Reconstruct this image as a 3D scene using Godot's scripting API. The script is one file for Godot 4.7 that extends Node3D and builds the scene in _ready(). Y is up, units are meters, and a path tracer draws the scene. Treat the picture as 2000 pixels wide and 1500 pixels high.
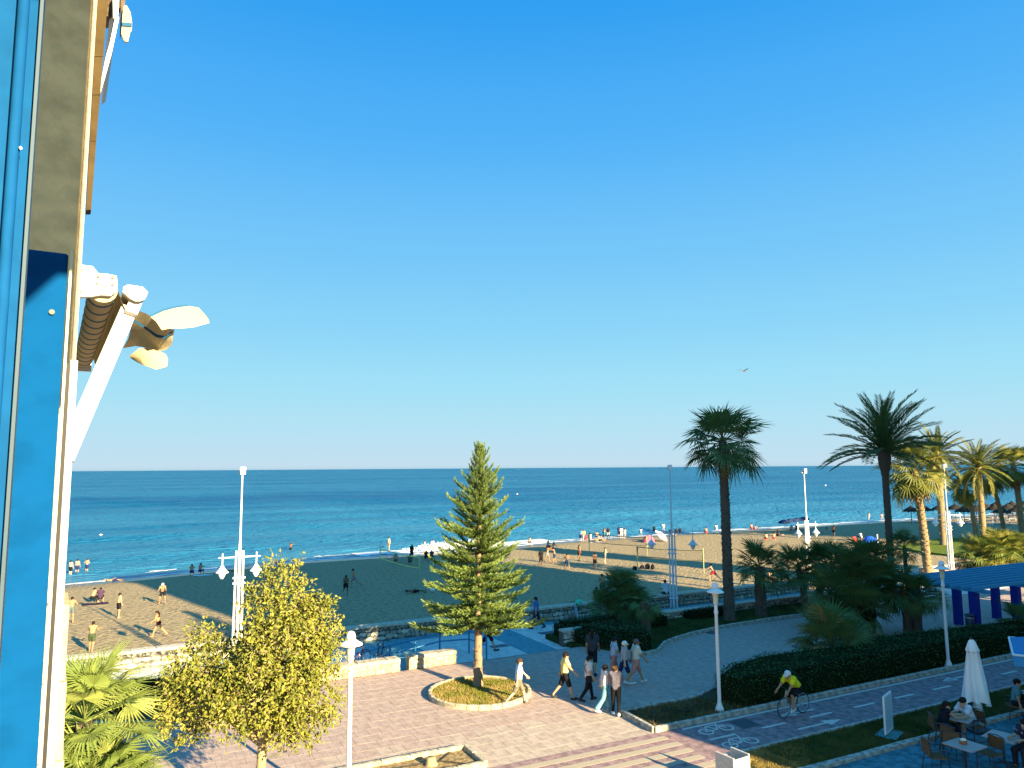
extends Node3D
# Seafront seen from an upper window: street axes are s (along the shore) and t (towards the sea).

const TURN := 0.4747          # the shore runs this far off the x axis
const SEA := -2.4
const BEACH := -1.7
const PROM := -0.15
var rng := RandomNumberGenerator.new()
var taken := {}
var tex := {}
var M := {}
var store := {}

func rnd(a: float, b: float) -> float: return rng.randf_range(a, b)

func at(s: float, t: float, h := 0.0) -> Vector3:
	return Vector3(s * cos(TURN) - t * sin(TURN), h, -s * sin(TURN) - t * cos(TURN))

# ---------------------------------------------------------------- naming
func numbered(n: String) -> String:
	var k: int = taken.get(n, 0)
	taken[n] = k + 1
	return n if k == 0 else "%s_%03d" % [n, k]

func tag(o: Node, label: String, category := "", group := "", kind := "") -> Node:
	if label: o.set_meta("label", label)
	if category: o.set_meta("category", category)
	if group: o.set_meta("group", group)
	if kind: o.set_meta("kind", kind)
	return o

func thing(called: String, label: String, category: String, where := Vector3.ZERO, turn := 0.0, group := "") -> Node3D:
	var o := Node3D.new()
	o.name = numbered(called)
	add_child(o)
	o.position = where
	o.rotation.y = turn
	tag(o, label, category, group)
	return o

func part(called: String, mesh: Mesh, m: Material, parent: Node) -> MeshInstance3D:
	var o := MeshInstance3D.new()
	o.name = called if parent != self else numbered(called)
	o.mesh = mesh
	o.material_override = m
	parent.add_child(o, true)
	return o

func setting(called: String, mesh: Mesh, m: Material, turned := true) -> MeshInstance3D:
	var o := part(called, mesh, m, self)
	o.set_meta("kind", "structure")
	if turned: o.rotation.y = TURN
	return o

func copy(o: Node3D, label: String, where: Vector3, turn := 0.0, group := "") -> Node3D:
	var c: Node3D = o.duplicate()
	c.name = numbered(o.name.rstrip("0123456789").rstrip("_"))
	add_child(c)
	c.position = where
	c.rotation.y = turn
	c.set_meta("label", label)
	if group: c.set_meta("group", group)
	return c

# ---------------------------------------------------------------- textures and materials
func lin(r: float, g: float, b: float) -> Color: return Color(r, g, b).linear_to_srgb()

func noise_image(id: String, freq: float, oct: int, kind := FastNoiseLite.TYPE_SIMPLEX_SMOOTH, size := 512) -> Image:
	if not tex.has(id):
		var n := FastNoiseLite.new()
		n.seed = 7 + id.length() * 13 + id.unicode_at(0)
		n.noise_type = kind
		n.frequency = freq
		n.fractal_octaves = oct
		tex[id] = n.get_seamless_image(size, size)
	return tex[id]

func grey_tex(id: String, freq: float, oct: int, lo: float, hi: float, kind := FastNoiseLite.TYPE_SIMPLEX_SMOOTH) -> ImageTexture:
	var key := "grey %s %.2f %.2f" % [id, lo, hi]
	if not tex.has(key):
		var im: Image = noise_image(id, freq, oct, kind).duplicate()
		im.convert(Image.FORMAT_L8)
		var d := im.get_data()
		for i in d.size(): d[i] = int(255.0 * clampf(lo + (hi - lo) * d[i] / 255.0, 0.0, 1.0))
		im = Image.create_from_data(im.get_width(), im.get_height(), false, Image.FORMAT_L8, d)
		tex[key] = ImageTexture.create_from_image(im)
	return tex[key]

func bump_tex(id: String, freq: float, oct: int, strength: float, kind := FastNoiseLite.TYPE_SIMPLEX_SMOOTH) -> ImageTexture:
	var key := "bump %s %.2f" % [id, strength]
	if not tex.has(key):
		var im: Image = noise_image(id, freq, oct, kind).duplicate()
		im.convert(Image.FORMAT_RGBA8)
		im.bump_map_to_normal_map(strength)
		tex[key] = ImageTexture.create_from_image(im)
	return tex[key]

func paint(r: float, g: float, b: float, rough := 0.6, metal := 0.0, spec := 0.4) -> StandardMaterial3D:
	var m := StandardMaterial3D.new()
	m.albedo_color = lin(r, g, b)
	m.roughness = rough
	m.metallic = metal
	m.metallic_specular = spec
	return m

func rough_mat(r: float, g: float, b: float, metres: float, lo := 0.72, hi := 1.1, bump := 0.6, id := "cloud", rough := 0.9) -> StandardMaterial3D:
	var m := paint(r, g, b, rough, 0.0, 0.2)
	var f: float = {"cloud": 0.012, "grain": 0.05, "speck": 0.12}[id]
	m.albedo_texture = grey_tex(id, f, 5, lo, hi)
	if bump > 0.0:
		m.normal_enabled = true
		m.normal_texture = bump_tex("grain", 0.05, 5, 6.0)
		m.normal_scale = bump
	m.uv1_triplanar = true
	m.uv1_world_triplanar = true
	m.uv1_scale = Vector3.ONE / metres
	return m

func leaf_mat(r: float, g: float, b: float, back := 0.25, rough := 0.55) -> StandardMaterial3D:
	var m := paint(r, g, b, rough, 0.0, 0.3)
	m.cull_mode = BaseMaterial3D.CULL_DISABLED
	m.backlight_enabled = true
	m.backlight = lin(r * back * 2.0, g * back * 2.0, b * back)
	return m

# ---------------------------------------------------------------- shapes
class Shape:
	var st := SurfaceTool.new()
	func _init() -> void:
		st.begin(Mesh.PRIMITIVE_TRIANGLES)
		st.set_smooth_group(-1)
	func smooth(on: bool) -> void: st.set_smooth_group(0 if on else -1)
	func tint(c: Color) -> void: st.set_color(c)
	func tri(a: Vector3, b: Vector3, c: Vector3) -> void:
		st.add_vertex(a); st.add_vertex(b); st.add_vertex(c)
	func quad(a: Vector3, b: Vector3, c: Vector3, d: Vector3) -> void:
		tri(a, b, c); tri(a, c, d)
	func box(c: Vector3, size: Vector3, basis := Basis.IDENTITY) -> void:
		var x := basis.x * size.x / 2; var y := basis.y * size.y / 2; var z := basis.z * size.z / 2
		hexa([c-x-y-z, c+x-y-z, c+x-y+z, c-x-y+z, c-x+y-z, c+x+y-z, c+x+y+z, c-x+y+z])
	func hexa(p: Array) -> void:   # four bottom corners, then four top corners
		quad(p[4], p[5], p[6], p[7]); quad(p[3], p[2], p[1], p[0])
		for i in 4:
			var j := (i + 1) % 4
			quad(p[i], p[j], p[j + 4], p[i + 4])
	func bevel_box(c: Vector3, size: Vector3, b: float, basis := Basis.IDENTITY) -> void:   # a box with its upper edges cut
		var x := basis.x * size.x / 2; var y := basis.y * size.y / 2; var z := basis.z * size.z / 2
		var u := basis.x * b; var w := basis.z * b; var v := basis.y * b
		var lo := [c-x-y-z, c+x-y-z, c+x-y+z, c-x-y+z]
		var mid := [c-x+y-v-z, c+x+y-v-z, c+x+y-v+z, c-x+y-v+z]
		var top := [c-x+y-z+u+w, c+x+y-z-u+w, c+x+y+z-u-w, c-x+y+z+u-w]
		quad(top[0], top[1], top[2], top[3])
		for i in 4:
			var j := (i + 1) % 4
			quad(lo[i], lo[j], mid[j], mid[i]); quad(mid[i], mid[j], top[j], top[i])
	func tube(path: Array, radii: Array, n := 8, caps := true) -> void:
		smooth(true)
		var rings := []
		var up := Vector3.UP
		for i in path.size():
			var d: Vector3 = (path[mini(i + 1, path.size() - 1)] - path[maxi(i - 1, 0)]).normalized()
			if absf(d.dot(up)) > 0.95: up = Vector3.RIGHT if absf(d.x) < 0.9 else Vector3.FORWARD
			var a := d.cross(up).normalized(); var b := a.cross(d).normalized()
			up = b
			var ring := []
			for k in n:
				var w := TAU * k / n
				ring.append(path[i] + (a * cos(w) + b * sin(w)) * radii[mini(i, radii.size() - 1)])
			rings.append(ring)
		for i in rings.size() - 1:
			for k in n:
				var j := (k + 1) % n
				quad(rings[i][k], rings[i + 1][k], rings[i + 1][j], rings[i][j])
		smooth(false)
		if caps:
			for k in range(1, n - 1):
				tri(rings[0][0], rings[0][k], rings[0][k + 1])
				tri(rings[-1][0], rings[-1][k + 1], rings[-1][k])
	func lathe(profile: Array, at_pos := Vector3.ZERO, n := 16, is_smooth := true) -> void:   # Vector2(radius, height), from below
		smooth(is_smooth)
		for i in profile.size() - 1:
			var p: Vector2 = profile[i]; var q: Vector2 = profile[i + 1]
			for k in n:
				var a := TAU * k / n; var b := TAU * (k + 1) / n
				var A := at_pos + Vector3(cos(a) * p.x, p.y, sin(a) * p.x); var B := at_pos + Vector3(cos(b) * p.x, p.y, sin(b) * p.x)
				var C := at_pos + Vector3(cos(b) * q.x, q.y, sin(b) * q.x); var D := at_pos + Vector3(cos(a) * q.x, q.y, sin(a) * q.x)
				if p.x > 0.0001: tri(A, B, C)
				if q.x > 0.0001: tri(A, C, D)
		smooth(false)
	func slab(poly: PackedVector2Array, y0: float, y1: float) -> void:   # poly in x, z
		var idx := Geometry2D.triangulate_polygon(poly)
		for i in range(0, idx.size(), 3):
			var a := poly[idx[i]]; var b := poly[idx[i + 1]]; var c := poly[idx[i + 2]]
			if (b - a).cross(c - a) < 0: var w := b; b = c; c = w
			tri(Vector3(a.x, y1, a.y), Vector3(b.x, y1, b.y), Vector3(c.x, y1, c.y))
		for i in poly.size():
			var a := poly[i]; var b := poly[(i + 1) % poly.size()]
			quad(Vector3(a.x, y0, a.y), Vector3(b.x, y0, b.y), Vector3(b.x, y1, b.y), Vector3(a.x, y1, a.y))
	func blob(c: Vector3, r: Vector3, n := 8, jitter := 0.0, rg: RandomNumberGenerator = null) -> void:
		smooth(true)
		var rows := []
		for i in n + 1:
			var row := []
			for k in n * 2:
				var th := PI * i / n; var ph := TAU * k / (n * 2)
				var s := 1.0
				if rg and i > 0 and i < n: s += rg.randf_range(-jitter, jitter)
				row.append(c + Vector3(sin(th) * cos(ph) * r.x, cos(th) * r.y, sin(th) * sin(ph) * r.z) * s if true else c)
			rows.append(row)
		for i in n:
			for k in n * 2:
				var j := (k + 1) % (n * 2)
				quad(rows[i][k], rows[i][j], rows[i + 1][j], rows[i + 1][k])
		smooth(false)
	func done() -> ArrayMesh:
		st.generate_normals()
		return st.commit()

func box_mesh(size: Vector3, at_pos := Vector3.ZERO, bevel := 0.0) -> ArrayMesh:
	var g := Shape.new()
	if bevel > 0.0: g.bevel_box(at_pos, size, bevel)
	else: g.box(at_pos, size)
	return g.done()

func tube_mesh(path: Array, radii: Array, n := 8) -> ArrayMesh:
	var g := Shape.new(); g.tube(path, radii, n); return g.done()

func lathe_mesh(p: Array, n := 16) -> ArrayMesh:
	var g := Shape.new(); g.lathe(p, Vector3.ZERO, n); return g.done()

func scatter(called: String, mesh: Mesh, m: StandardMaterial3D, xf: Array, cols: Array, parent: Node) -> MultiMeshInstance3D:
	var mm := MultiMesh.new()
	mm.transform_format = MultiMesh.TRANSFORM_3D
	mm.use_colors = true
	mm.mesh = mesh
	mm.instance_count = xf.size()
	for i in xf.size():
		mm.set_instance_transform(i, xf[i])
		mm.set_instance_color(i, cols[i])
	var o := MultiMeshInstance3D.new()
	o.name = called if parent != self else numbered(called)
	o.multimesh = mm
	m.vertex_color_use_as_albedo = true
	o.material_override = m
	o.set_meta("kind", "stuff")
	parent.add_child(o, true)
	return o

# ---------------------------------------------------------------- bodies: a field of tapered capsules, meshed as surface nets
func field_mesh(bones: Array, cell: float, k: float) -> ArrayMesh:
	var lo := Vector3(1e9, 1e9, 1e9); var hi := -lo
	for b in bones:
		var r: float = maxf(b[2], b[3])
		for e in 2:
			lo = lo.min(b[e] - Vector3.ONE * r); hi = hi.max(b[e] + Vector3.ONE * r)
	lo -= Vector3.ONE * (cell * 2.5 + k * 0.5); hi += Vector3.ONE * (cell * 2.5 + k * 0.5)
	var nx := int((hi.x - lo.x) / cell) + 2; var ny := int((hi.y - lo.y) / cell) + 2; var nz := int((hi.z - lo.z) / cell) + 2
	var f := PackedFloat32Array(); f.resize(nx * ny * nz); f.fill(1.0)
	for b in bones:
		var a: Vector3 = b[0]; var ab: Vector3 = b[1] - a
		var ra: float = b[2]; var rb: float = b[3]
		var inv := 1.0 / maxf(ab.length_squared(), 1e-6)
		var m := maxf(ra, rb) + k + cell * 1.5
		var p0: Vector3 = (a.min(b[1]) - Vector3.ONE * m - lo) / cell
		var p1: Vector3 = (a.max(b[1]) + Vector3.ONE * m - lo) / cell
		for z in range(maxi(0, int(p0.z)), mini(nz - 1, int(p1.z)) + 1):
			for y in range(maxi(0, int(p0.y)), mini(ny - 1, int(p1.y)) + 1):
				var row := (z * ny + y) * nx
				for x in range(maxi(0, int(p0.x)), mini(nx - 1, int(p1.x)) + 1):
					var p := lo + Vector3(x, y, z) * cell - a
					var t := clampf(p.dot(ab) * inv, 0.0, 1.0)
					var d := (p - ab * t).length() - ra - (rb - ra) * t
					var o := f[row + x]
					var q := k - absf(o - d)
					f[row + x] = minf(o, d) - (q * q / k * 0.25 if q > 0.0 else 0.0)
	var ids := PackedInt32Array(); ids.resize(nx * ny * nz); ids.fill(-1)
	var st := SurfaceTool.new()
	st.begin(Mesh.PRIMITIVE_TRIANGLES)
	st.set_smooth_group(0)
	var off := [0, 1, nx, nx + 1, nx * ny, nx * ny + 1, nx * ny + nx, nx * ny + nx + 1]
	var pos := [Vector3(0,0,0), Vector3(1,0,0), Vector3(0,1,0), Vector3(1,1,0), Vector3(0,0,1), Vector3(1,0,1), Vector3(0,1,1), Vector3(1,1,1)]
	var edges := [0,1, 2,3, 4,5, 6,7, 0,2, 1,3, 4,6, 5,7, 0,4, 1,5, 2,6, 3,7]
	var verts := PackedVector3Array()
	for z in nz - 1:
		for y in ny - 1:
			var row := (z * ny + y) * nx
			for x in nx - 1:
				var i := row + x
				var ins := 0
				for c in 8:
					if f[i + off[c]] < 0.0: ins += 1
				if ins == 0 or ins == 8: continue
				var sum := Vector3.ZERO; var cnt := 0
				for e in 12:
					var c0: int = edges[e * 2]; var c1: int = edges[e * 2 + 1]
					var f0 := f[i + off[c0]]; var f1 := f[i + off[c1]]
					if (f0 < 0.0) != (f1 < 0.0):
						sum += (pos[c0] as Vector3).lerp(pos[c1], f0 / (f0 - f1)); cnt += 1
				ids[i] = verts.size()
				verts.append(lo + (Vector3(x, y, z) + sum / cnt) * cell)
	for v in verts: st.add_vertex(v)
	var step := [1, nx, nx * ny]
	for z in range(1, nz - 1):
		for y in range(1, ny - 1):
			for x in range(1, nx - 1):
				var i := (z * ny + y) * nx + x
				var inside := f[i] < 0.0
				for ax in 3:
					if inside == (f[i + step[ax]] < 0.0): continue
					var u: int = step[(ax + 1) % 3]; var w: int = step[(ax + 2) % 3]
					var q := [ids[i], ids[i - u], ids[i - u - w], ids[i - w]]
					if q.min() < 0: continue
					if inside: q.reverse()
					for n in [0, 1, 2, 0, 2, 3]: st.add_index(q[n])
	st.generate_normals()
	return st.commit()

# ================================================================ plants
func fan_frond(stalk: float, radius: float, n: int, droop: float, sd: int) -> ArrayMesh:
	var r := RandomNumberGenerator.new(); r.seed = sd
	var g := Shape.new()
	g.tube([Vector3.ZERO, Vector3(stalk * 0.5, stalk * 0.06, 0), Vector3(stalk, 0, 0)], [0.022, 0.016, 0.012], 4, false)
	var c := Vector3(stalk, 0, 0)
	for i in n:
		var a := deg_to_rad(lerpf(-148, 148, (i + 0.5) / n)) + r.randf_range(-0.03, 0.03)
		var len := radius * (0.78 + 0.24 * cos(a * 0.5)) * r.randf_range(0.88, 1.06)
		var d := Vector3(cos(a), 0.28 * sin(absf(a)), sin(a)).normalized()
		var side := Vector3(-sin(a), 0, cos(a))
		var w := len * 0.45 * (deg_to_rad(296.0) / n) * (0.5 if n > 30 else 0.44)
		var m := c + d * len * 0.45 - Vector3(0, len * droop * 0.12, 0)
		var tip := c + d * len - Vector3(0, len * droop * r.randf_range(0.5, 1.0), 0)
		var crease := m - Vector3(0, w * 0.55, 0)
		g.tri(c, m - side * w, crease); g.tri(c, crease, m + side * w)
		g.tri(m - side * w, tip, crease); g.tri(crease, tip, m + side * w)
	return g.done()

func date_frond(len: float, droop: float, n: int, sd: int, wide := 0.13) -> ArrayMesh:
	var r := RandomNumberGenerator.new(); r.seed = sd
	var g := Shape.new()
	var path := []
	for i in 9:
		var u := i / 8.0
		path.append(Vector3(len * u * (1.0 - 0.12 * droop * u), len * (0.10 * u - droop * 0.42 * u * u), 0))
	g.tube(path, [0.045, 0.035, 0.028, 0.022, 0.018, 0.014, 0.01, 0.008, 0.005], 4, false)
	for i in n:
		var u := 0.10 + 0.9 * (i + 0.5) / n
		var f := u * 8.0; var k := mini(int(f), 7)
		var p: Vector3 = (path[k] as Vector3).lerp(path[k + 1], f - k)
		var dir: Vector3 = (path[k + 1] - path[k]).normalized()
		var up := dir.cross(Vector3.BACK).normalized() * -1.0
		var l := len * wide * (0.55 + 0.6 * sin(PI * clampf(u * 0.9 + 0.08, 0, 1))) * r.randf_range(0.85, 1.1)
		for s in [-1.0, 1.0]:
			var d := (dir * (0.55 + 0.5 * u) + Vector3(0, 0, s) * 0.8 + up * r.randf_range(0.1, 0.5)).normalized()
			var q := p + d * l - Vector3(0, l * 0.12, 0)
			var m := p + d * l * 0.45
			var w := dir.cross(d).normalized().cross(d) * l * 0.055
			g.tri(p, m + w * 1.15, q); g.tri(p, q, m - w * 1.15)
	return g.done()

func bark_trunk(height: float, r0: float, r1: float, lean: Vector3, bulge: float, stubs: float, sd: int) -> ArrayMesh:
	var r := RandomNumberGenerator.new(); r.seed = sd
	var g := Shape.new()
	var path := []; var rad := []
	var n := int(height / 0.16) + 3
	for i in n + 1:
		var u := float(i) / n
		path.append(Vector3(lean.x * u * u, height * u, lean.z * u * u) + Vector3(r.randf_range(-0.01, 0.01), 0, r.randf_range(-0.01, 0.01)))
		rad.append(lerpf(r0, r1, u) * (1.0 + (0.045 if i % 2 else -0.045)) * (1.0 + 0.28 * exp(-height * u * 4.0)) * (1.0 + bulge * smoothstep(0.82, 0.95, u)))
	g.tube(path, rad, 10)
	if stubs > 0.0:   # the stumps of old leaf stalks, in a spiral
		var rows := int(height / 0.17)
		for i in rows:
			for j in 5:
				if r.randf() > stubs: continue
				var u := (i + 0.2 * j) / rows
				var a := j * TAU / 5 + i * 0.6
				var c := Vector3(lean.x * u * u, height * u, lean.z * u * u)
				var d := Vector3(cos(a), 0, sin(a)); var s := Vector3(-sin(a), 0, cos(a))
				var rr := lerpf(r0, r1, u)
				var b := c + d * rr * 0.9
				var w := rr * r.randf_range(0.28, 0.45)
				var tip := c + d * (rr * r.randf_range(1.15, 1.5)) + Vector3(0, r.randf_range(0.08, 0.2), 0)
				g.tri(b - s * w, tip, b + Vector3(0, w, 0)); g.tri(b + Vector3(0, w, 0), tip, b + s * w); g.tri(b - s * w, b + s * w, tip)
	return g.done()

func dead_frond() -> ArrayMesh:
	if not store.has("dead frond"): store["dead frond"] = fan_frond(0.9, 0.9, 20, 0.9, 31)
	return store["dead frond"]

func frond_basis(az: float, el: float, roll: float) -> Basis:
	return Basis(Vector3.UP, az) * Basis(Vector3.BACK, el) * Basis(Vector3.RIGHT, roll)

# One palm: trunk, fronds from upright to hanging, and a skirt of dead ones.
func palm(called: String, label: String, where: Vector3, height: float, d: Dictionary, group := "") -> Node3D:
	var o := thing(called, label, "palm tree", where, d.get("turn", 0.0), group)
	var sd: int = d.get("seed", 1)
	var r := RandomNumberGenerator.new(); r.seed = sd
	var lean: Vector3 = d.get("lean", Vector3.ZERO)
	var heads: Array = d.get("heads", [])
	if heads.is_empty(): heads = [[Vector3.ZERO, height, lean]]
	for hd in heads:
		var base: Vector3 = hd[0]
		var tr := part("trunk", bark_trunk(hd[1], d.get("r0", 0.25), d.get("r1", 0.2), hd[2], d.get("bulge", 0.0), d.get("stubs", 0.5), sd + 5), d.get("bark", M.bark), o)
		tr.position = base
		var top: Vector3 = base + Vector3(hd[2].x, hd[1], hd[2].z)
		var n: int = d.get("n", 34)
		var fan: bool = d.get("fan", true)
		var size: float = d.get("size", 1.0)
		var hi: float = d.get("hi", 82.0); var lo: float = d.get("lo", -45.0)
		for i in n:
			var u := (i + 0.5) / n
			var el := deg_to_rad(lerpf(hi, lo, pow(u, d.get("bend", 0.9)))) + r.randf_range(-0.12, 0.12)
			var az := i * 2.39996 + r.randf_range(-0.25, 0.25)
			var k := i % 3
			var segs: int = d.get("segments", 24)
			var key := "frond %s %d %d %d" % [fan, k, 1 if u > 0.55 else 0, segs if fan else 0]
			if not store.has(key):
				store[key] = fan_frond(1.05, 0.95, segs, [0.25, 0.4, 0.6][k] + (0.25 if u > 0.55 else 0.0), 11 + k) if fan else date_frond(3.0, [0.45, 0.7, 0.95][k] + (0.25 if u > 0.55 else 0.0), 44, 21 + k)
			var f := part("frond", store[key], (d.get("leaves", M.palm_leaf) as Array)[r.randi() % 3], o)
			var sc := size * r.randf_range(0.85, 1.1) * (0.8 if u < 0.12 else 1.0)
			f.transform = Transform3D(frond_basis(az, el, r.randf_range(-0.5, 0.5)).scaled(Vector3.ONE * sc), top + Vector3(0, 0.12 - 0.3 * u * size, 0))
		for i in d.get("dead", 0):
			var f := part("dead_frond", dead_frond(), M.dead_leaf, o)
			f.transform = Transform3D(frond_basis(r.randf() * TAU, deg_to_rad(r.randf_range(-82, -55)), r.randf_range(-0.6, 0.6)).scaled(Vector3.ONE * size * r.randf_range(0.7, 0.95)), top - Vector3(0, 0.25 * size, 0))
		if d.get("fruit", false):
			var g := Shape.new()
			for i in 30:
				var a := r.randf() * TAU; var p := Vector3(cos(a), -0.25, sin(a)) * 0.3 * size
				var q := p + Vector3(cos(a) * r.randf_range(0.3, 0.6), r.randf_range(-1.1, -0.3), sin(a) * r.randf_range(0.3, 0.6)) * size
				g.tube([p, p.lerp(q, 0.5) + Vector3(0, 0.12, 0), q], [0.02, 0.03, 0.015], 4, false)
			var fr := part("flower_stalks", g.done(), M.fruit, o)
			fr.position = top
	return o

# A Norfolk Island pine: whorls of upswept branches, each clothed in rope-like shoots.
func pine_branch(sd: int) -> ArrayMesh:
	var r := RandomNumberGenerator.new(); r.seed = sd
	var g := Shape.new()
	var path := []
	for i in 7:
		var u := i / 6.0
		path.append(Vector3(u, -0.06 * sin(u * PI) + 0.16 * u * u, r.randf_range(-0.015, 0.015)))
	g.tint(Color(0.10, 0.07, 0.04))
	g.tube(path, [0.016, 0.014, 0.012, 0.010, 0.008, 0.006, 0.004], 4, false)
	var shoots := 50
	for i in shoots:
		if r.randf() < 0.12: continue
		var u := 0.04 + 0.96 * (i + 0.5) / shoots
		var f := u * 6.0; var k := mini(int(f), 5)
		var p: Vector3 = (path[k] as Vector3).lerp(path[k + 1], f - k)
		var s := -1.0 if i % 2 else 1.0
		var side := s * r.randf_range(0.35, 1.0) * (1.0 - 0.55 * u)
		var d := Vector3(0.75 + 0.4 * u, r.randf_range(0.05, 0.5), side).normalized()
		var l := r.randf_range(0.17, 0.30) * (1.15 - 0.35 * absf(u - 0.6))
		var q := p + d * l + Vector3(0, l * 0.28, 0)
		for j in 18:
			var w := (j + r.randf()) / 18.0
			var c := p.lerp(q, w) + Vector3(0, -l * 0.08 * sin(w * PI), 0)
			var nd := (d + Vector3(r.randf_range(-0.7, 0.7), r.randf_range(-0.35, 0.8), r.randf_range(-0.7, 0.7))).normalized()
			var nl := r.randf_range(0.05, 0.085)
			var x := nd.cross(Vector3(r.randf() - 0.5, r.randf() - 0.5, r.randf() - 0.5)).normalized() * 0.0105
			var t := r.randf()
			g.tint(Color(0.075, 0.135, 0.035).lerp(Color(0.26, 0.31, 0.08), t * w))
			g.tri(c - x, c + nd * nl, c + x)
	return g.done()

func norfolk_pine(label: String, where: Vector3, height: float, spread: float) -> void:
	var o := thing("norfolk_pine", label, "tree", where)
	var r := RandomNumberGenerator.new(); r.seed = 5
	part("trunk", bark_trunk(height, 0.18, 0.02, Vector3(0.12, 0, 0), 0.0, 0.35, 3), M.pine_bark, o)
	var v := [pine_branch(1), pine_branch(2), pine_branch(3), pine_branch(4)]
	var y := 2.35
	var whorl := 0
	while y < height - 0.12:
		var u := (y - 2.35) / (height - 2.35)
		var reach := spread * pow(1.0 - u, 0.78) * (0.95 + 0.12 * sin(whorl * 2.1)) + 0.16
		if u < 0.05: reach *= 1.05
		var n := 9 if u < 0.7 else 7
		for i in n:
			var az := TAU * (i + 0.5 * (whorl % 2)) / n + r.randf_range(-0.25, 0.25)
			var l := reach * r.randf_range(0.70, 1.15)
			var el := deg_to_rad(lerpf(-9, 38, pow(u, 1.2))) + r.randf_range(-0.09, 0.09)
			var b := part("branch", v[r.randi() % 4], M.pine_leaf, o)
			var fat := lerpf(1.0, maxf(0.9 / l, 1.0), 0.55)
			b.transform = Transform3D(frond_basis(az, el, r.randf_range(-0.3, 0.3)) * Basis.from_scale(Vector3(l, l * fat, l * fat)), Vector3(0.12 * pow(y / height, 2), y + r.randf_range(-0.09, 0.09), 0))
		y += lerpf(0.36, 0.20, u) * r.randf_range(0.8, 1.2)
		whorl += 1

func leaf_mesh(len: float, wide: float) -> ArrayMesh:
	var g := Shape.new()
	var w := wide / 2
	g.tri(Vector3.ZERO, Vector3(len * 0.45, 0.2 * w, -w), Vector3(len * 0.5, -0.3 * w, 0)); g.tri(Vector3(len * 0.45, 0.2 * w, -w), Vector3(len, -0.5 * w, 0), Vector3(len * 0.5, -0.3 * w, 0))
	g.tri(Vector3.ZERO, Vector3(len * 0.5, -0.3 * w, 0), Vector3(len * 0.45, 0.2 * w, w)); g.tri(Vector3(len * 0.5, -0.3 * w, 0), Vector3(len, -0.5 * w, 0), Vector3(len * 0.45, 0.2 * w, w))
	return g.done()

# A round-headed street tree whose crown is made of leafy sprays that hang from the limbs.
func ficus(label: String, where: Vector3, lobes: Array, leaves: int, trunk_h: float) -> void:
	var o := thing("broadleaf_tree", label, "tree", where)
	var r := RandomNumberGenerator.new(); r.seed = 12
	part("trunk", bark_trunk(trunk_h, 0.125, 0.10, Vector3(0.05, 0, 0), 0.0, 0.0, 9), M.pale_bark, o)
	for l in lobes:
		var c: Vector3 = l[0]
		var p0 := Vector3(0.05, trunk_h - 0.15, 0)
		part("limb", tube_mesh([p0, p0.lerp(c, 0.5) + Vector3(0, 0.15, 0), c], [0.075, 0.05, 0.025], 6), M.pale_bark, o)
	var xf := []; var cols := []
	var total := 0.0
	for l in lobes: total += l[2]
	var clump := FastNoiseLite.new(); clump.seed = 4; clump.frequency = 1.25; clump.fractal_octaves = 2
	for l in lobes:
		var c: Vector3 = l[0]; var rad: Vector3 = l[1]
		var sprays := int(leaves * l[2] / total / 16.0)
		for s in sprays:
			var d := Vector3(r.randfn(), r.randfn(), r.randfn()).normalized()
			var depth := 1.0 - 0.5 * pow(r.randf(), 1.6)
			var p := c + d * rad * depth * r.randf_range(0.93, 1.06)
			var thick := clump.get_noise_3d(p.x, p.y, p.z)
			if thick < -0.2 and r.randf() < 0.9: continue
			p += d * 0.16 * thick
			var out := (d * 0.55 + Vector3(0, -0.75, 0) + Vector3(r.randfn(), r.randfn(), r.randfn()) * 0.3).normalized()
			if d.y > 0.75: out = (d + Vector3(r.randfn(), r.randf(), r.randfn()) * 0.4).normalized()
			var len := r.randf_range(0.25, 0.5)
			var tone := r.randf()
			for i in 16:
				var q := p + out * len * (i / 16.0) + Vector3(r.randfn(), r.randfn(), r.randfn()) * 0.05
				var nd := (out * 0.5 + Vector3(r.randfn(), r.randfn() - 0.25, r.randfn())).normalized()
				var up := Vector3(r.randfn(), r.randfn(), r.randfn())
				var b := Basis(nd, up.cross(nd).normalized().cross(nd).normalized() * -1.0, up.cross(nd).normalized())
				xf.append(Transform3D(b.scaled(Vector3.ONE * r.randf_range(0.75, 1.2)), q))
				var k := clampf(tone * 0.6 + r.randf() * 0.5, 0, 1)
				var col := Color(0.075, 0.105, 0.016).lerp(Color(0.29, 0.275, 0.05), k)
				if r.randf() < 0.12: col = Color(0.24, 0.19, 0.09)
				cols.append(col)
	scatter("crown", leaf_mesh(0.105, 0.054), leaf_mat(1, 1, 1, 0.12, 0.42), xf, cols, o)

func inside(poly: PackedVector2Array, p: Vector2) -> bool: return Geometry2D.is_point_in_polygon(p, poly)

func area_of(poly: PackedVector2Array) -> float:
	var a := 0.0
	for i in poly.size(): a += poly[i].cross(poly[(i + 1) % poly.size()])
	return absf(a) / 2

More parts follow.
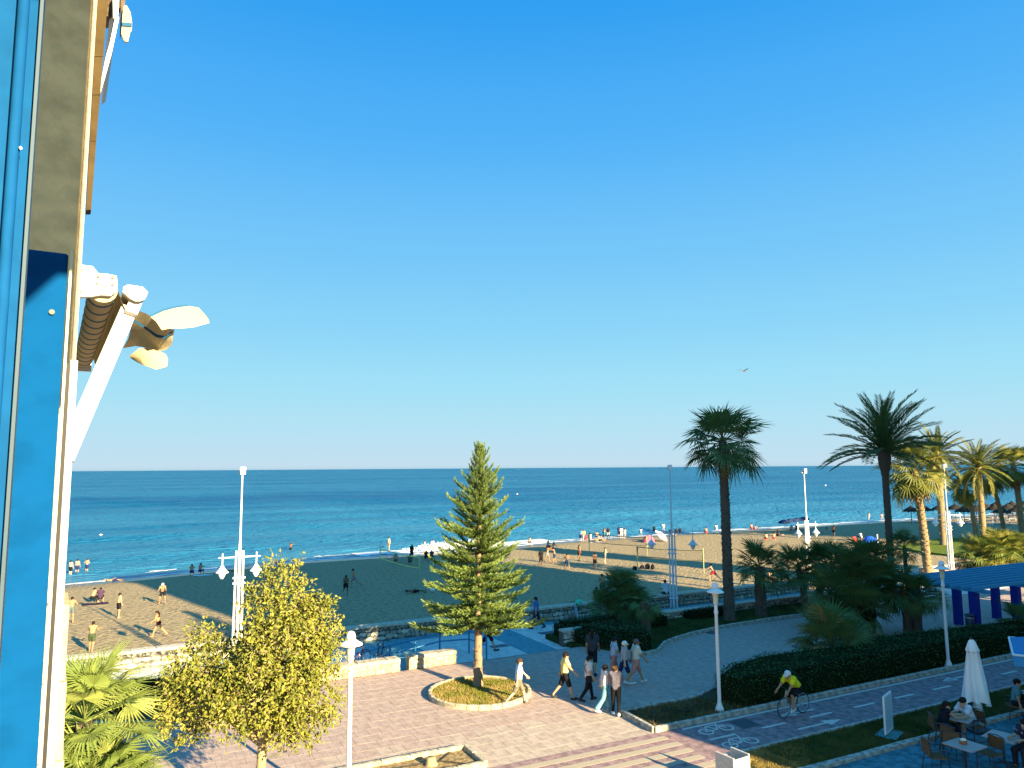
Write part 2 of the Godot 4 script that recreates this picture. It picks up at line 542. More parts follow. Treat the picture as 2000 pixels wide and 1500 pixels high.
# A clipped hedge over an outline in (s, t): a dense core and the small leaves over its top and sides.
func hedge(label: String, outline: PackedVector2Array, h: float, density: float, dark: Color, pale: Color, round := 0.18, y0 := 0.0) -> void:
	var o := thing("hedge", label, "hedge", Vector3.ZERO, TURN)
	var poly := PackedVector2Array()
	for p in outline: poly.append(Vector2(p.x, -p.y))
	var r := RandomNumberGenerator.new(); r.seed = int(outline[0].x * 100)
	var g := Shape.new()
	var inner: PackedVector2Array = Geometry2D.offset_polygon(poly, -0.05, Geometry2D.JOIN_ROUND)[0]
	var top: PackedVector2Array = Geometry2D.offset_polygon(poly, -round - 0.04, Geometry2D.JOIN_ROUND)[0]
	g.slab(inner, y0 - 0.05, y0 + h - round)
	g.slab(top, y0 + h - round - 0.01, y0 + h - 0.05)
	part("core", g.done(), M.hedge_core, o)
	var xf := []; var cols := []
	var lo := poly[0]; var hi := poly[0]
	for p in poly: lo = lo.min(p); hi = hi.max(p)
	var n := int(area_of(poly) * density)
	while n > 0:
		var p := Vector2(r.randf_range(lo.x, hi.x), r.randf_range(lo.y, hi.y))
		if not inside(poly, p): continue
		n -= 1
		var e := 9.0
		for i in poly.size(): e = minf(e, p.distance_to(Geometry2D.get_closest_point_to_segment(p, poly[i], poly[(i + 1) % poly.size()])))
		var y := y0 + h - (round * pow(1.0 - e / round, 2.0) if e < round else 0.0) + r.randf_range(-0.05, 0.04) + 0.05 * sin(p.x * 2.3) * cos(p.y * 3.1)
		xf.append(Transform3D(Basis.from_euler(Vector3(r.randf_range(-0.9, 0.9), r.randf() * TAU, r.randf_range(-0.3, 1.0))).scaled(Vector3.ONE * r.randf_range(0.7, 1.3)), Vector3(p.x, y, p.y)))
		cols.append(dark.lerp(pale, pow(r.randf(), 1.5)))
	for i in poly.size():
		var a := poly[i]; var b := poly[(i + 1) % poly.size()]
		for k in int(a.distance_to(b) * h * density * 0.9):
			var p := a.lerp(b, r.randf())
			var out := (b - a).orthogonal().normalized() * r.randf_range(-0.05, 0.04)
			xf.append(Transform3D(Basis.from_euler(Vector3(r.randf() * TAU, r.randf() * TAU, r.randf() * TAU)).scaled(Vector3.ONE * r.randf_range(0.7, 1.3)), Vector3(p.x + out.x, y0 + r.randf() * (h - 0.06), p.y + out.y)))
			cols.append(dark.lerp(pale, pow(r.randf(), 1.5) * 0.8))
	scatter("leaves", store.small_leaf, M.hedge_leaf, xf, cols, o)

# Grass over an outline in (s, t)
func grass(called: String, label: String, outline: PackedVector2Array, y: float, count: int, cols_in: Array, tall := 0.09) -> void:
	var poly := PackedVector2Array()
	for p in outline: poly.append(Vector2(p.x, -p.y))
	var r := RandomNumberGenerator.new(); r.seed = count
	var lo := poly[0]; var hi := poly[0]
	for p in poly: lo = lo.min(p); hi = hi.max(p)
	var patches := FastNoiseLite.new(); patches.seed = count; patches.frequency = 0.7
	var xf := []; var cols := []
	while xf.size() < count:
		var p := Vector2(r.randf_range(lo.x, hi.x), r.randf_range(lo.y, hi.y))
		if not inside(poly, p): continue
		var dry := clampf(patches.get_noise_2d(p.x, p.y) * 1.3 + 0.5 + r.randf_range(-0.25, 0.25), 0, 1)
		xf.append(Transform3D(Basis.from_euler(Vector3(r.randf_range(-0.5, 0.5), r.randf() * TAU, r.randf_range(-0.5, 0.5))).scaled(Vector3(1, r.randf_range(0.5, 1.2) * tall / 0.09, 1)), Vector3(p.x, y, p.y)))
		cols.append((cols_in[0] as Color).lerp(cols_in[1], dry))
	var o := scatter(called, store.tuft, M.grass, xf, cols, self)
	o.rotation.y = TURN
	tag(o, label, "grass", "", "stuff")

func tuft_mesh() -> ArrayMesh:
	var r := RandomNumberGenerator.new(); r.seed = 77
	var g := Shape.new()
	for i in 5:
		var a := r.randf() * TAU
		var c := Vector3(cos(a), 0, sin(a)) * r.randf_range(0.0, 0.06)
		var d := Vector3(r.randf_range(-0.05, 0.05), r.randf_range(0.06, 0.1), r.randf_range(-0.05, 0.05))
		var s := Vector3(-sin(a), 0, cos(a)) * 0.011
		g.tri(c - s, c + d, c + s)
	return g.done()

# ================================================================ people
# Joints of a figure that faces +z. Angles in degrees: legs [thigh forward, knee bend, spread], arms [upper arm forward, away from the body, elbow bend].
func joints(p: Dictionary) -> Dictionary:
	var k: float = p.get("h", 1.72) / 1.72
	var J := {}
	var lean := deg_to_rad(p.get("lean", 3.0))
	var hip := Vector3.ZERO
	var up := Vector3(0, cos(lean), sin(lean)); var fw := Vector3(0, -sin(lean), cos(lean))
	var wide: float = p.get("wide", 1.0)
	J.hip = hip
	J.waist = hip + up * 0.20
	J.chest = hip + up * 0.36 + fw * 0.01
	J.neck = hip + up * 0.515
	J.head = hip + up * 0.60 + fw * 0.015
	var turn := deg_to_rad(p.get("look", 0.0)); var nod := deg_to_rad(p.get("nod", 5.0)) + lean * 0.4
	var face := Vector3(sin(turn) * cos(nod), -sin(nod), cos(turn) * cos(nod))
	J.face = face
	J.crown = J.head + Vector3(0, 0.075, 0) - face * 0.02
	J.chin = J.head + face * 0.045 - Vector3(0, 0.055, 0)
	for s in [-1, 1]:
		var tag_s := "l" if s > 0 else "r"
		var leg: Array = p.get("leg_" + tag_s, [0, 0, 4])
		var a := deg_to_rad(leg[0]); var b := deg_to_rad(leg[2])
		var hp := hip + Vector3(s * 0.085 * wide, -0.03, 0)
		var kn := hp + Vector3(s * sin(b), -cos(a) * cos(b), sin(a) * cos(b)) * 0.42
		var c := a - deg_to_rad(leg[1])
		var an := kn + Vector3(s * sin(b) * 0.5, -cos(c), sin(c)).normalized() * 0.42
		var flat := clampf(-c * 0.6, -0.2, 0.9)
		if leg.size() > 3: flat = deg_to_rad(leg[3])
		var toe := an + Vector3(s * 0.04, -0.045 - 0.13 * sin(flat), 0.15 * cos(flat))
		J["hip_" + tag_s] = hp; J["knee_" + tag_s] = kn; J["ankle_" + tag_s] = an; J["toe_" + tag_s] = toe
		J["heel_" + tag_s] = an + Vector3(0, -0.045, -0.045)
		var arm: Array = p.get("arm_" + tag_s, [0, 10, 12])
		var aa := deg_to_rad(arm[0]); var ab := deg_to_rad(arm[1]); var ae := deg_to_rad(arm[2])
		var sh: Vector3 = hip + up * 0.475 + Vector3(s * 0.165 * wide, 0, 0)
		var ud := Vector3(s * sin(ab), -cos(aa) * cos(ab), sin(aa) * cos(ab))
		var el := sh + ud * 0.285
		var ca := aa + ae
		var inward: float = arm[3] if arm.size() > 3 else 0.0
		var fd := Vector3(s * sin(ab) * 0.6 - s * inward, -cos(ca) * cos(ab * 0.6), sin(ca) * cos(ab * 0.6)).normalized()
		var wr := el + fd * 0.25
		J["shoulder_" + tag_s] = sh; J["elbow_" + tag_s] = el; J["wrist_" + tag_s] = wr
		J["hand_" + tag_s] = wr + fd * 0.09; J["reach_" + tag_s] = fd
	var low: float = minf(minf(J.heel_l.y, J.heel_r.y), minf(J.toe_l.y, J.toe_r.y)) - 0.035
	low = minf(low, -0.13)
	var lift := -low
	if p.has("seat"): lift = p.seat / k + 0.11
	for n in J:
		if n != "face" and not (n as String).begins_with("reach"): J[n] = ((J[n] as Vector3) + Vector3(0, lift, 0)) * k
	J.k = k
	return J

func cap(a: Vector3, b: Vector3, ra: float, rb: float) -> Array: return [a, b, ra, rb]

func body_bones(J: Dictionary, p: Dictionary) -> Array:
	var k: float = J.k; var f: float = p.get("fat", 1.0) * k; var w := Vector3(0.065 * k * p.get("wide", 1.0), 0, 0)
	var B := []
	B.append(cap(J.hip - w, J.hip + w, 0.105 * f, 0.105 * f))
	B.append(cap(J.hip - w * 0.6, J.waist - w * 0.5, 0.105 * f, 0.098 * f)); B.append(cap(J.hip + w * 0.6, J.waist + w * 0.5, 0.105 * f, 0.098 * f))
	B.append(cap(J.waist - w * 0.5, J.chest - w * 1.05, 0.098 * f, 0.105 * k)); B.append(cap(J.waist + w * 0.5, J.chest + w * 1.05, 0.098 * f, 0.105 * k))
	B.append(cap(J.shoulder_l, J.shoulder_r, 0.062 * k, 0.062 * k))
	B.append(cap(J.chest, J.neck, 0.09 * k, 0.055 * k)); B.append(cap(J.neck, J.head, 0.052 * k, 0.05 * k))
	B.append(cap(J.head + Vector3(0, 0.035, 0) * k - J.face * 0.012 * k, J.chin, 0.092 * k, 0.055 * k))
	B.append(cap(J.head + J.face * 0.082 * k + Vector3(0, 0.012, 0) * k, J.head + J.face * 0.10 * k - Vector3(0, 0.012, 0) * k, 0.012 * k, 0.016 * k))
	for s in ["l", "r"]:
		B.append(cap(J["shoulder_" + s], J["elbow_" + s], 0.052 * k, 0.041 * k)); B.append(cap(J["elbow_" + s], J["wrist_" + s], 0.041 * k, 0.027 * k))
		B.append(cap(J["wrist_" + s], J["hand_" + s], 0.03 * k, 0.032 * k))
		B.append(cap(J["hip_" + s], J["knee_" + s], 0.09 * f, 0.056 * k)); B.append(cap(J["knee_" + s], J["ankle_" + s], 0.058 * k, 0.036 * k))
		B.append(cap(J["heel_" + s], J["toe_" + s], 0.038 * k, 0.032 * k))
	return B

func hand_shape(J: Dictionary, s: String) -> ArrayMesh:
	var g := Shape.new()
	var k: float = J.k; var d: Vector3 = J["reach_" + s]
	var across := d.cross(Vector3.RIGHT if absf(d.x) < 0.8 else Vector3.UP).normalized()
	var palm := d.cross(across).normalized()
	var c: Vector3 = J["hand_" + s] - d * 0.01 * k
	for i in 4:
		var o := across * (i - 1.5) * 0.021 * k
		var l: float = [0.075, 0.085, 0.08, 0.062][i] * k
		g.tube([c + o, c + o * 1.1 + d * l * 0.5, c + o * 1.1 + d * l * 0.85 + palm * l * 0.3], [0.0105 * k, 0.0095 * k, 0.007 * k], 5)
	var th := c - across * 0.03 * k - d * 0.05 * k
	g.tube([th, th - across * 0.03 * k + d * 0.03 * k, th - across * 0.035 * k + d * 0.065 * k + palm * 0.01 * k], [0.012 * k, 0.011 * k, 0.008 * k], 5)
	return g.done()

# Meshes of one pose: body first, then what is worn. w: top ("tee", "tank", "bikini", "long", "none"), legs ("shorts", "trunks", "trousers", "briefs"), shoes, hair ("short", "long", "bun", "cap", "none")
func figure(p: Dictionary, cell: float, fine: bool) -> Array:
	var J := joints(p)
	var k: float = J.k; var f: float = p.get("fat", 1.0) * k
	var out := []
	out.append(["body", field_mesh(body_bones(J, p), cell, 0.045), "skin"])
	var w := Vector3(0.065 * k * p.get("wide", 1.0), 0, 0)
	var top: String = p.get("top", "none"); var legs: String = p.get("legs", "trunks"); var hair: String = p.get("hair", "short")
	var pad := maxf(0.018, cell * 0.55)
	if top != "none":
		var B := []
		var lo: Vector3 = J.hip.lerp(J.waist, 0.0 if top != "bikini" else 1.0)
		if top == "bikini":
			B.append(cap(J.chest - w, J.chest + w, 0.115 * k, 0.115 * k))
		else:
			for s in [-1.0, 1.0]:
				B.append(cap(lo + w * 0.8 * s, J.waist + w * 0.7 * s, 0.108 * f + pad, 0.104 * f + pad)); B.append(cap(J.waist + w * 0.7 * s, J.chest + w * 1.05 * s, 0.104 * f + pad, 0.108 * k + pad))
			B.append(cap(J.shoulder_l, J.shoulder_r, 0.062 * k + pad, 0.062 * k + pad)); B.append(cap(J.chest, J.neck - Vector3(0, 0.02, 0), 0.1 * k + pad * 0.5, 0.055 * k + pad * 0.5))
			for s in ["l", "r"]:
				if top == "tee": B.append(cap(J["shoulder_" + s], J["shoulder_" + s].lerp(J["elbow_" + s], 0.62), 0.058 * k + pad, 0.06 * k + pad))
				if top == "long":
					B.append(cap(J["shoulder_" + s], J["elbow_" + s], 0.055 * k + pad, 0.046 * k + pad)); B.append(cap(J["elbow_" + s], J["elbow_" + s].lerp(J["wrist_" + s], 0.9), 0.044 * k + pad, 0.034 * k + pad))
		out.append(["top" if top == "bikini" else "shirt", field_mesh(B, cell, 0.035), "top"])
	if legs != "none":
		var B := [cap(J.hip - w, J.hip + w, 0.108 * f + pad * 0.8, 0.108 * f + pad * 0.8)]
		if legs != "briefs": B.append(cap(J.hip.lerp(J.waist, 0.25) - w * 0.6, J.hip.lerp(J.waist, 0.25) + w * 0.6, 0.1 * f + pad * 0.7, 0.1 * f + pad * 0.7))
		for s in ["l", "r"]:
			var end: float = {"shorts": 0.92, "trunks": 0.6, "trousers": 1.0, "briefs": 0.1}[legs]
			var e: Vector3 = J["hip_" + s].lerp(J["knee_" + s], end)
			B.append(cap(J["hip_" + s], e, 0.092 * f + pad * 0.8, lerpf(0.092 * f, 0.066 * k, end) + pad * (1.0 if legs != "trousers" else 0.6)))
			if legs == "trousers": B.append(cap(e, J["knee_" + s].lerp(J["ankle_" + s], 0.93), 0.062 * k + pad * 0.6, p.get("hem", 0.045) * k + pad * 0.6))
		out.append(["trousers" if legs == "trousers" else ("swim_briefs" if legs == "briefs" else "shorts"), field_mesh(B, cell, 0.03), "legs"])
	if p.get("shoes", false):
		for s in ["l", "r"]:
			out.append(["shoe", field_mesh([cap(J["heel_" + s], J["toe_" + s], 0.043 * k + pad * 0.3, 0.036 * k + pad * 0.3), cap(J["heel_" + s], J["heel_" + s] + Vector3(0, 0.035, 0.02), 0.042 * k, 0.04 * k)], minf(cell, 0.02), 0.02), "shoes"])
	if hair != "none":
		var hc: Vector3 = J.head + Vector3(0, 0.045, 0) * k
		var B := [cap(hc + J.face * 0.01 * k + Vector3(0, 0.018, 0) * k, hc - J.face * 0.028 * k, 0.094 * k, 0.096 * k), cap(hc - J.face * 0.03 * k, hc - J.face * 0.045 * k - Vector3(0, 0.07, 0) * k, 0.085 * k, 0.06 * k)]
		if hair == "long": B.append(cap(hc - J.face * 0.05 * k, J.chest - J.face * 0.12 * k + Vector3(0, 0.06, 0), 0.08 * k, 0.05 * k))
		if hair == "bun": B.append(cap(hc - J.face * 0.12 * k + Vector3(0, 0.04, 0), hc - J.face * 0.14 * k + Vector3(0, 0.04, 0), 0.05 * k, 0.045 * k))
		out.append(["hair", field_mesh(B, minf(cell, 0.022 if fine else 0.035), 0.02), "hair"])
		if hair == "cap":
			out[-1] = ["hair", field_mesh([cap(hc - J.face * 0.03 * k - Vector3(0, 0.01, 0), hc - J.face * 0.05 * k - Vector3(0, 0.07, 0) * k, 0.085 * k, 0.06 * k)], 0.022, 0.02), "hair"]
			var brow: Vector3 = hc + J.face * 0.09 * k
			var sd: Vector3 = J.face.cross(Vector3.UP).normalized() * 0.05 * k
			out.append(["cap", field_mesh([cap(hc + Vector3(0, 0.024, 0) * k, hc - J.face * 0.025 * k + Vector3(0, 0.01, 0), 0.099 * k, 0.099 * k), cap(brow - sd, brow - sd + J.face * 0.06 * k - Vector3(0, 0.012, 0), 0.02, 0.014), cap(brow + sd, brow + sd + J.face * 0.06 * k - Vector3(0, 0.012, 0), 0.02, 0.014), cap(brow, brow + J.face * 0.075 * k - Vector3(0, 0.012, 0), 0.02, 0.014)], 0.016, 0.02), "cap"])
	if fine:
		for s in ["l", "r"]: out.append(["fingers", hand_shape(J, s), "skin"])
		var g := Shape.new()
		var sd: Vector3 = J.face.cross(Vector3.UP).normalized() * k
		for s in [-1.0, 1.0]: g.blob(J.head + J.face * 0.083 * k + sd * 0.033 * s + Vector3(0, 0.028, 0) * k, Vector3.ONE * 0.011 * k, 4)
		out.append(["eyes", g.done(), "hair"])
		var m := Shape.new()
		m.tube([J.head + J.face * 0.093 * k - sd * 0.022 - Vector3(0, 0.042, 0) * k, J.head + J.face * 0.099 * k - Vector3(0, 0.043, 0) * k, J.head + J.face * 0.093 * k + sd * 0.022 - Vector3(0, 0.042, 0) * k], [0.004, 0.007, 0.004], 5)
		out.append(["mouth", m.done(), "lips"])
		var e := Shape.new()
		for s in [-1.0, 1.0]: e.blob(J.head + sd * 0.096 * s - J.face * 0.01 * k, Vector3(0.016, 0.032, 0.02) * k, 5)
		out.append(["ears", e.done(), "skin"])
	if p.has("bag"):   # a strap across the chest and the bag at the hip
		var s: float = p.bag
		var a: Vector3 = J.neck + Vector3(-0.09 * s, 0.03, 0) * k; var b: Vector3 = J.hip + Vector3(0.19 * s, 0.0, 0.02) * k
		var r := 0.135 * f + pad
		for z in [1.0, -1.0]:
			out.append(["strap", tube_mesh([a, J.chest + Vector3(-0.02 * s, 0, r * z * 1.05), J.waist + Vector3(0.09 * s, 0.02, r * z), b], [0.014, 0.014, 0.014, 0.014], 5), "bag"])
		var g := Shape.new()
		g.bevel_box(b + Vector3(0.03 * s, -0.08, 0) * k, Vector3(0.07, 0.17, 0.22) * k, 0.02)
		out.append(["shoulder_bag", g.done(), "bag"])
	return out

func person(label: String, where: Vector3, yaw: float, p: Dictionary, cols: Dictionary, group := "", cell := 0.024) -> Node3D:
	var key: String = p.get("key", "")
	var fig: Array
	if key and store.has("figure " + key): fig = store["figure " + key]
	else:
		fig = figure(p, cell, cell < 0.03)
		if key: store["figure " + key] = fig
	var o := thing("person", label, "person", where, deg_to_rad(yaw), group)
	for q in fig:
		var c = cols.get(q[2], Color(0.05, 0.04, 0.035))
		part(q[0], q[1], cloth(c, q[2]), o)
	if p.has("tilt"): 
		for ch in o.get_children(): ch.transform = Transform3D(Basis(Vector3.RIGHT, deg_to_rad(p.tilt)), Vector3(0, p.get("rise", 0.14), 0)) * ch.transform
	return o

func cloth(c: Color, what: String) -> StandardMaterial3D:
	var key := "cloth %s %s" % [c, what]
	if not store.has(key):
		var m := paint(c.r, c.g, c.b, 0.85 if what != "skin" else 0.55, 0.0, 0.25)
		if what == "skin":
			m.subsurf_scatter_enabled = true
			m.subsurf_scatter_strength = 0.05
		elif what in ["top", "legs"]:
			m.albedo_texture = grey_tex("cloud", 0.012, 5, 0.8, 1.08)
			m.normal_enabled = true
			m.normal_texture = bump_tex("cloud", 0.012, 5, 9.0)
			m.normal_scale = 0.4
			m.uv1_triplanar = true
			m.uv1_scale = Vector3.ONE * 1.7
		store[key] = m
	return store[key]

# ================================================================ street furniture and walls
func lamp_post(label: String, where: Vector3, group: String) -> void:
	var o := thing("street_lamp", label, "street lamp", where, 0.0, group)
	part("base", lathe_mesh([Vector2(0.0, 0.0), Vector2(0.15, 0.0), Vector2(0.16, 0.10), Vector2(0.13, 0.2), Vector2(0.075, 0.34), Vector2(0.065, 0.4)]), M.lamp_white, o)
	part("pole", lathe_mesh([Vector2(0.065, 0.38), Vector2(0.056, 3.3), Vector2(0.075, 3.34), Vector2(0.075, 3.40), Vector2(0.058, 3.44), Vector2(0.058, 3.62)]), M.lamp_white, o)
	part("cup", lathe_mesh([Vector2(0.058, 3.62), Vector2(0.085, 3.68), Vector2(0.09, 3.72), Vector2(0.08, 3.74), Vector2(0.105, 3.96), Vector2(0.12, 3.98), Vector2(0.12, 4.02), Vector2(0.0, 4.02)]), M.lamp_cup, o)
	part("hat", lathe_mesh([Vector2(0.0, 4.03), Vector2(0.27, 4.05), Vector2(0.295, 4.045), Vector2(0.29, 4.07), Vector2(0.22, 4.105), Vector2(0.15, 4.15), Vector2(0.115, 4.185)], 28), M.lamp_white, o)
	part("finial", lathe_mesh([Vector2(0.108, 4.18), Vector2(0.112, 4.22), Vector2(0.122, 4.225), Vector2(0.122, 4.245), Vector2(0.112, 4.25), Vector2(0.108, 4.30), Vector2(0.088, 4.345), Vector2(0.05, 4.372), Vector2(0.0, 4.385)]), M.lamp_white, o)

func light_mast(label: String, where: Vector3, m: Material, turn := TURN, reach := 0.95) -> void:
	var o := thing("light_mast", label, "light mast", where, turn, "tall promenade light masts with twin lanterns")
	for i in [-1, 0, 1]:
		part("column", tube_mesh([Vector3(i * 0.19, 0, 0), Vector3(i * 0.16, 4.75 if i else 5.1, 0)], [0.055 if i else 0.075, 0.045 if i else 0.065], 10), m, o)
	for y in [0.55, 3.25, 3.5]:
		var g := Shape.new()
		g.bevel_box(Vector3(0, y, 0), Vector3(0.56, 0.07, 0.17), 0.015)
		part("collar", g.done(), m, o)
	part("pole", tube_mesh([Vector3(0, 5.05, 0), Vector3(0, 5.4, 0), Vector3(0, 8.35, 0)], [0.065, 0.045, 0.035], 10), m, o)
	for s in [-1, 1]:
		part("arm", tube_mesh([Vector3(s * 0.18, 4.45, 0), Vector3(s * (reach + 0.17), 4.45, 0)], [0.032], 8), m, o)
		var ln := Node3D.new(); ln.name = "lantern"; ln.position = Vector3(s * reach, 0, 0); o.add_child(ln, true)
		part("stem", tube_mesh([Vector3(0, 4.65, 0), Vector3(0, 4.05, 0)], [0.03], 8), m, ln)
		part("hat", lathe_mesh([Vector2(0.0, 3.74), Vector2(0.28, 3.76), Vector2(0.29, 3.79), Vector2(0.22, 3.86), Vector2(0.15, 3.93), Vector2(0.14, 3.98), Vector2(0.09, 4.0), Vector2(0.085, 4.07), Vector2(0.0, 4.09)], 18), m, ln)
		part("glass", lathe_mesh([Vector2(0.0, 3.48), Vector2(0.07, 3.5), Vector2(0.15, 3.66), Vector2(0.17, 3.755)], 14), M.lamp_glass, ln)
	var g := Shape.new()
	var b := Basis(Vector3.RIGHT, -0.5)
	g.bevel_box(Vector3(0, 8.5, -0.06), Vector3(0.28, 0.14, 0.4), 0.02, b)
	g.box(Vector3(0, 8.38, 0), Vector3(0.12, 0.14, 0.06))
	part("floodlight", g.done(), m, o)
	part("lens", box_mesh(Vector3(0.24, 0.34, 0.012), Vector3(0, 8.5, 0.17)), M.lamp_glass, o)

func stone_variant(sd: int) -> ArrayMesh:   # one rubble stone about 1 wide, 1 high, its face towards +z
	var r := RandomNumberGenerator.new(); r.seed = sd
	var g := Shape.new()
	var n := 6 + sd % 3
	var a := []; var b := []
	for i in n:
		var w := TAU * i / n + r.randf_range(-0.22, 0.22)
		var e := Vector2(cos(w), sin(w))
		var l: float = 0.53 * r.randf_range(0.80, 1.08) * pow(1.0 / maxf(absf(e.x), absf(e.y)), 0.45)
		a.append(Vector3(e.x * l, e.y * l, 0)); b.append(Vector3(e.x * l * 0.84, e.y * l * 0.84, 1.0 * r.randf_range(0.7, 1.2)))
	var c := Vector3(0, 0, 1.15)
	for i in n:
		var j := (i + 1) % n
		g.quad(a[i], b[i], b[j], a[j]); g.tri(b[i], c, b[j])
	return g.done()

# A rubble wall along s with its faced side towards the street: core, stones and coping.
func stone_wall(called: String, label: String, s0: float, s1: float, t: float, y0: float, h: float, rows: int, budget: int, coping_h := 0.12, stone_w := 0.34, back := false) -> void:
	var o := thing(called, label, "wall", at(s0, t), TURN)
	var r := RandomNumberGenerator.new(); r.seed = int(s0 * 10 + t)
	var L := s1 - s0
	var th := 0.42
	part("core", box_mesh(Vector3(L, h - coping_h + 1.8, th), Vector3(L / 2, y0 + (h - coping_h - 1.8) / 2, -th / 2)), M.mortar, o)
	var x := 0.0
	while x < L - 0.1:
		var w := minf(r.randf_range(1.0, 1.35), L - x)
		var g := Shape.new()
		g.bevel_box(Vector3(0, 0, 0), Vector3(w - 0.012, coping_h, th + 0.14), 0.025)
		var p := part("coping_stone", g.done(), M.coping, o)
		p.position = Vector3(x + w / 2, y0 + h - coping_h / 2, -th / 2 + r.randf_range(-0.008, 0.008))
		x += w
	var rh := (h - coping_h) / rows
	var rest := Shape.new()
	var made := 0
	for i in rows:
		x = -0.1 if i % 2 else 0.0
		while x < L:
			var w := r.randf_range(0.55, 1.35) * stone_w
			var mesh: ArrayMesh = store.stones[r.randi() % store.stones.size()]
			var xf := Transform3D(Basis.from_scale(Vector3(w * 1.05, rh * r.randf_range(0.85, 1.3), r.randf_range(0.025, 0.06))) * Basis(Vector3.BACK, r.randf() * TAU), Vector3(clampf(x + w / 2, w / 2, L - w / 2), y0 + rh * (i + 0.5) + r.randf_range(-0.035, 0.035), 0))
			if made < budget:
				var p := part("stone", mesh, M.wall_stones[r.randi() % 4], o)
				p.transform = xf
				made += 1
			else: rest.st.append_from(mesh, 0, xf)
			x += w
	if made >= budget:
		var p := part("stones", rest.st.commit(), M.wall_stones[1], o)
		p.set_meta("kind", "stuff")

# Kerb stones along a line in (s, t)
func kerb(parent: Node3D, line: PackedVector2Array, h: float, w: float, len: float, m: Material, closed := false, y0 := 0.0) -> void:
	var r := RandomNumberGenerator.new(); r.seed = int(line[0].x * 31 + line.size())
	var n := line.size() if closed else line.size() - 1
	for i in n:
		var a := line[i]; var b := line[(i + 1) % line.size()]
		var d := a.distance_to(b)
		var k := maxi(1, roundi(d / len))
		for j in k:
			var p := a.lerp(b, (j + 0.5) / k)
			var q := part("kerb_stone", kerb_mesh(d / k - 0.012, h, w), m, parent)
			q.position = Vector3(p.x, y0 + h / 2 + r.randf_range(-0.006, 0.006), -p.y)
			q.rotation.y = (b - a).angle()

func kerb_mesh(l: float, h: float, w: float) -> ArrayMesh:
	var key := "kerb %.2f %.2f %.2f" % [l, h, w]
	if not store.has(key): store[key] = box_mesh(Vector3(l, h, w), Vector3.ZERO, 0.018)
	return store[key]

func sheet(called: String, outline: PackedVector2Array, y0: float, y1: float, m: Material) -> MeshInstance3D:
	var poly := PackedVector2Array()
	for p in outline: poly.append(Vector2(p.x, -p.y))
	var g := Shape.new()
	g.slab(poly, y0, y1)
	return setting(called, g.done(), m)

func rect(s0: float, t0: float, s1: float, t1: float) -> PackedVector2Array:
	return PackedVector2Array([Vector2(s0, t0), Vector2(s1, t0), Vector2(s1, t1), Vector2(s0, t1)])

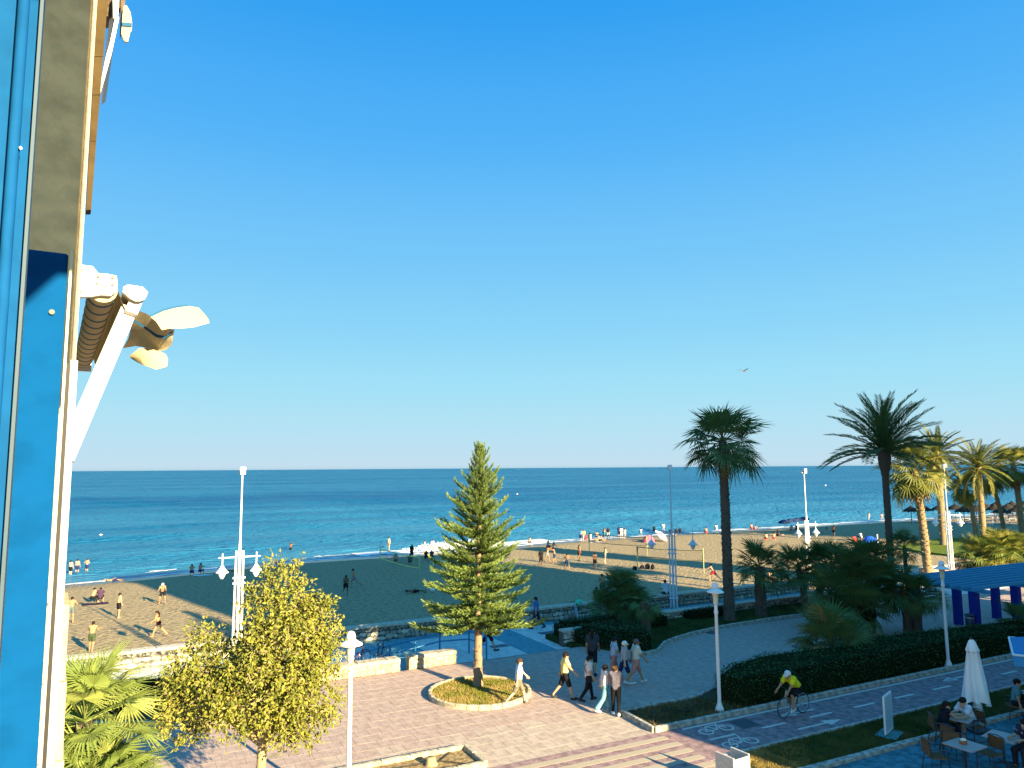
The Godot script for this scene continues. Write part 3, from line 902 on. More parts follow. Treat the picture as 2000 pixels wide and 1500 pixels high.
# ---------------------------------------------------------------- bicycles
func bicycle(label: String, where: Vector3, turn: float, frame: Material, group := "", lean := 0.0) -> Node3D:
	var o := thing("bicycle", label, "bicycle", where, turn, group)
	var holder: Array = []
	for x in [-0.5, 0.5]:
		var w := Node3D.new(); w.name = "wheel"; w.position = Vector3(x, 0.34, 0); o.add_child(w, true)
		var ring := []
		for i in 25: ring.append(Vector3(cos(TAU * i / 24), sin(TAU * i / 24), 0) * 0.325)
		part("tyre", tube_mesh(ring, [0.018], 6), M.rubber, w)
		var rim := []
		for i in 25: rim.append(Vector3(cos(TAU * i / 24), sin(TAU * i / 24), 0) * 0.302)
		part("rim", tube_mesh(rim, [0.009], 5), M.steel, w)
		var g := Shape.new()
		for i in 14:
			var a := TAU * i / 14
			g.tube([Vector3(0, 0, 0.02 if i % 2 else -0.02), Vector3(cos(a), sin(a), 0) * 0.3], [0.0025], 3, false)
		part("spokes", g.done(), M.steel, w)
		part("hub", tube_mesh([Vector3(0, 0, -0.05), Vector3(0, 0, 0.05)], [0.022], 8), M.steel, w)
	var g := Shape.new()
	var bb := Vector3(-0.06, 0.29, 0); var seat := Vector3(-0.2, 0.82, 0); var headt := Vector3(0.36, 0.86, 0); var headb := Vector3(0.40, 0.70, 0)
	g.tube([bb, seat], [0.017], 8); g.tube([seat - (seat - bb) * 0.08, headt], [0.016], 8); g.tube([bb, headb], [0.019], 8); g.tube([headt + Vector3(-0.01, 0.04, 0), headb], [0.02], 8)
	for z in [-1.0, 1.0]:
		g.tube([bb + Vector3(0, 0, z * 0.03), Vector3(-0.5, 0.34, z * 0.05)], [0.010], 6); g.tube([seat - (seat - bb) * 0.1, Vector3(-0.5, 0.34, z * 0.05)], [0.009], 6)
		g.tube([headb + Vector3(0.005, 0, z * 0.03), Vector3(0.5, 0.34, z * 0.05)], [0.012], 6)
	part("frame", g.done(), frame, o)
	g = Shape.new()
	g.tube([headt + Vector3(0, 0.04, 0), headt + Vector3(0.06, 0.10, 0)], [0.014], 6)
	g.tube([headt + Vector3(0.16, 0.02, -0.2), headt + Vector3(0.17, 0.10, -0.21), headt + Vector3(0.06, 0.11, -0.2), headt + Vector3(0.06, 0.11, 0.2), headt + Vector3(0.17, 0.10, 0.21), headt + Vector3(0.16, 0.02, 0.2)], [0.013], 6)
	part("handlebar", g.done(), M.rubber, o)
	g = Shape.new()
	g.tube([seat, seat + Vector3(-0.03, 0.12, 0)], [0.013], 6)
	g.blob(seat + Vector3(-0.06, 0.14, 0), Vector3(0.09, 0.025, 0.065), 6); g.blob(seat + Vector3(0.05, 0.145, 0), Vector3(0.1, 0.02, 0.025), 6)
	part("saddle", g.done(), M.rubber, o)
	g = Shape.new()
	g.tube([bb + Vector3(0, 0, -0.02), bb + Vector3(0, 0, -0.03)], [0.09], 14)
	g.tube([bb + Vector3(0, 0, 0.05), bb + Vector3(0.12, -0.11, 0.07)], [0.011], 5); g.tube([bb + Vector3(0, 0, -0.05), bb + Vector3(-0.12, 0.11, -0.07)], [0.011], 5)
	g.box(bb + Vector3(0.12, -0.11, 0.12), Vector3(0.09, 0.02, 0.07)); g.box(bb + Vector3(-0.12, 0.11, -0.12), Vector3(0.09, 0.02, 0.07))
	part("crank", g.done(), M.steel, o)
	return o

# ---------------------------------------------------------------- café
func cafe_chair(label: String, where: Vector3, turn: float) -> Node3D:
	var o := thing("cafe_chair", label, "chair", where, turn, "terrace armchairs")
	for s in [-1, 1]:
		part("leg", tube_mesh([Vector3(s * 0.25, 0, 0.24), Vector3(s * 0.24, 0.64, 0.22), Vector3(s * 0.24, 0.66, 0.15)], [0.014], 6), M.chair_tube, o)
		part("leg", tube_mesh([Vector3(s * 0.25, 0, -0.28), Vector3(s * 0.23, 0.45, -0.2), Vector3(s * 0.22, 0.86, -0.27)], [0.014], 6), M.chair_tube, o)
		part("armrest", box_mesh(Vector3(0.045, 0.025, 0.42), Vector3(s * 0.24, 0.665, -0.02), 0.008), M.chair_tube, o)
		part("stretcher", tube_mesh([Vector3(s * 0.245, 0.3, 0.23), Vector3(s * 0.245, 0.3, -0.24)], [0.010], 5), M.chair_tube, o)
	part("seat", box_mesh(Vector3(0.46, 0.035, 0.44), Vector3(0, 0.44, 0.01), 0.012), M.wicker, o)
	var g := Shape.new()
	g.bevel_box(Vector3(0, 0.69, -0.25), Vector3(0.44, 0.025, 0.36), 0.008, Basis(Vector3.RIGHT, -1.4))
	part("backrest", g.done(), M.wicker, o)
	part("top_rail", tube_mesh([Vector3(-0.22, 0.86, -0.27), Vector3(0, 0.89, -0.285), Vector3(0.22, 0.86, -0.27)], [0.014], 6), M.chair_tube, o)
	return o

func cafe_table(label: String, where: Vector3, turn: float) -> Node3D:
	var o := thing("cafe_table", label, "table", where, turn, "terrace tables")
	part("tabletop", box_mesh(Vector3(0.8, 0.03, 0.8), Vector3(0, 0.735, 0), 0.008), M.table_top, o)
	part("column", tube_mesh([Vector3(0, 0.03, 0), Vector3(0, 0.72, 0)], [0.035], 10), M.chair_tube, o)
	for i in 4:
		var a := PI / 4 + i * PI / 2
		part("foot", tube_mesh([Vector3(0, 0.06, 0), Vector3(cos(a) * 0.32, 0.02, sin(a) * 0.32)], [0.022, 0.016], 6), M.chair_tube, o)
	return o

# ---------------------------------------------------------------- beach things
func net(label: String, a: Vector3, b: Vector3, h: float, tape: Material, post_h := 2.5) -> void:
	var o := thing("volleyball_net", label, "volleyball net", a, 0.0, "volleyball nets on the sand")
	var d := b - a; d.y = 0.0
	for p in [Vector3.ZERO, d]: part("post", tube_mesh([p - Vector3(0, 0.2, 0), p + Vector3(0, post_h, 0)], [0.045], 8), M.net_post, o)
	for y in [h, h - 0.95]:
		var path := []
		for i in 9: path.append(d * (i / 8.0) + Vector3(0, y - 0.12 * sin(PI * i / 8.0), 0))
		part("tape", tube_mesh(path, [0.05 if y == h else 0.04], 4), tape, o)
	for u in [0.01, 0.99]: part("side_tape", tube_mesh([d * u + Vector3(0, h, 0), d * u + Vector3(0, h - 0.95, 0)], [0.045], 4), tape, o)
	var g := Shape.new()
	for i in 40:
		var u := (i + 0.5) / 40
		var sag := -0.12 * sin(PI * u)
		g.tube([d * u + Vector3(0, h + sag, 0), d * u + Vector3(0, h - 0.95 + sag, 0)], [0.004], 3, false)
	for k in 5:
		var path := []
		for i in 9: path.append(d * (i / 8.0) + Vector3(0, h - 0.16 * (k + 1) - 0.12 * sin(PI * i / 8.0), 0))
		g.tube(path, [0.004], 3, false)
	part("mesh", g.done(), M.net_cord, o)

func towel(label: String, where: Vector3, turn: float, c: Color) -> void:
	var g := Shape.new()
	var r := RandomNumberGenerator.new(); r.seed = int(absf(where.x) * 100)
	for i in 6:
		for j in 4:
			var f := func(a: int, b: int) -> Vector3: return Vector3((a - 3) * 0.3, 0.03 + 0.025 * sin(a * 2.1 + b * 1.3 + where.x), (b - 2) * 0.25)
			g.quad(f.call(i, j), f.call(i + 1, j), f.call(i + 1, j + 1), f.call(i, j + 1))
	var o := part("beach_towel", g.done(), cloth(c, "top"), self)
	o.position = where; o.rotation.y = turn
	tag(o, label, "towel")

func bag(label: String, where: Vector3, c: Color, size := 0.3, group := "") -> void:
	var o := thing("beach_bag", label, "bag", where, where.x, group)
	var r := RandomNumberGenerator.new(); r.seed = int(absf(where.x) * 100)
	var g := Shape.new()
	g.blob(Vector3(0, size * 0.5, 0), Vector3(size * 0.7, size * 0.55, size * 0.42), 7, 0.12, r)
	part("bag", g.done(), cloth(c, "bag"), o)
	part("handle", tube_mesh([Vector3(-size * 0.35, size * 0.9, 0), Vector3(-size * 0.15, size * 1.3, 0), Vector3(size * 0.15, size * 1.3, 0), Vector3(size * 0.35, size * 0.9, 0)], [0.018], 5), cloth(c * 0.7, "bag"), o)

func tent(label: String, where: Vector3, turn: float, c: Color, size: Vector3) -> void:
	var o := thing("beach_tent", label, "tent", where, turn, "")
	var g := Shape.new()
	g.smooth(true)
	var n := 10
	for i in n:
		for k in 12:
			var f := func(a: int, b: int) -> Vector3:
				var th := PI * 0.5 * a / n; var ph := TAU * b / 12
				var s := 1.0 - 0.10 * absf(sin(ph * 2.0)) * sin(th * 2.0)
				return Vector3(sin(th) * cos(ph) * size.x * s, cos(th) * size.y, sin(th) * sin(ph) * size.z * s)
			g.quad(f.call(i, k), f.call(i, k + 1), f.call(i + 1, k + 1), f.call(i + 1, k))
	part("canopy", g.done(), cloth(c, "tent"), o)
	for s in [0.0, PI / 2]:
		var path := []
		for i in 9:
			var th := PI * (i / 8.0 - 0.5)
			path.append(Vector3(sin(th) * cos(s + 0.785) * size.x * 1.0, cos(th) * size.y * 1.01, sin(th) * sin(s + 0.785) * size.z * 1.0))
		part("pole", tube_mesh(path, [0.012], 4), cloth(c * 0.5, "tent"), o)

func parasol(label: String, where: Vector3, h: float, r: float, c1: Color, c2: Color, tilt := Vector3.ZERO, group := "") -> void:
	var o := thing("parasol", label, "parasol", where, 0.0, group)
	part("pole", tube_mesh([Vector3(0, -0.2, 0), Vector3(0, h, 0)], [0.02], 6), M.steel, o)
	for i in 8:
		var g := Shape.new()
		var a := TAU * i / 8; var b := TAU * (i + 1) / 8
		var A := Vector3(cos(a) * r, h - 0.42 * r, sin(a) * r); var B := Vector3(cos(b) * r, h - 0.42 * r, sin(b) * r); var T := Vector3(0, h, 0)
		var m1 := T.lerp(A, 0.5) + Vector3(0, 0.07, 0); var m2 := T.lerp(B, 0.5) + Vector3(0, 0.07, 0)
		g.tri(T, m1, m2); g.quad(m1, A, B, m2)
		g.quad(A, A - Vector3(0, 0.12, 0), B - Vector3(0, 0.12, 0), B)
		part("panel", g.done(), cloth(c1 if i % 2 else c2, "tent"), o)
	o.rotation = tilt

func straw_umbrella(label: String, where: Vector3) -> Node3D:
	var o := thing("straw_umbrella", label, "parasol", where, 0.0, "thatched beach umbrellas")
	var r := RandomNumberGenerator.new(); r.seed = 8
	part("pole", tube_mesh([Vector3.ZERO, Vector3(0, 2.5, 0)], [0.06], 6), M.bark, o)
	var g := Shape.new()
	g.lathe([Vector2(1.55, 1.95), Vector2(1.0, 2.35), Vector2(0.3, 2.75), Vector2(0.12, 2.95), Vector2(0.0, 3.15)], Vector3.ZERO, 14)
	for i in 70:
		var a := r.randf() * TAU
		var p := Vector3(cos(a) * 1.45, 2.02, sin(a) * 1.45); var s := Vector3(-sin(a), 0, cos(a)) * 0.09
		g.tri(p - s, p + Vector3(cos(a) * 0.2, -r.randf_range(0.15, 0.35), sin(a) * 0.2), p + s)
	part("thatch", g.done(), M.thatch, o)
	return o

func lounger(label: String, where: Vector3, turn: float, up: bool) -> Node3D:
	var o := thing("sun_lounger", label, "sun lounger", where, turn, "sun loungers under the thatched umbrellas")
	part("bed", box_mesh(Vector3(1.3, 0.07, 0.6), Vector3(0.3, 0.33, 0), 0.02), M.lounger, o)
	var g := Shape.new(); g.bevel_box(Vector3(-0.58, 0.55 if up else 0.36, 0), Vector3(0.7, 0.07, 0.6), 0.02, Basis(Vector3.BACK, -0.75 if up else -0.05))
	part("backrest", g.done(), M.lounger, o)
	for x in [-0.3, 0.85]:
		for z in [-0.26, 0.26]: part("leg", box_mesh(Vector3(0.05, 0.3, 0.05), Vector3(x, 0.15, z)), M.lamp_white, o)
	return o

func pts(a: Array) -> PackedVector2Array: return PackedVector2Array(a)

# A flat shape cut from board or cloth: outline points in space, given a thickness along d
func plate(outline: Array, d: Vector3) -> ArrayMesh:
	var g := Shape.new()
	var c := Vector3.ZERO
	for p in outline: c += p
	c /= outline.size()
	var nrm := d.normalized()
	var ex: Vector3 = (outline[1] - outline[0]).slide(nrm).normalized(); var ey := nrm.cross(ex)
	var flat := PackedVector2Array()
	for p in outline: flat.append(Vector2((p - c).dot(ex), (p - c).dot(ey)))
	var idx := Geometry2D.triangulate_polygon(flat)
	for i in range(0, idx.size(), 3):
		var A: Vector3 = outline[idx[i]]; var B: Vector3 = outline[idx[i + 1]]; var C: Vector3 = outline[idx[i + 2]]
		if (B - A).cross(C - A).dot(nrm) < 0: var w := B; B = C; C = w
		g.tri(A, B, C); g.tri(A + d, C + d, B + d)
	for i in outline.size():
		var j := (i + 1) % outline.size()
		g.quad(outline[i], outline[j], outline[j] + d, outline[i] + d)
	return g.done()

# ================================================================ ground shapes shared by several builders
func shore(s: float) -> float:
	var xs := [-60, -20, -5, 3, 12.5, 20, 30, 43, 56, 70, 90, 112, 130, 150, 200, 300]
	var ys := [78, 82, 84, 86, 89.5, 91, 91, 92, 95, 96, 96.5, 96.5, 96.5, 97, 99, 102]
	for i in xs.size() - 1:
		if s <= xs[i + 1]: return lerpf(ys[i], ys[i + 1], clampf((s - xs[i]) / float(xs[i + 1] - xs[i]), 0, 1))
	return 102.0

func sand(s: float, t: float) -> float:
	var e := shore(s) - t
	return SEA - 0.25 + 0.25 * smoothstep(0, 1, (e + 6) / 6) + 0.5 * smoothstep(0, 1, e / 9.0) + 0.2 * smoothstep(0, 1, (e - 5) / 30.0)

func on_sand(s: float, t: float) -> Vector3: return at(s, t, sand(s, t))

# ================================================================ the scene
const EXPOSURE := 4.5

func _ready() -> void:
	rng.seed = 4
	# --- camera
	var cam := Camera3D.new()
	cam.name = "camera"
	cam.fov = 54.70
	cam.near = 0.05
	cam.far = 30000.0
	cam.position = Vector3(0, 8.4, 0)
	cam.rotation = Vector3(0.11229, 0, -0.00698)
	add_child(cam)
	cam.current = true
	# --- sky
	var env := Environment.new()
	env.background_mode = Environment.BG_SKY
	var sky := Sky.new()
	var pano := PanoramaSkyMaterial.new()
	var im := Image.create(64, 720, false, Image.FORMAT_RGBF)
	var el := [-90.0, -2.0, 0.0, 1.3, 3.5, 6.4, 11.0, 16.0, 25.0, 34.0, 50.0, 90.0]
	var sc := [Vector3(0.25, 0.42, 0.55), Vector3(0.45, 0.66, 0.80), Vector3(0.56, 0.74, 0.86), Vector3(0.52, 0.755, 0.885), Vector3(0.45, 0.765, 0.91), Vector3(0.36, 0.75, 0.935), Vector3(0.26, 0.66, 0.95), Vector3(0.185, 0.575, 0.95), Vector3(0.085, 0.445, 0.94), Vector3(0.03, 0.345, 0.88), Vector3(0.03, 0.335, 0.88), Vector3(0.03, 0.32, 0.86)]
	for y in 720:
		var e := 90.0 - 180.0 * (y + 0.5) / 720.0
		for i in el.size() - 1:
			if e >= el[i] and e <= el[i + 1]:
				var v: Vector3 = (sc[i] as Vector3).lerp(sc[i + 1], smoothstep(0.0, 1.0, (e - el[i]) / (el[i + 1] - el[i])) * 0.3 + 0.7 * (e - el[i]) / (el[i + 1] - el[i])) / EXPOSURE
				for x in 64:   # clear air is brighter and whiter around the low sun, behind the viewer
					var az := TAU * (x + 0.5) / 64.0
					var near := sin(az) * cos(deg_to_rad(e)) * 0.6275 - cos(az) * cos(deg_to_rad(e)) * 0.713 + sin(deg_to_rad(e)) * 0.309
					var w := pow(clampf(near, 0.0, 1.0), 2.0)
					im.set_pixel(x, y, Color(v.x * (1.0 + 0.5 * w) + 0.03 * w, v.y * (1.0 + 0.7 * w) + 0.10 * w, v.z * (1.0 + 0.6 * w) + 0.12 * w))
	pano.panorama = ImageTexture.create_from_image(im)
	sky.sky_material = pano
	env.sky = sky
	env.ambient_light_source = Environment.AMBIENT_SOURCE_SKY
	env.tonemap_mode = Environment.TONE_MAPPER_LINEAR
	env.tonemap_exposure = EXPOSURE
	env.sdfgi_enabled = true
	env.ssao_enabled = true
	env.ssil_enabled = true
	var we := WorldEnvironment.new()
	we.name = "world_environment"
	we.environment = env
	add_child(we)
	# --- sun: low, behind the camera on the right
	var sun := DirectionalLight3D.new()
	sun.name = "sun"
	sun.light_energy = 1.6
	sun.light_color = Color(1.0, 0.905, 0.70)
	sun.light_angular_distance = 0.5
	sun.shadow_enabled = true
	add_child(sun)
	sun.look_at_from_position(Vector3(66, 32.5, 75), Vector3.ZERO)

	palette()
	ground()
	sea()
	walls()
	beds()
	own_building()
	towers()
	plants()
	lamps_and_rails()
	pergola()
	walkers()
	cafe()
	beach_life()
	# repeats of a kind belong together
	var words := {"person": "people on the plaza, the terrace and the beach", "palm tree": "palms along the seafront", "hedge": "clipped hedges of the beds", "street lamp": "white street lamps", "bicycle": "bicycles", "table": "terrace tables", "buoy": "buoys on the sea", "bag": "bags on the beach", "towel": "beach towels", "tent": "beach tents", "building": "apartment buildings", "awning": "striped awnings", "shutter": "blue shutters", "wall": "walls along the promenade"}
	for o in get_children():
		if o.has_meta("category") and not o.has_meta("group") and words.has(o.get_meta("category")): o.set_meta("group", words[o.get_meta("category")])

func palette() -> void:
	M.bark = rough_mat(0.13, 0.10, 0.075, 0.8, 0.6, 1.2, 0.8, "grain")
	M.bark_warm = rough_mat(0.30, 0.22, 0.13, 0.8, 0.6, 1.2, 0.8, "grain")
	M.pine_bark = rough_mat(0.30, 0.22, 0.15, 0.5, 0.5, 1.25, 0.9, "grain")
	M.pale_bark = rough_mat(0.38, 0.30, 0.17, 0.6, 0.75, 1.1, 0.5, "grain")
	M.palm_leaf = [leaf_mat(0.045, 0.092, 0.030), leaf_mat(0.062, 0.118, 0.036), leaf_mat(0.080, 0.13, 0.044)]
	M.palm_leaf_lit = [leaf_mat(0.13, 0.14, 0.030), leaf_mat(0.19, 0.18, 0.040), leaf_mat(0.085, 0.105, 0.028)]  # lit copy of the palm leaves, sunlight put into the colour
	M.palm_bright = [leaf_mat(0.15, 0.19, 0.045), leaf_mat(0.21, 0.24, 0.065), leaf_mat(0.11, 0.15, 0.035)]  # brightest leaf copy, sunlight put into its green as well
	M.dead_leaf = leaf_mat(0.26, 0.17, 0.07)
	M.fruit = leaf_mat(0.20, 0.18, 0.11)
	M.pine_leaf = leaf_mat(1, 1, 1, 0.1)
	M.pine_leaf.vertex_color_use_as_albedo = true
	M.hedge_leaf = leaf_mat(1, 1, 1, 0.05, 0.85)
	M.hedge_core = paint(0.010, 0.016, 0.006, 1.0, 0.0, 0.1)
	M.grass = leaf_mat(1, 1, 1, 0.1)
	M.lamp_white = paint(0.70, 0.69, 0.66, 0.4)
	M.lamp_cup = paint(0.66, 0.58, 0.42, 0.4)
	M.mast_white = paint(0.78, 0.72, 0.68, 0.4)
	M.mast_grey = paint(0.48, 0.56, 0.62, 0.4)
	M.lamp_glass = paint(0.75, 0.78, 0.78, 0.15)
	M.mortar = rough_mat(0.12, 0.115, 0.10, 1.5)
	M.cream_core = rough_mat(0.40, 0.33, 0.22, 1.5)
	M.coping = rough_mat(0.50, 0.45, 0.36, 1.2, 0.75, 1.1)
	M.wall_stones = [rough_mat(0.52, 0.48, 0.38, 0.9), rough_mat(0.44, 0.40, 0.32, 0.9), rough_mat(0.60, 0.55, 0.45, 0.9), rough_mat(0.32, 0.30, 0.26, 0.9)]
	M.kerb = rough_mat(0.46, 0.43, 0.36, 1.5, 0.6, 1.15)
	M.kerb_pale = rough_mat(0.50, 0.43, 0.31, 1.5, 0.7, 1.1)
	M.steel = paint(0.55, 0.56, 0.58, 0.3, 0.9)
	M.rubber = paint(0.02, 0.02, 0.022, 0.6)
	M.rail_blue = paint(0.025, 0.17, 0.33, 0.4)
	M.edge_blue = paint(0.035, 0.07, 0.11, 0.6)
	M.chair_tube = paint(0.035, 0.035, 0.04, 0.4)
	M.wicker = rough_mat(0.20, 0.12, 0.06, 0.2, 0.5, 1.2, 0.9, "speck")
	M.table_top = rough_mat(0.40, 0.33, 0.30, 0.5, 0.85, 1.05, 0.1, "grain", 0.35)
	M.net_post = paint(0.30, 0.32, 0.16, 0.6)
	M.net_cord = paint(0.06, 0.06, 0.06, 0.8)
	M.tape_yellow = paint(0.80, 0.68, 0.16, 0.7)
	M.tape_dark = paint(0.16, 0.15, 0.08, 0.7)
	M.thatch = rough_mat(0.05, 0.042, 0.034, 0.4, 0.5, 1.2, 0.9, "grain")  # thatch darkened in place of shade that misses its top
	M.lounger = paint(0.40, 0.45, 0.50, 0.7)
	M.pergola_blue = rough_mat(0.05, 0.30, 0.50, 1.2, 0.85, 1.08, 0.15, "grain", 0.55)
	M.post_blue = rough_mat(0.012, 0.03, 0.25, 1.2, 0.85, 1.08, 0.15, "grain", 0.5)
	M.cream_stone = [rough_mat(0.47, 0.40, 0.28, 0.9), rough_mat(0.43, 0.36, 0.25, 0.9), rough_mat(0.50, 0.44, 0.32, 0.9)]
	M.box_grey = rough_mat(0.55, 0.52, 0.46, 0.8, 0.9, 1.04, 0.1)
	M.rail_grey = paint(0.35, 0.38, 0.42, 0.4)
	M.rivet = paint(0.12, 0.13, 0.12, 0.6)
	M.bolt = paint(0.16, 0.12, 0.09, 0.6)
	M.zebra = rough_mat(0.50, 0.425, 0.32, 0.5, 0.6, 1.1, 0.2, "grain")
	M.road_white = rough_mat(0.74, 0.70, 0.62, 0.6, 0.6, 1.1, 0.2, "grain")
	store.stones = []
	for i in 8: store.stones.append(stone_variant(40 + i))
	store.small_leaf = leaf_mesh(0.075, 0.045)
	store.tuft = tuft_mesh()

# ---------------------------------------------------------------- ground, paving, sand
func ground() -> void:
	var base := rough_mat(0.16, 0.12, 0.10, 2.0)
	sheet("ground", rect(-60, -60, 140, 37.0), -1.2, -0.175, base)
	# plaza: a bed of joints and the paving tiles on it
	var plaza := sheet("plaza", rect(-14, -20, 62, 30.75), -0.6, -0.005, rough_mat(0.32, 0.245, 0.225, 2.0))
	tag(plaza, "pink paved plaza with a band of paler tiles")
	var pink := []
	for c in [Vector3(0.385, 0.29, 0.247), Vector3(0.378, 0.284, 0.243), Vector3(0.392, 0.296, 0.252), Vector3(0.388, 0.292, 0.253)]: pink.append(rough_mat(c.x, c.y, c.z, 2.3, 0.88, 1.06, 0.12))
	var pale := []
	for c in [Vector3(0.41, 0.33, 0.27), Vector3(0.40, 0.32, 0.262), Vector3(0.425, 0.345, 0.285)]: pale.append(rough_mat(c.x, c.y, c.z, 2.3, 0.88, 1.06, 0.12))
	var r := RandomNumberGenerator.new(); r.seed = 3
	var ts := 0.40; var tt := 0.60
	var tile := box_mesh(Vector3(ts - 0.006, 0.03, tt - 0.006), Vector3(0, -0.015, 0), 0.003)
	var rest := {}
	var spots := []
	for j in range(27, 51):
		for i in range(-30, 155):
			var s := (i + 0.5) * ts + (ts * 0.5 if j % 2 else 0.0); var t := (j + 0.5) * tt
			var p := at(s, t)
			if p.z > -17.0 or absf(p.x) > -p.z * 0.74 + 1.0: continue
			if t < 19.9 and s > 15.0: continue
			spots.append([p.length(), s, t, i, j])
	spots.sort_custom(func(a, b): return a[0] < b[0])
	var made := 0
	for q in spots:
		var s: float = q[1]; var t: float = q[2]
		var edge := 22.45 + 0.32 * (1.0 if int(floor(s / 0.8)) % 2 else -1.0)
		var m: Material
		if t < edge and t > 20.0: m = pale[r.randi() % 3]
		else: m = pink[r.randi() % 4]
		var xf := Transform3D(Basis.from_euler(Vector3(r.randf_range(-0.002, 0.002), 0, r.randf_range(-0.003, 0.003))), Vector3(s, r.randf_range(-0.002, 0.002), -t))
		if made < 300:
			var o := part("tile", tile, m, plaza)
			o.transform = xf
			made += 1
		else:
			if not rest.has(m): rest[m] = SurfaceTool.new()
			(rest[m] as SurfaceTool).append_from(tile, 0, xf)
	for c in [Vector2(28.22, 25.80), Vector2(26.75, 29.96)]:
		part("manhole_cover", lathe_mesh([Vector2(0.0, 0.0), Vector2(0.33, 0.0), Vector2(0.33, 0.012), Vector2(0.0, 0.012)], 18), paint(0.10, 0.095, 0.10, 0.6, 0.4), plaza).position = Vector3(c.x, 0.002, -c.y)
	for m in rest:
		var o := part("tiles", rest[m].commit(), m, plaza)
		o.set_meta("kind", "stuff")
	# bicycle path with its markings
	var track := rough_mat(0.30, 0.205, 0.205, 2.2, 0.75, 1.1, 0.3)
	var path := sheet("bicycle_path", rect(-10, 17.35, 75, 19.88), -0.1, 0.006, track)
	tag(path, "two-way bicycle path with painted dashes")
	var paintwork := func(called: String, outline: PackedVector2Array) -> void:
		var g := Shape.new()
		var poly := PackedVector2Array()
		for p in outline: poly.append(Vector2(p.x, -p.y))
		g.slab(poly, 0.005, 0.011)
		part(called, g.done(), M.road_white, path)
	paintwork.call("edge_line", rect(16.2, 19.68, 75, 19.78))
	paintwork.call("edge_line", rect(15.9, 17.45, 75, 17.54))
	for i in 26: paintwork.call("lane_dash", rect(16.35 + i * 2.18, 18.56, 17.4 + i * 2.18, 18.66))
	var k := 0
	for t in [19.4, 18.83, 18.27, 17.72, 17.17, 16.6]:
		paintwork.call("crossing_stripe", rect(8.0, t - 0.14, 15.3 + r.randf_range(-0.08, 0.08), t + 0.14))
		path.get_child(path.get_child_count() - 1).material_override = M.zebra
	for a in [[20.3, 17.98, 1.0], [21.0, 19.15, -1.0], [29.8, 19.15, -1.0]]:
		var d: float = a[2]; var c := Vector2(a[0], a[1])
		paintwork.call("arrow_shaft", rect(c.x - 0.85, c.y - 0.045, c.x + 0.5, c.y + 0.045))
		paintwork.call("arrow_head", pts([c + Vector2(d * 1.15, 0), c + Vector2(d * 0.45, 0.22), c + Vector2(d * 0.45, -0.22)]))
	for c in [Vector2(17.0, 17.98), Vector2(17.15, 19.2)]:
		for x in [-0.42, 0.42]:
			for i in 10:
				var a := TAU * i / 10; var b := TAU * (i + 1) / 10
				var o2: Vector2 = c + Vector2(x, 0)
				paintwork.call("bicycle_symbol", pts([o2 + Vector2(cos(a), sin(a)) * 0.26, o2 + Vector2(cos(b), sin(b)) * 0.26, o2 + Vector2(cos(b), sin(b)) * 0.2, o2 + Vector2(cos(a), sin(a)) * 0.2]))
		for l in [[-0.42, 0.0, -0.12, 0.38], [-0.12, 0.38, 0.3, 0.36], [0.3, 0.36, 0.42, 0.0], [-0.12, 0.38, 0.05, 0.0], [0.05, 0.0, 0.3, 0.36], [-0.42, 0.0, 0.05, 0.0], [0.3, 0.36, 0.36, 0.52]]:
			var a: Vector2 = c + Vector2(l[0], l[1]); var b: Vector2 = c + Vector2(l[2], l[3])
			var n: Vector2 = (b - a).orthogonal().normalized() * 0.028
			paintwork.call("bicycle_symbol", pts([a + n, b + n, b - n, a - n]))
	var lid := part("manhole_cover", box_mesh(Vector3(0.75, 0.012, 0.75), Vector3(18.35, 0.008, -19.2)), paint(0.09, 0.09, 0.10, 0.6, 0.4), path)
	# promenade: pale slabs with blue bands
	var prom := sheet("promenade", rect(-20, 30.75, 90, 37.25), -0.8, PROM - 0.012, rough_mat(0.20, 0.21, 0.22, 2.0))
	tag(prom, "pale promenade with blue cross bands beside the sea wall")
	var slab_m := [rough_mat(0.52, 0.53, 0.50, 2.2, 0.85, 1.06, 0.2), rough_mat(0.49, 0.505, 0.48, 2.2, 0.85, 1.06, 0.2), rough_mat(0.55, 0.555, 0.52, 2.2, 0.85, 1.06, 0.2)]
	var band_m := [rough_mat(0.11, 0.27, 0.31, 2.2, 0.85, 1.06, 0.2), rough_mat(0.12, 0.28, 0.32, 2.2, 0.85, 1.06, 0.2)]
	var border_m := rough_mat(0.55, 0.56, 0.54, 2.0, 0.85, 1.06, 0.2)
	var slab_mesh := box_mesh(Vector3(0.79, 0.03, 0.79), Vector3(0, -0.015, 0), 0.005)
	var far := {}
	made = 0
	for j in 8:
		for i in range(-14, 105):
			var s := (i + 0.5) * 0.8; var t := 30.77 + (j + 0.5) * 0.8
			var p := at(s, t)
			if absf(p.x) > -p.z * 0.74 + 1.0: continue
			var blue := false
			for b in [[10.4, 12.8], [16.7, 18.45], [29.5, 31.3], [42.5, 44.2], [55.4, 57.0]]:
				if s > b[0] and s < b[1]: blue = true
			if j == 7 and s > 3.0: blue = true
			var m: Material = band_m[r.randi() % 2] if blue else (border_m if j == 0 else slab_m[r.randi() % 3])
			var xf := Transform3D(Basis.IDENTITY, Vector3(s, PROM + r.randf_range(-0.002, 0.002), -t))
			if made < 300 and s > 3 and s < 38:
				part("slab", slab_mesh, m, prom).transform = xf
				made += 1
			else:
				if not far.has(m): far[m] = SurfaceTool.new()
				(far[m] as SurfaceTool).append_from(slab_mesh, 0, xf)
	for m in far: part("slabs", far[m].commit(), m, prom).set_meta("kind", "stuff")
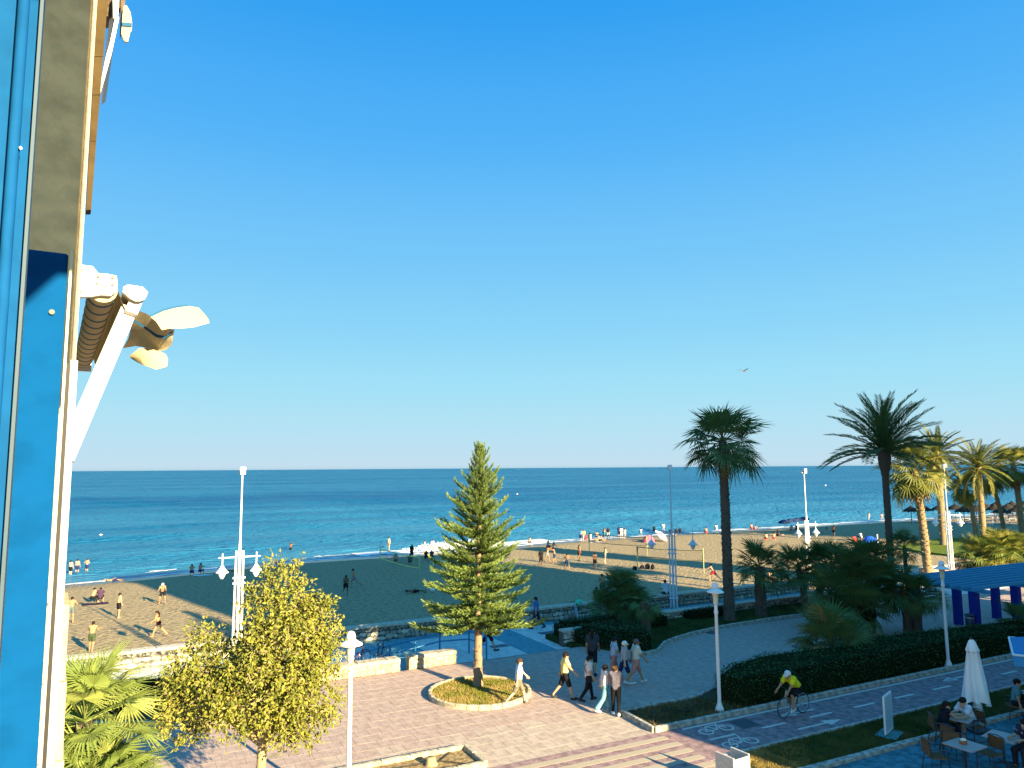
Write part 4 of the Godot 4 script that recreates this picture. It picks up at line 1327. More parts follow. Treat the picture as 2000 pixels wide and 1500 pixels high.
	for c in [Vector2(19.74, 34.65), Vector2(16.29, 33.24)]:
		part("drain_cover", box_mesh(Vector3(0.9, 0.012, 0.5), Vector3(c.x, PROM + 0.004, -c.y)), paint(0.05, 0.07, 0.09, 0.6), prom)
	# café terrace and its strip of grass
	var terr := sheet("terrace", rect(16.6, 2.0, 60, 15.35), -0.3, 0.02, rough_mat(0.075, 0.22, 0.26, 2.5, 0.7, 1.1, 0.2))
	tag(terr, "blue-grey cafe terrace floor")
	kerb(terr, pts([Vector2(16.6, 15.48), Vector2(60, 15.48)]), 0.12, 0.22, 1.0, M.kerb, false, 0.0)
	var strip := sheet("grass_verge", rect(15.9, 15.6, 60, 17.35), -0.3, 0.0, rough_mat(0.15, 0.11, 0.055, 1.2, 0.5, 1.2))
	kerb(strip, pts([Vector2(16.0, 17.38), Vector2(60, 17.38)]), 0.07, 0.08, 1.0, M.kerb, false, 0.0)
	# sand
	var g := Shape.new()
	g.smooth(true)
	var nz := FastNoiseLite.new(); nz.seed = 5; nz.frequency = 0.35; nz.fractal_octaves = 3
	var fine := FastNoiseLite.new(); fine.seed = 8; fine.frequency = 1.6; fine.fractal_octaves = 2
	var cols := 190; var rows := 110
	var grid := []
	for i in cols + 1:
		var s := -30.0 + 330.0 * pow(float(i) / cols, 1.5)
		var line := []
		for j in rows + 1:
			var t := lerpf(37.2, shore(s) + 9.0, pow(float(j) / rows, 1.0))
			var h := sand(s, t)
			var e := shore(s) - t
			h += (nz.get_noise_2d(s, t) * 0.035 + fine.get_noise_2d(s, t) * 0.04) * smoothstep(6.0, 18.0, e)
			line.append(at(s, t, h))
		grid.append(line)
	for i in cols:
		for j in rows:
			g.quad(grid[i][j], grid[i][j + 1], grid[i + 1][j + 1], grid[i + 1][j])
	var sm := rough_mat(0.325, 0.25, 0.145, 6.1, 0.8, 1.1, 0.6)
	noise_image("sand grain", 0.013, 5, FastNoiseLite.TYPE_SIMPLEX_SMOOTH, 1024)
	sm.normal_texture = bump_tex("sand grain", 0.013, 5, 16.0)
	sm.albedo_texture = grey_tex("sand grain", 0.013, 5, 0.72, 1.16)
	sm.normal_scale = 0.85
	var beach := setting("beach", g.done(), sm, false)
	tag(beach, "wide grey-gold sandy beach")
	# wet sand along the water's edge
	g = Shape.new()
	g.smooth(true)
	var prev := []
	for i in 160:
		var s := -30.0 + 330.0 * pow(float(i) / 159, 1.5)
		var row := []
		for q in [3.4, 1.5, -0.5, -3.0]:
			var t: float = shore(s) - q - (0.7 * nz.get_noise_2d(s * 0.5, 9.0) if q > 3.0 else 0.0)
			row.append(at(s, t, sand(s, t) + 0.008))
		if prev:
			for q in 3: g.quad(prev[q], prev[q + 1], row[q + 1], row[q])
		prev = row
	setting("wet_sand", g.done(), paint(0.10, 0.085, 0.055, 0.25), false)
	# the lawn above the sand on the right
	var lawn := rect(66, 45, 110, 63)
	var lg := Shape.new()
	var lp := PackedVector2Array()
	for p in [Vector2(82.67, 59.82), Vector2(80.61, 49.24), Vector2(80.11, 44.59), Vector2(130, 52), Vector2(130, 64), Vector2(103.50, 63.35), Vector2(97.41, 64.48), Vector2(87.65, 62.46)]: lp.append(Vector2(p.x, -p.y))
	lg.slab(lp, -2.2, -1.5)
	tag(setting("lawn", lg.done(), rough_mat(0.13, 0.17, 0.025, 3.0, 0.7, 1.15, 1.0)), "bright lawn at the back of the beach")
	var ap := sheet("paved_strip", pts([Vector2(52, 37.3), Vector2(52, 47), Vector2(100, 47), Vector2(100, 37.3)]), -2.2, -1.45, rough_mat(0.46, 0.42, 0.34, 2.0))

# ---------------------------------------------------------------- the sea
func sea() -> void:
	var g := Shape.new()
	g.smooth(true)
	var w1 := FastNoiseLite.new(); w1.seed = 2; w1.frequency = 0.05; w1.fractal_octaves = 3
	var w2 := FastNoiseLite.new(); w2.seed = 6; w2.frequency = 0.02; w2.fractal_octaves = 2
	var rows := 340; var cols := 150
	var deep := Color(0.003, 0.097, 0.222); var shallow := Color(0.034, 0.19, 0.33)
	var last := []
	for j in rows + 1:
		var v := float(j) / rows
		var dist := 62.0 * pow(18000.0 / 62.0, pow(v, 1.25))
		var line := []
		var shade := []
		for i in cols + 1:
			var a := lerpf(-0.95, 0.95, float(i) / cols)
			var x := dist * tan(a) * 0.75; var z := -dist
			var s := x * cos(TURN) - z * -sin(TURN); var t := -x * sin(TURN) - z * cos(TURN)
			s = x * cos(TURN) + z * -sin(TURN)
			var off := t - shore(s)
			var fade := clampf(220.0 / dist, 0.0, 1.0)
			var h := (w1.get_noise_2d(s * 0.35, t * 1.6) * 0.50 + w2.get_noise_2d(s * 0.25, t * 2.0) * 0.45) * fade * smoothstep(0.0, 20.0, off)
			# two swells close to the beach
			h += 0.34 * exp(-pow((off - 9.0 - 2.0 * w2.get_noise_1d(s * 1.5)) / 1.6, 2)) * smoothstep(0.15, 0.5, w2.get_noise_2d(s * 1.4, 50) + 0.35)
			h += 0.26 * exp(-pow((off - 22.0 - 3.0 * w2.get_noise_1d(s + 90)) / 2.4, 2))
			line.append(Vector3(x, SEA + h, z))
			# long streaks of light and shade on the waves, painted into the colour
			var wave_tone := 0.0
			for o in 4:
				var f := 0.06 / pow(2.6, o)
				wave_tone += w1.get_noise_2d(s * f * 6.0 + o * 71.0, t * f * 34.0) * 0.55
			shade.append(clampf(exp(-off / 60.0) + wave_tone * 0.62 + 0.10, -0.3, 1.1))
		if last:
			for i in cols:
				g.tint(deep.lerp(shallow, shade[i]).clamp(Color(0.001, 0.03, 0.08)))
				g.quad(last[i], line[i], line[i + 1], last[i + 1])
		last = line
	var m := paint(1, 1, 1, 0.3, 0.0, 0.16)
	m.vertex_color_use_as_albedo = true
	m.normal_enabled = true
	var n := FastNoiseLite.new(); n.seed = 31; n.frequency = 0.022; n.fractal_octaves = 5; n.fractal_gain = 0.6
	var im := n.get_seamless_image(1024, 1024)
	im.convert(Image.FORMAT_RGBA8)
	im.bump_map_to_normal_map(10.0)
	m.normal_texture = ImageTexture.create_from_image(im)
	m.normal_scale = 3.0
	m.uv1_triplanar = true
	m.uv1_scale = Vector3(0.011, 0.04, 0.042)
	var o := setting("sea", g.done(), m, false)
	tag(o, "calm blue sea out to the horizon")
	# the triplanar pattern runs along the shore: turn the node and its mesh back
	var turned := SurfaceTool.new()
	turned.append_from(o.mesh, 0, Transform3D(Basis(Vector3.UP, -TURN), Vector3.ZERO))
	o.mesh = turned.commit()
	o.rotation.y = TURN
	# foam: the edge of the wash, and the breaking wave
	var foam := rough_mat(0.80, 0.80, 0.80, 1.4, 0.8, 1.05, 1.0, "grain", 0.8)
	var r := RandomNumberGenerator.new(); r.seed = 14
	var fn := FastNoiseLite.new(); fn.seed = 3; fn.frequency = 0.16; fn.fractal_octaves = 4
	var fg := Shape.new()
	fg.smooth(true)
	var wash := func(s0: float, s1: float, d0: float, wide: float, cut: float) -> void:
		var ds := 0.45
		var s := s0
		while s < s1:
			for q in 6:
				var u := d0 + wide * q / 6.0
				if fn.get_noise_2d(s * 0.5, u * 2.0 + d0 * 7.0) + 0.25 * (1.0 - absf(q - 2.5) / 2.5) < cut: continue
				var f := func(ss: float, uu: float) -> Vector3:
					var t := shore(ss) + uu + 0.5 * fn.get_noise_2d(ss * 0.4, d0 * 11.0)
					return at(ss, t, maxf(SEA, sand(ss, t)) + 0.03 + 0.03 * fn.get_noise_2d(ss * 3.0, uu * 3.0))
				fg.quad(f.call(s, u), f.call(s, u + wide / 6.0), f.call(s + ds, u + wide / 6.0), f.call(s + ds, u))
			s += ds
	wash.call(-25.0, 260.0, -0.5, 0.85, -0.16)
	wash.call(-25.0, 260.0, 0.9, 1.4, 0.2)
	wash.call(-25.0, 60.0, 3.5, 1.5, 0.30)
	wash.call(26.0, 56.0, 1.0, 4.0, -0.15)
	tag(part("foam", fg.done(), foam, self), "thin white foam along the water's edge", "foam", "", "stuff")
	# a bank of broken white water in front of the pine
	var bg := Shape.new()
	bg.smooth(true)
	var sec := []
	for i in 150:
		var s := 27.0 + 24.0 * i / 149.0
		var big := 0.62 * smoothstep(27.0, 39.0, s) * (1.0 - smoothstep(44.0, 51.0, s))
		var row := []
		for q in 11:
			var u := q / 10.0
			var rough := fn.get_noise_3d(s * 3.0, u * 14.0, 4.0)
			var h := sin(PI * u) * (0.12 + 1.0 * big) * (0.75 + 0.9 * rough) * (0.8 + 0.6 * fn.get_noise_1d(s * 1.8))
			row.append(at(s, shore(s) + 2.2 + u * (1.6 + 2.2 * big) + 0.5 * fn.get_noise_1d(s), SEA + maxf(h, 0.0) - 0.05))
		if sec:
			for q in 10: bg.quad(sec[q], row[q], row[q + 1], sec[q + 1])
		sec = row
	tag(part("breaking_wave", bg.done(), foam, self), "white breaking wave crashing on the beach behind the pine", "wave", "", "structure")
	var sp := []; var spc := []
	for i in 1500:
		var s := 33.0 + 16.0 * r.randf()
		var big := 0.55 * smoothstep(31.0, 39.0, s) * (1.0 - smoothstep(44.0, 50.0, s))
		sp.append(Transform3D(Basis.from_euler(Vector3(r.randf() * 6, r.randf() * 6, 0)).scaled(Vector3.ONE * r.randf_range(0.5, 1.6)), at(s, shore(s) + 2.2 + r.randf() * 3.6, SEA + big * (0.35 + 1.25 * pow(r.randf(), 2.0)))))
		spc.append(Color(0.85, 0.85, 0.85))
	var drop := Shape.new(); drop.blob(Vector3.ZERO, Vector3.ONE * 0.04, 3)
	tag(scatter("spray", drop.done(), paint(1, 1, 1, 0.8), sp, spc, self), "white spray over the breaking wave", "spray", "", "stuff")
	for b in [[Vector3(1.76, -2.40, -302.93), "small white buoy on the water just right of the pine's top", 0.35], [Vector3(166.87, -2.40, -400.01), "white buoy far out between the two tallest palms", 0.5], [Vector3(-68.42, -2.40, -125.23), "white float bobbing off the beach at far left", 0.28]]:
		var f := thing("buoy", b[1], "buoy", b[0], 0.0, "")
		var q := Shape.new(); q.blob(Vector3(0, b[2] * 0.5, 0), Vector3(b[2], b[2] * 0.75, b[2]), 7)
		part("float", q.done(), M.lamp_white, f)
		part("ring", lathe_mesh([Vector2(b[2] * 0.95, b[2] * 0.35), Vector2(b[2] * 1.08, b[2] * 0.5), Vector2(b[2] * 0.95, b[2] * 0.65)]), paint(0.6, 0.3, 0.15), f)
	# a gull
	var gull := thing("gull", "small dark bird gliding in the clear sky", "bird", Vector3(18.903, 16.082, -60.000), 0.6)
	part("body", field_mesh([cap(Vector3(-0.18, 0, 0), Vector3(0.2, 0.02, 0), 0.03, 0.055), cap(Vector3(0.2, 0.02, 0), Vector3(0.28, 0.05, 0), 0.045, 0.035), cap(Vector3(0.28, 0.05, 0), Vector3(0.34, 0.04, 0), 0.02, 0.008), cap(Vector3(-0.18, 0, 0), Vector3(-0.3, 0.0, 0), 0.03, 0.015)], 0.02, 0.03), paint(0.10, 0.10, 0.11), gull)
	for s in [-1.0, 1.0]:
		var wg := Shape.new()
		wg.quad(Vector3(0.1, 0.03, s * 0.03), Vector3(0.14, 0.16, s * 0.3), Vector3(-0.02, 0.16, s * 0.3), Vector3(-0.1, 0.03, s * 0.03))
		wg.tri(Vector3(0.14, 0.16, s * 0.3), Vector3(-0.12, 0.14, s * 0.66), Vector3(-0.02, 0.16, s * 0.3))
		part("wing", wg.done(), paint(0.12, 0.12, 0.13), gull)

func walls() -> void:
	stone_wall("sea_wall", "long rubble sea wall with pale coping between promenade and sand", -14.0, 42.0, 37.25, PROM, 0.76, 3, 300)
	stone_wall("retaining_wall", "low dark rubble wall behind the curved lawn", 26.2, 47.0, 33.6, -0.05, 0.50, 2, 110, 0.10)
	stone_wall("planter_wall", "short whitish rubble wall at the hedge corner by the blue band", 18.9, 20.6, 31.55, 0.0, 0.62, 3, 30, 0.10)
	stone_wall("low_wall", "sunlit cream wall with rounded coping left of the railing", 4.0, 10.45, 30.75, 0.0, 0.52, 2, 60, 0.15, 0.4)
	stone_wall("low_wall", "sunlit cream wall piece ending beside the pine planter", 10.85, 13.0, 30.75, 0.0, 0.56, 2, 30, 0.15, 0.4)
	for w in get_children():
		if String(w.name).begins_with("low_wall"):
			for c in w.get_children():
				if String(c.name) == "core": c.material_override = M.cream_core
				if String(c.name).begins_with("stone"): c.material_override = M.cream_stone[randi_from(c.get_index()) % 3]
				elif String(c.name).begins_with("coping"): c.material_override = M.kerb_pale

func randi_from(i: int) -> int: return (i * 7919) % 13

func bed(called: String, label: String, outline: PackedVector2Array, h: float, soil: Material, kerb_m: Material, kh: float, kw: float, len: float, closed := true, line := PackedVector2Array()) -> Node3D:
	var o := sheet(called, outline, -0.2, h, soil)
	tag(o, label)
	kerb(o, line if line.size() else outline, kh, kw, len, kerb_m, closed)
	return o

func beds() -> void:
	var dry := rough_mat(0.26, 0.19, 0.075, 1.2, 0.6, 1.2, 1.0)
	var earth := rough_mat(0.10, 0.085, 0.05, 1.2, 0.6, 1.2, 1.0)
	# round bed of the pine
	var ring := PackedVector2Array()
	var c0 := Vector2(12.06, 26.28)
	for i in 28: ring.append(c0 + Vector2(cos(TAU * i / 28), sin(TAU * i / 28)) * 1.86)
	var b := bed("round_bed", "round kerbed bed of dry grass under the pine", ring, 0.07, dry, M.kerb_pale, 0.17, 0.13, 0.42)
	var inner := PackedVector2Array()
	for i in 28: inner.append(c0 + Vector2(cos(TAU * i / 28), sin(TAU * i / 28)) * 1.78)
	grass("bed_grass", "patchy dry grass in the round bed of the pine", inner, 0.07, 5200, [Color(0.16, 0.17, 0.025), Color(0.36, 0.26, 0.10)], 0.10)
	# bed at the bottom edge
	b = bed("sandy_bed", "kerbed sandy bed at the bottom of the plaza", rect(2.4, 20.0, 9.35, 21.45), 0.05, rough_mat(0.36, 0.26, 0.13, 1.2, 0.6, 1.15, 1.0), M.kerb_pale, 0.17, 0.16, 0.9)
	part("hose", tube_mesh([Vector3(5.0, 0.07, -20.6), Vector3(7.0, 0.08, -20.95), Vector3(8.3, 0.07, -20.85), Vector3(8.9, 0.07, -20.3)], [0.02], 5), M.rubber, b)
	part("hose", tube_mesh([Vector3(8.3, 0.07, -20.85), Vector3(8.8, 0.08, -21.3)], [0.018], 5), M.rubber, b)
	var st := thing("tree_stump", "pale cut stump in the sandy bed at bottom centre", "stump", at(8.0, 20.75, 0.05), 0.3)
	part("wood", lathe_mesh([Vector2(0.2, 0.0), Vector2(0.15, 0.08), Vector2(0.13, 0.2), Vector2(0.12, 0.21), Vector2(0.0, 0.2)], 11), M.pale_bark, st)
	# triangular bed and the long bed beside the bicycle path
	var long := pts([Vector2(15.25, 19.95), Vector2(15.35, 21.85), Vector2(18.6, 21.9), Vector2(21.4, 22.9), Vector2(23.9, 23.4), Vector2(25.6, 23.3), Vector2(26.6, 23.9), Vector2(27.6, 24.9), Vector2(29.7, 25.8), Vector2(32.5, 25.7), Vector2(33.8, 24.7), Vector2(36.5, 23.4), Vector2(39.4, 23.0), Vector2(62, 23.0), Vector2(62, 19.95)])
	b = bed("long_bed", "long planted bed between bicycle path and walkway", long, 0.09, earth, M.kerb, 0.17, 0.15, 1.0)
	for l in [[Vector2(15.9, 20.6), Vector2(17.4, 20.9), Vector2(18.6, 20.5)], [Vector2(16.6, 21.3), Vector2(17.6, 20.6), Vector2(18.9, 21.2), Vector2(20, 21.3)], [Vector2(17.3, 20.1), Vector2(17.5, 20.9), Vector2(18.4, 21.5)]]:
		var path := []
		for q in l: path.append(Vector3(q.x, 0.11, -q.y))
		part("hose", tube_mesh(path, [0.018], 5), M.rubber, b)
	grass("bed_weeds", "dry weeds in the triangular bed by the second lamp", pts([Vector2(15.45, 20.1), Vector2(15.5, 21.7), Vector2(18.6, 21.75), Vector2(20.0, 20.1)]), 0.09, 900, [Color(0.07, 0.075, 0.02), Color(0.20, 0.15, 0.06)], 0.12)
	hedge("long dark clipped hedge beside the bicycle path, behind the cyclist", pts([Vector2(19.2, 20.2), Vector2(19.0, 21.3), Vector2(20.6, 22.2), Vector2(22.4, 22.6), Vector2(24.6, 22.5), Vector2(26.6, 22.2), Vector2(29.5, 22.6), Vector2(33.0, 22.3), Vector2(36.0, 21.9), Vector2(40.0, 21.8), Vector2(52, 21.8), Vector2(52, 20.25)]), 0.95, 130, Color(0.014, 0.036, 0.011), Color(0.06, 0.15, 0.038), 0.2, 0.08)
	# lawn behind the curved kerb
	var curve := pts([Vector2(20.4, 28.7), Vector2(21.0, 27.95), Vector2(21.8, 28.1), Vector2(23.1, 29.2), Vector2(24.4, 29.75), Vector2(25.8, 30.15), Vector2(28.3, 30.6), Vector2(31.4, 30.8), Vector2(36.0, 30.75), Vector2(47.0, 30.9)])
	var lawn := curve.duplicate(); lawn.append_array(pts([Vector2(47, 33.5), Vector2(19.0, 33.5), Vector2(19.0, 31.6)]))
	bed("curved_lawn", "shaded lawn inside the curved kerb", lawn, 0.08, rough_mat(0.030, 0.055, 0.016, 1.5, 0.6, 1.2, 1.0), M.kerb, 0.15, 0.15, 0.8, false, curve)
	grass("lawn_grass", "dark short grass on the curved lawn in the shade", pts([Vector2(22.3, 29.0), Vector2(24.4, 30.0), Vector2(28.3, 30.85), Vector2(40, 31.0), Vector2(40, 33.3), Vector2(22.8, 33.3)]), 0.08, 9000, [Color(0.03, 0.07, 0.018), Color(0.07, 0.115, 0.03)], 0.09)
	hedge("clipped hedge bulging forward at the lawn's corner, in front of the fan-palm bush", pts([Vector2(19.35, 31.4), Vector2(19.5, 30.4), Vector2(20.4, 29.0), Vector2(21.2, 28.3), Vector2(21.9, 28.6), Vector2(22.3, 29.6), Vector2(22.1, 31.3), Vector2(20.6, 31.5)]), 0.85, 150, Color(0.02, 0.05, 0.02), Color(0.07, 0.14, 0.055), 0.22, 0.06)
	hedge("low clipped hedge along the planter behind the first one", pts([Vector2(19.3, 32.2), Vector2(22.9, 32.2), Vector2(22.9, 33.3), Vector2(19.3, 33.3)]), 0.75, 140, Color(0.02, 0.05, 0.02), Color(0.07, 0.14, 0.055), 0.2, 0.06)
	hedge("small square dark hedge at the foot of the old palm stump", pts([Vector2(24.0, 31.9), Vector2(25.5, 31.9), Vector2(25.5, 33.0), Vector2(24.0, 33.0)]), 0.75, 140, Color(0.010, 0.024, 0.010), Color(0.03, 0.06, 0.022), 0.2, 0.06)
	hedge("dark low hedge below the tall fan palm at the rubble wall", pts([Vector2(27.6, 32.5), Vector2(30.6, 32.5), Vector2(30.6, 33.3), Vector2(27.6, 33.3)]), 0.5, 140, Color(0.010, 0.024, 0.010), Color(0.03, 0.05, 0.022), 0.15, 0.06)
	# bed at left, behind the broadleaf tree
	var left := pts([Vector2(-2.6, 30.1), Vector2(0.0, 28.8), Vector2(3.9, 26.8), Vector2(4.6, 27.0), Vector2(4.8, 30.5), Vector2(-2.6, 30.5)])
	bed("left_bed", "shaded planted bed behind the broadleaf tree", left, 0.08, earth, M.kerb_pale, 0.17, 0.15, 0.9, false, pts([Vector2(-2.6, 30.1), Vector2(0.0, 28.8), Vector2(3.9, 26.8), Vector2(4.6, 27.0)]))
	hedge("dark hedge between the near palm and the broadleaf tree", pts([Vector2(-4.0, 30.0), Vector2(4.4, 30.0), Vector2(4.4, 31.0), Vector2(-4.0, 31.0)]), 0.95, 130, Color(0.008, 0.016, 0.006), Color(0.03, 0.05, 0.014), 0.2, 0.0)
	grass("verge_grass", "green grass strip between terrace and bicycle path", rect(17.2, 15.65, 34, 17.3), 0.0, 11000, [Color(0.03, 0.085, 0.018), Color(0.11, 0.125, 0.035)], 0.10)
	grass("dry_verge", "dry yellow grass beside the white planter box", rect(16.0, 15.65, 18.2, 17.25), 0.0, 1500, [Color(0.20, 0.17, 0.05), Color(0.42, 0.29, 0.09)], 0.08)
	# two pale boards of the planter box at the crossing
	var bx := thing("planter_box", "open pale box planter at the end of the crossing, bottom edge", "planter", Vector3(5.799, 0.0, -20.761), TURN + 0.087)
	part("side_board", box_mesh(Vector3(0.05, 0.82, 0.62), Vector3(-0.29, 0.41, 0.0), 0.01), M.box_grey, bx)
	part("side_board", box_mesh(Vector3(0.05, 0.82, 0.62), Vector3(0.29, 0.41, 0.0), 0.01), M.box_grey, bx)
	part("front_board", box_mesh(Vector3(0.53, 0.76, 0.05), Vector3(0, 0.38, 0.28), 0.01), M.box_grey, bx)
	part("back_board", box_mesh(Vector3(0.53, 0.55, 0.05), Vector3(0, 0.275, -0.28), 0.01), M.box_grey, bx)
	part("soil", box_mesh(Vector3(0.52, 0.4, 0.50), Vector3(0, 0.2, 0.0)), M.hedge_core, bx)

# ---------------------------------------------------------------- the building the picture is taken from
func n_u(c: float, l: float, y: float) -> Vector3: return Vector3(0.851 * c - 0.525 * l, y, -0.525 * c - 0.851 * l)

func own_building() -> void:
	var out := Vector3(0.851, 0, -0.525); var along := Vector3(-0.525, 0, -0.851)
	var face := Basis(out, Vector3.UP, -along)       # x out of the facade, z back along it
	var plaster := rough_mat(0.86, 0.63, 0.33, 0.9, 0.82, 1.1, 0.5, "cloud")
	plaster.normal_scale = 0.35
	var cream := rough_mat(0.50, 0.42, 0.27, 0.5, 0.85, 1.06, 0.25, "cloud")
	var white := rough_mat(0.56, 0.51, 0.42, 0.3, 0.9, 1.05, 0.3, "cloud")
	var blue := rough_mat(0.003, 0.062, 0.205, 0.7, 0.88, 1.08, 0.0, "cloud", 0.75)
	var blue_gloss := rough_mat(0.006, 0.075, 0.235, 0.6, 0.86, 1.08, 0.0, "cloud", 0.7)
	blue.metallic_specular = 0.06; blue_gloss.metallic_specular = 0.12
	var b := thing("apartment_building", "beige plastered apartment building at left edge with blue shutters", "building", Vector3.ZERO)
	# the pier beside the window, its thin lit corner and the cream tiles at its foot
	var slab_at := func(called: String, c0: float, c1: float, l0: float, l1: float, y0: float, y1: float, m: Material) -> void:
		var g := Shape.new()
		g.box(n_u((c0 + c1) / 2, (l0 + l1) / 2, (y0 + y1) / 2), Vector3(c1 - c0, y1 - y0, l1 - l0), face)
		part(called, g.done(), m, b)
	slab_at.call("pier", -0.60, 0.040, 3.22, 3.55, 8.62, 14.0, plaster)
	slab_at.call("pier_lit_foot", -0.60, 0.048, 3.225, 3.55, 7.925, 8.62, cream)  # sunlit lower part of the same pier, given its own cream colour
	slab_at.call("lit_edge_strip", 0.0405, 0.0555, 3.21, 3.56, 8.66, 14.0, white)  # pale strip added for the sunlit edge of the plaster
	for k in 5: slab_at.call("sill_tile", -0.10, 0.080 + 0.006 * k, 3.19, 3.5, 7.92 - 0.27 * (k + 1) + 0.004, 7.92 - 0.27 * k, cream)
	slab_at.call("wall", -0.9, -0.56, -6.0, 9.0, 0.0, 20.0, plaster)
	slab_at.call("wall_below", -0.56, -0.12, 3.3, 9.0, 0.0, 8.6, plaster)
	# brown boards further along the facade, their brown darkened as if shaded
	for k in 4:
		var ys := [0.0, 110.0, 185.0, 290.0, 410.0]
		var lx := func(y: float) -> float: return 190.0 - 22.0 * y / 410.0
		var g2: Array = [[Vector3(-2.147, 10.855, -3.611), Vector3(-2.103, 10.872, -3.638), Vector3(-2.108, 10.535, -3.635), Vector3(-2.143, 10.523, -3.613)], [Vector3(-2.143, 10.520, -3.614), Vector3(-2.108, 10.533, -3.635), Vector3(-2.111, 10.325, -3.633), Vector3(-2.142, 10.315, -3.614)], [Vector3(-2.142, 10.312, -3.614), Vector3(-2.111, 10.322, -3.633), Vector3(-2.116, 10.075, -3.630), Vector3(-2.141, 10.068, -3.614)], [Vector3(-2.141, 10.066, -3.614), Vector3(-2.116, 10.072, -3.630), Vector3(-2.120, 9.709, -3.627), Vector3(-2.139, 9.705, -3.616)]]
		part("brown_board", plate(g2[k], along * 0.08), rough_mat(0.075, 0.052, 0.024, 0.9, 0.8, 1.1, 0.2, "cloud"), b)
	# blue shutters
	var sh := thing("window_shutter", "sunlit blue metal shutter leaf in front of the beige pier", "shutter", Vector3.ZERO)
	var c_edge := 0.013
	var g := Shape.new()
	g.bevel_box(n_u(c_edge - 0.17, 2.32, 8.0), Vector3(0.33, 1.97, 0.045), 0.006, face)
	part("panel", g.done(), blue, sh)
	g = Shape.new(); g.box(n_u(c_edge + 0.002, 2.315, 8.0), Vector3(0.006, 1.98, 0.06), face)
	part("edge_profile", g.done(), M.lamp_cup, sh)
	g = Shape.new(); g.tube([n_u(c_edge - 0.035, 2.29, 8.82), n_u(c_edge - 0.035, 2.30, 8.82)], [0.007], 10)
	part("rivet", g.done(), M.rivet, sh)
	g = Shape.new(); g.box(n_u(c_edge + 0.03, 2.75, 8.1), Vector3(0.02, 1.3, 0.05), face)
	part("guide_rail", g.done(), M.rail_grey, sh)
	g = Shape.new(); g.box(n_u(c_edge + 0.012, 2.75, 8.1), Vector3(0.016, 1.28, 0.05), face)
	part("painted_gap_shade", g.done(), M.rubber, sh)  # black bar standing in for the shade of the gap
	var nl := thing("window_shutter", "glossy blue window frame closest to the viewer at the left edge", "shutter", Vector3.ZERO)
	var e0: Vector3 = Vector3(-0.640, 8.402, -0.956)
	var ce := e0.dot(out)
	g = Shape.new(); g.bevel_box(n_u(ce - 0.2295, 1.17, 8.4), Vector3(0.45, 3.2, 0.04), 0.004, face)
	part("panel", g.done(), blue_gloss, nl)
	part("bead", tube_mesh([n_u(ce - 0.022, 1.135, 6.8), n_u(ce - 0.022, 1.135, 10.0)], [0.007], 10), blue_gloss, nl)
	g = Shape.new(); g.box(n_u(ce - 0.002, 1.16, 8.4), Vector3(0.004, 3.2, 0.05), face)
	part("edge_profile", g.done(), M.edge_blue, nl)
	g = Shape.new(); g.tube([Vector3(-0.639, 8.819, -0.928), Vector3(-0.643, 8.822, -0.933)], [0.0022], 4)
	part("paint_chip", g.done(), M.lamp_white, nl)
	# plate added unseen behind the viewer, outlined to shade the pier
	g = Shape.new()
	var prof := [Vector2(-0.6, 9.60), Vector2(0.28, 9.63), Vector2(0.40, 9.78), Vector2(0.485, 9.885), Vector2(0.683, 9.89), Vector2(0.683, 14.5), Vector2(-0.6, 14.5)]
	var o3 := []
	for q in prof: o3.append(n_u(q.x, -0.62, q.y))
	part("added_shade_plate", plate(o3, along * 0.12), plaster, b)
	awning(out, along, face)

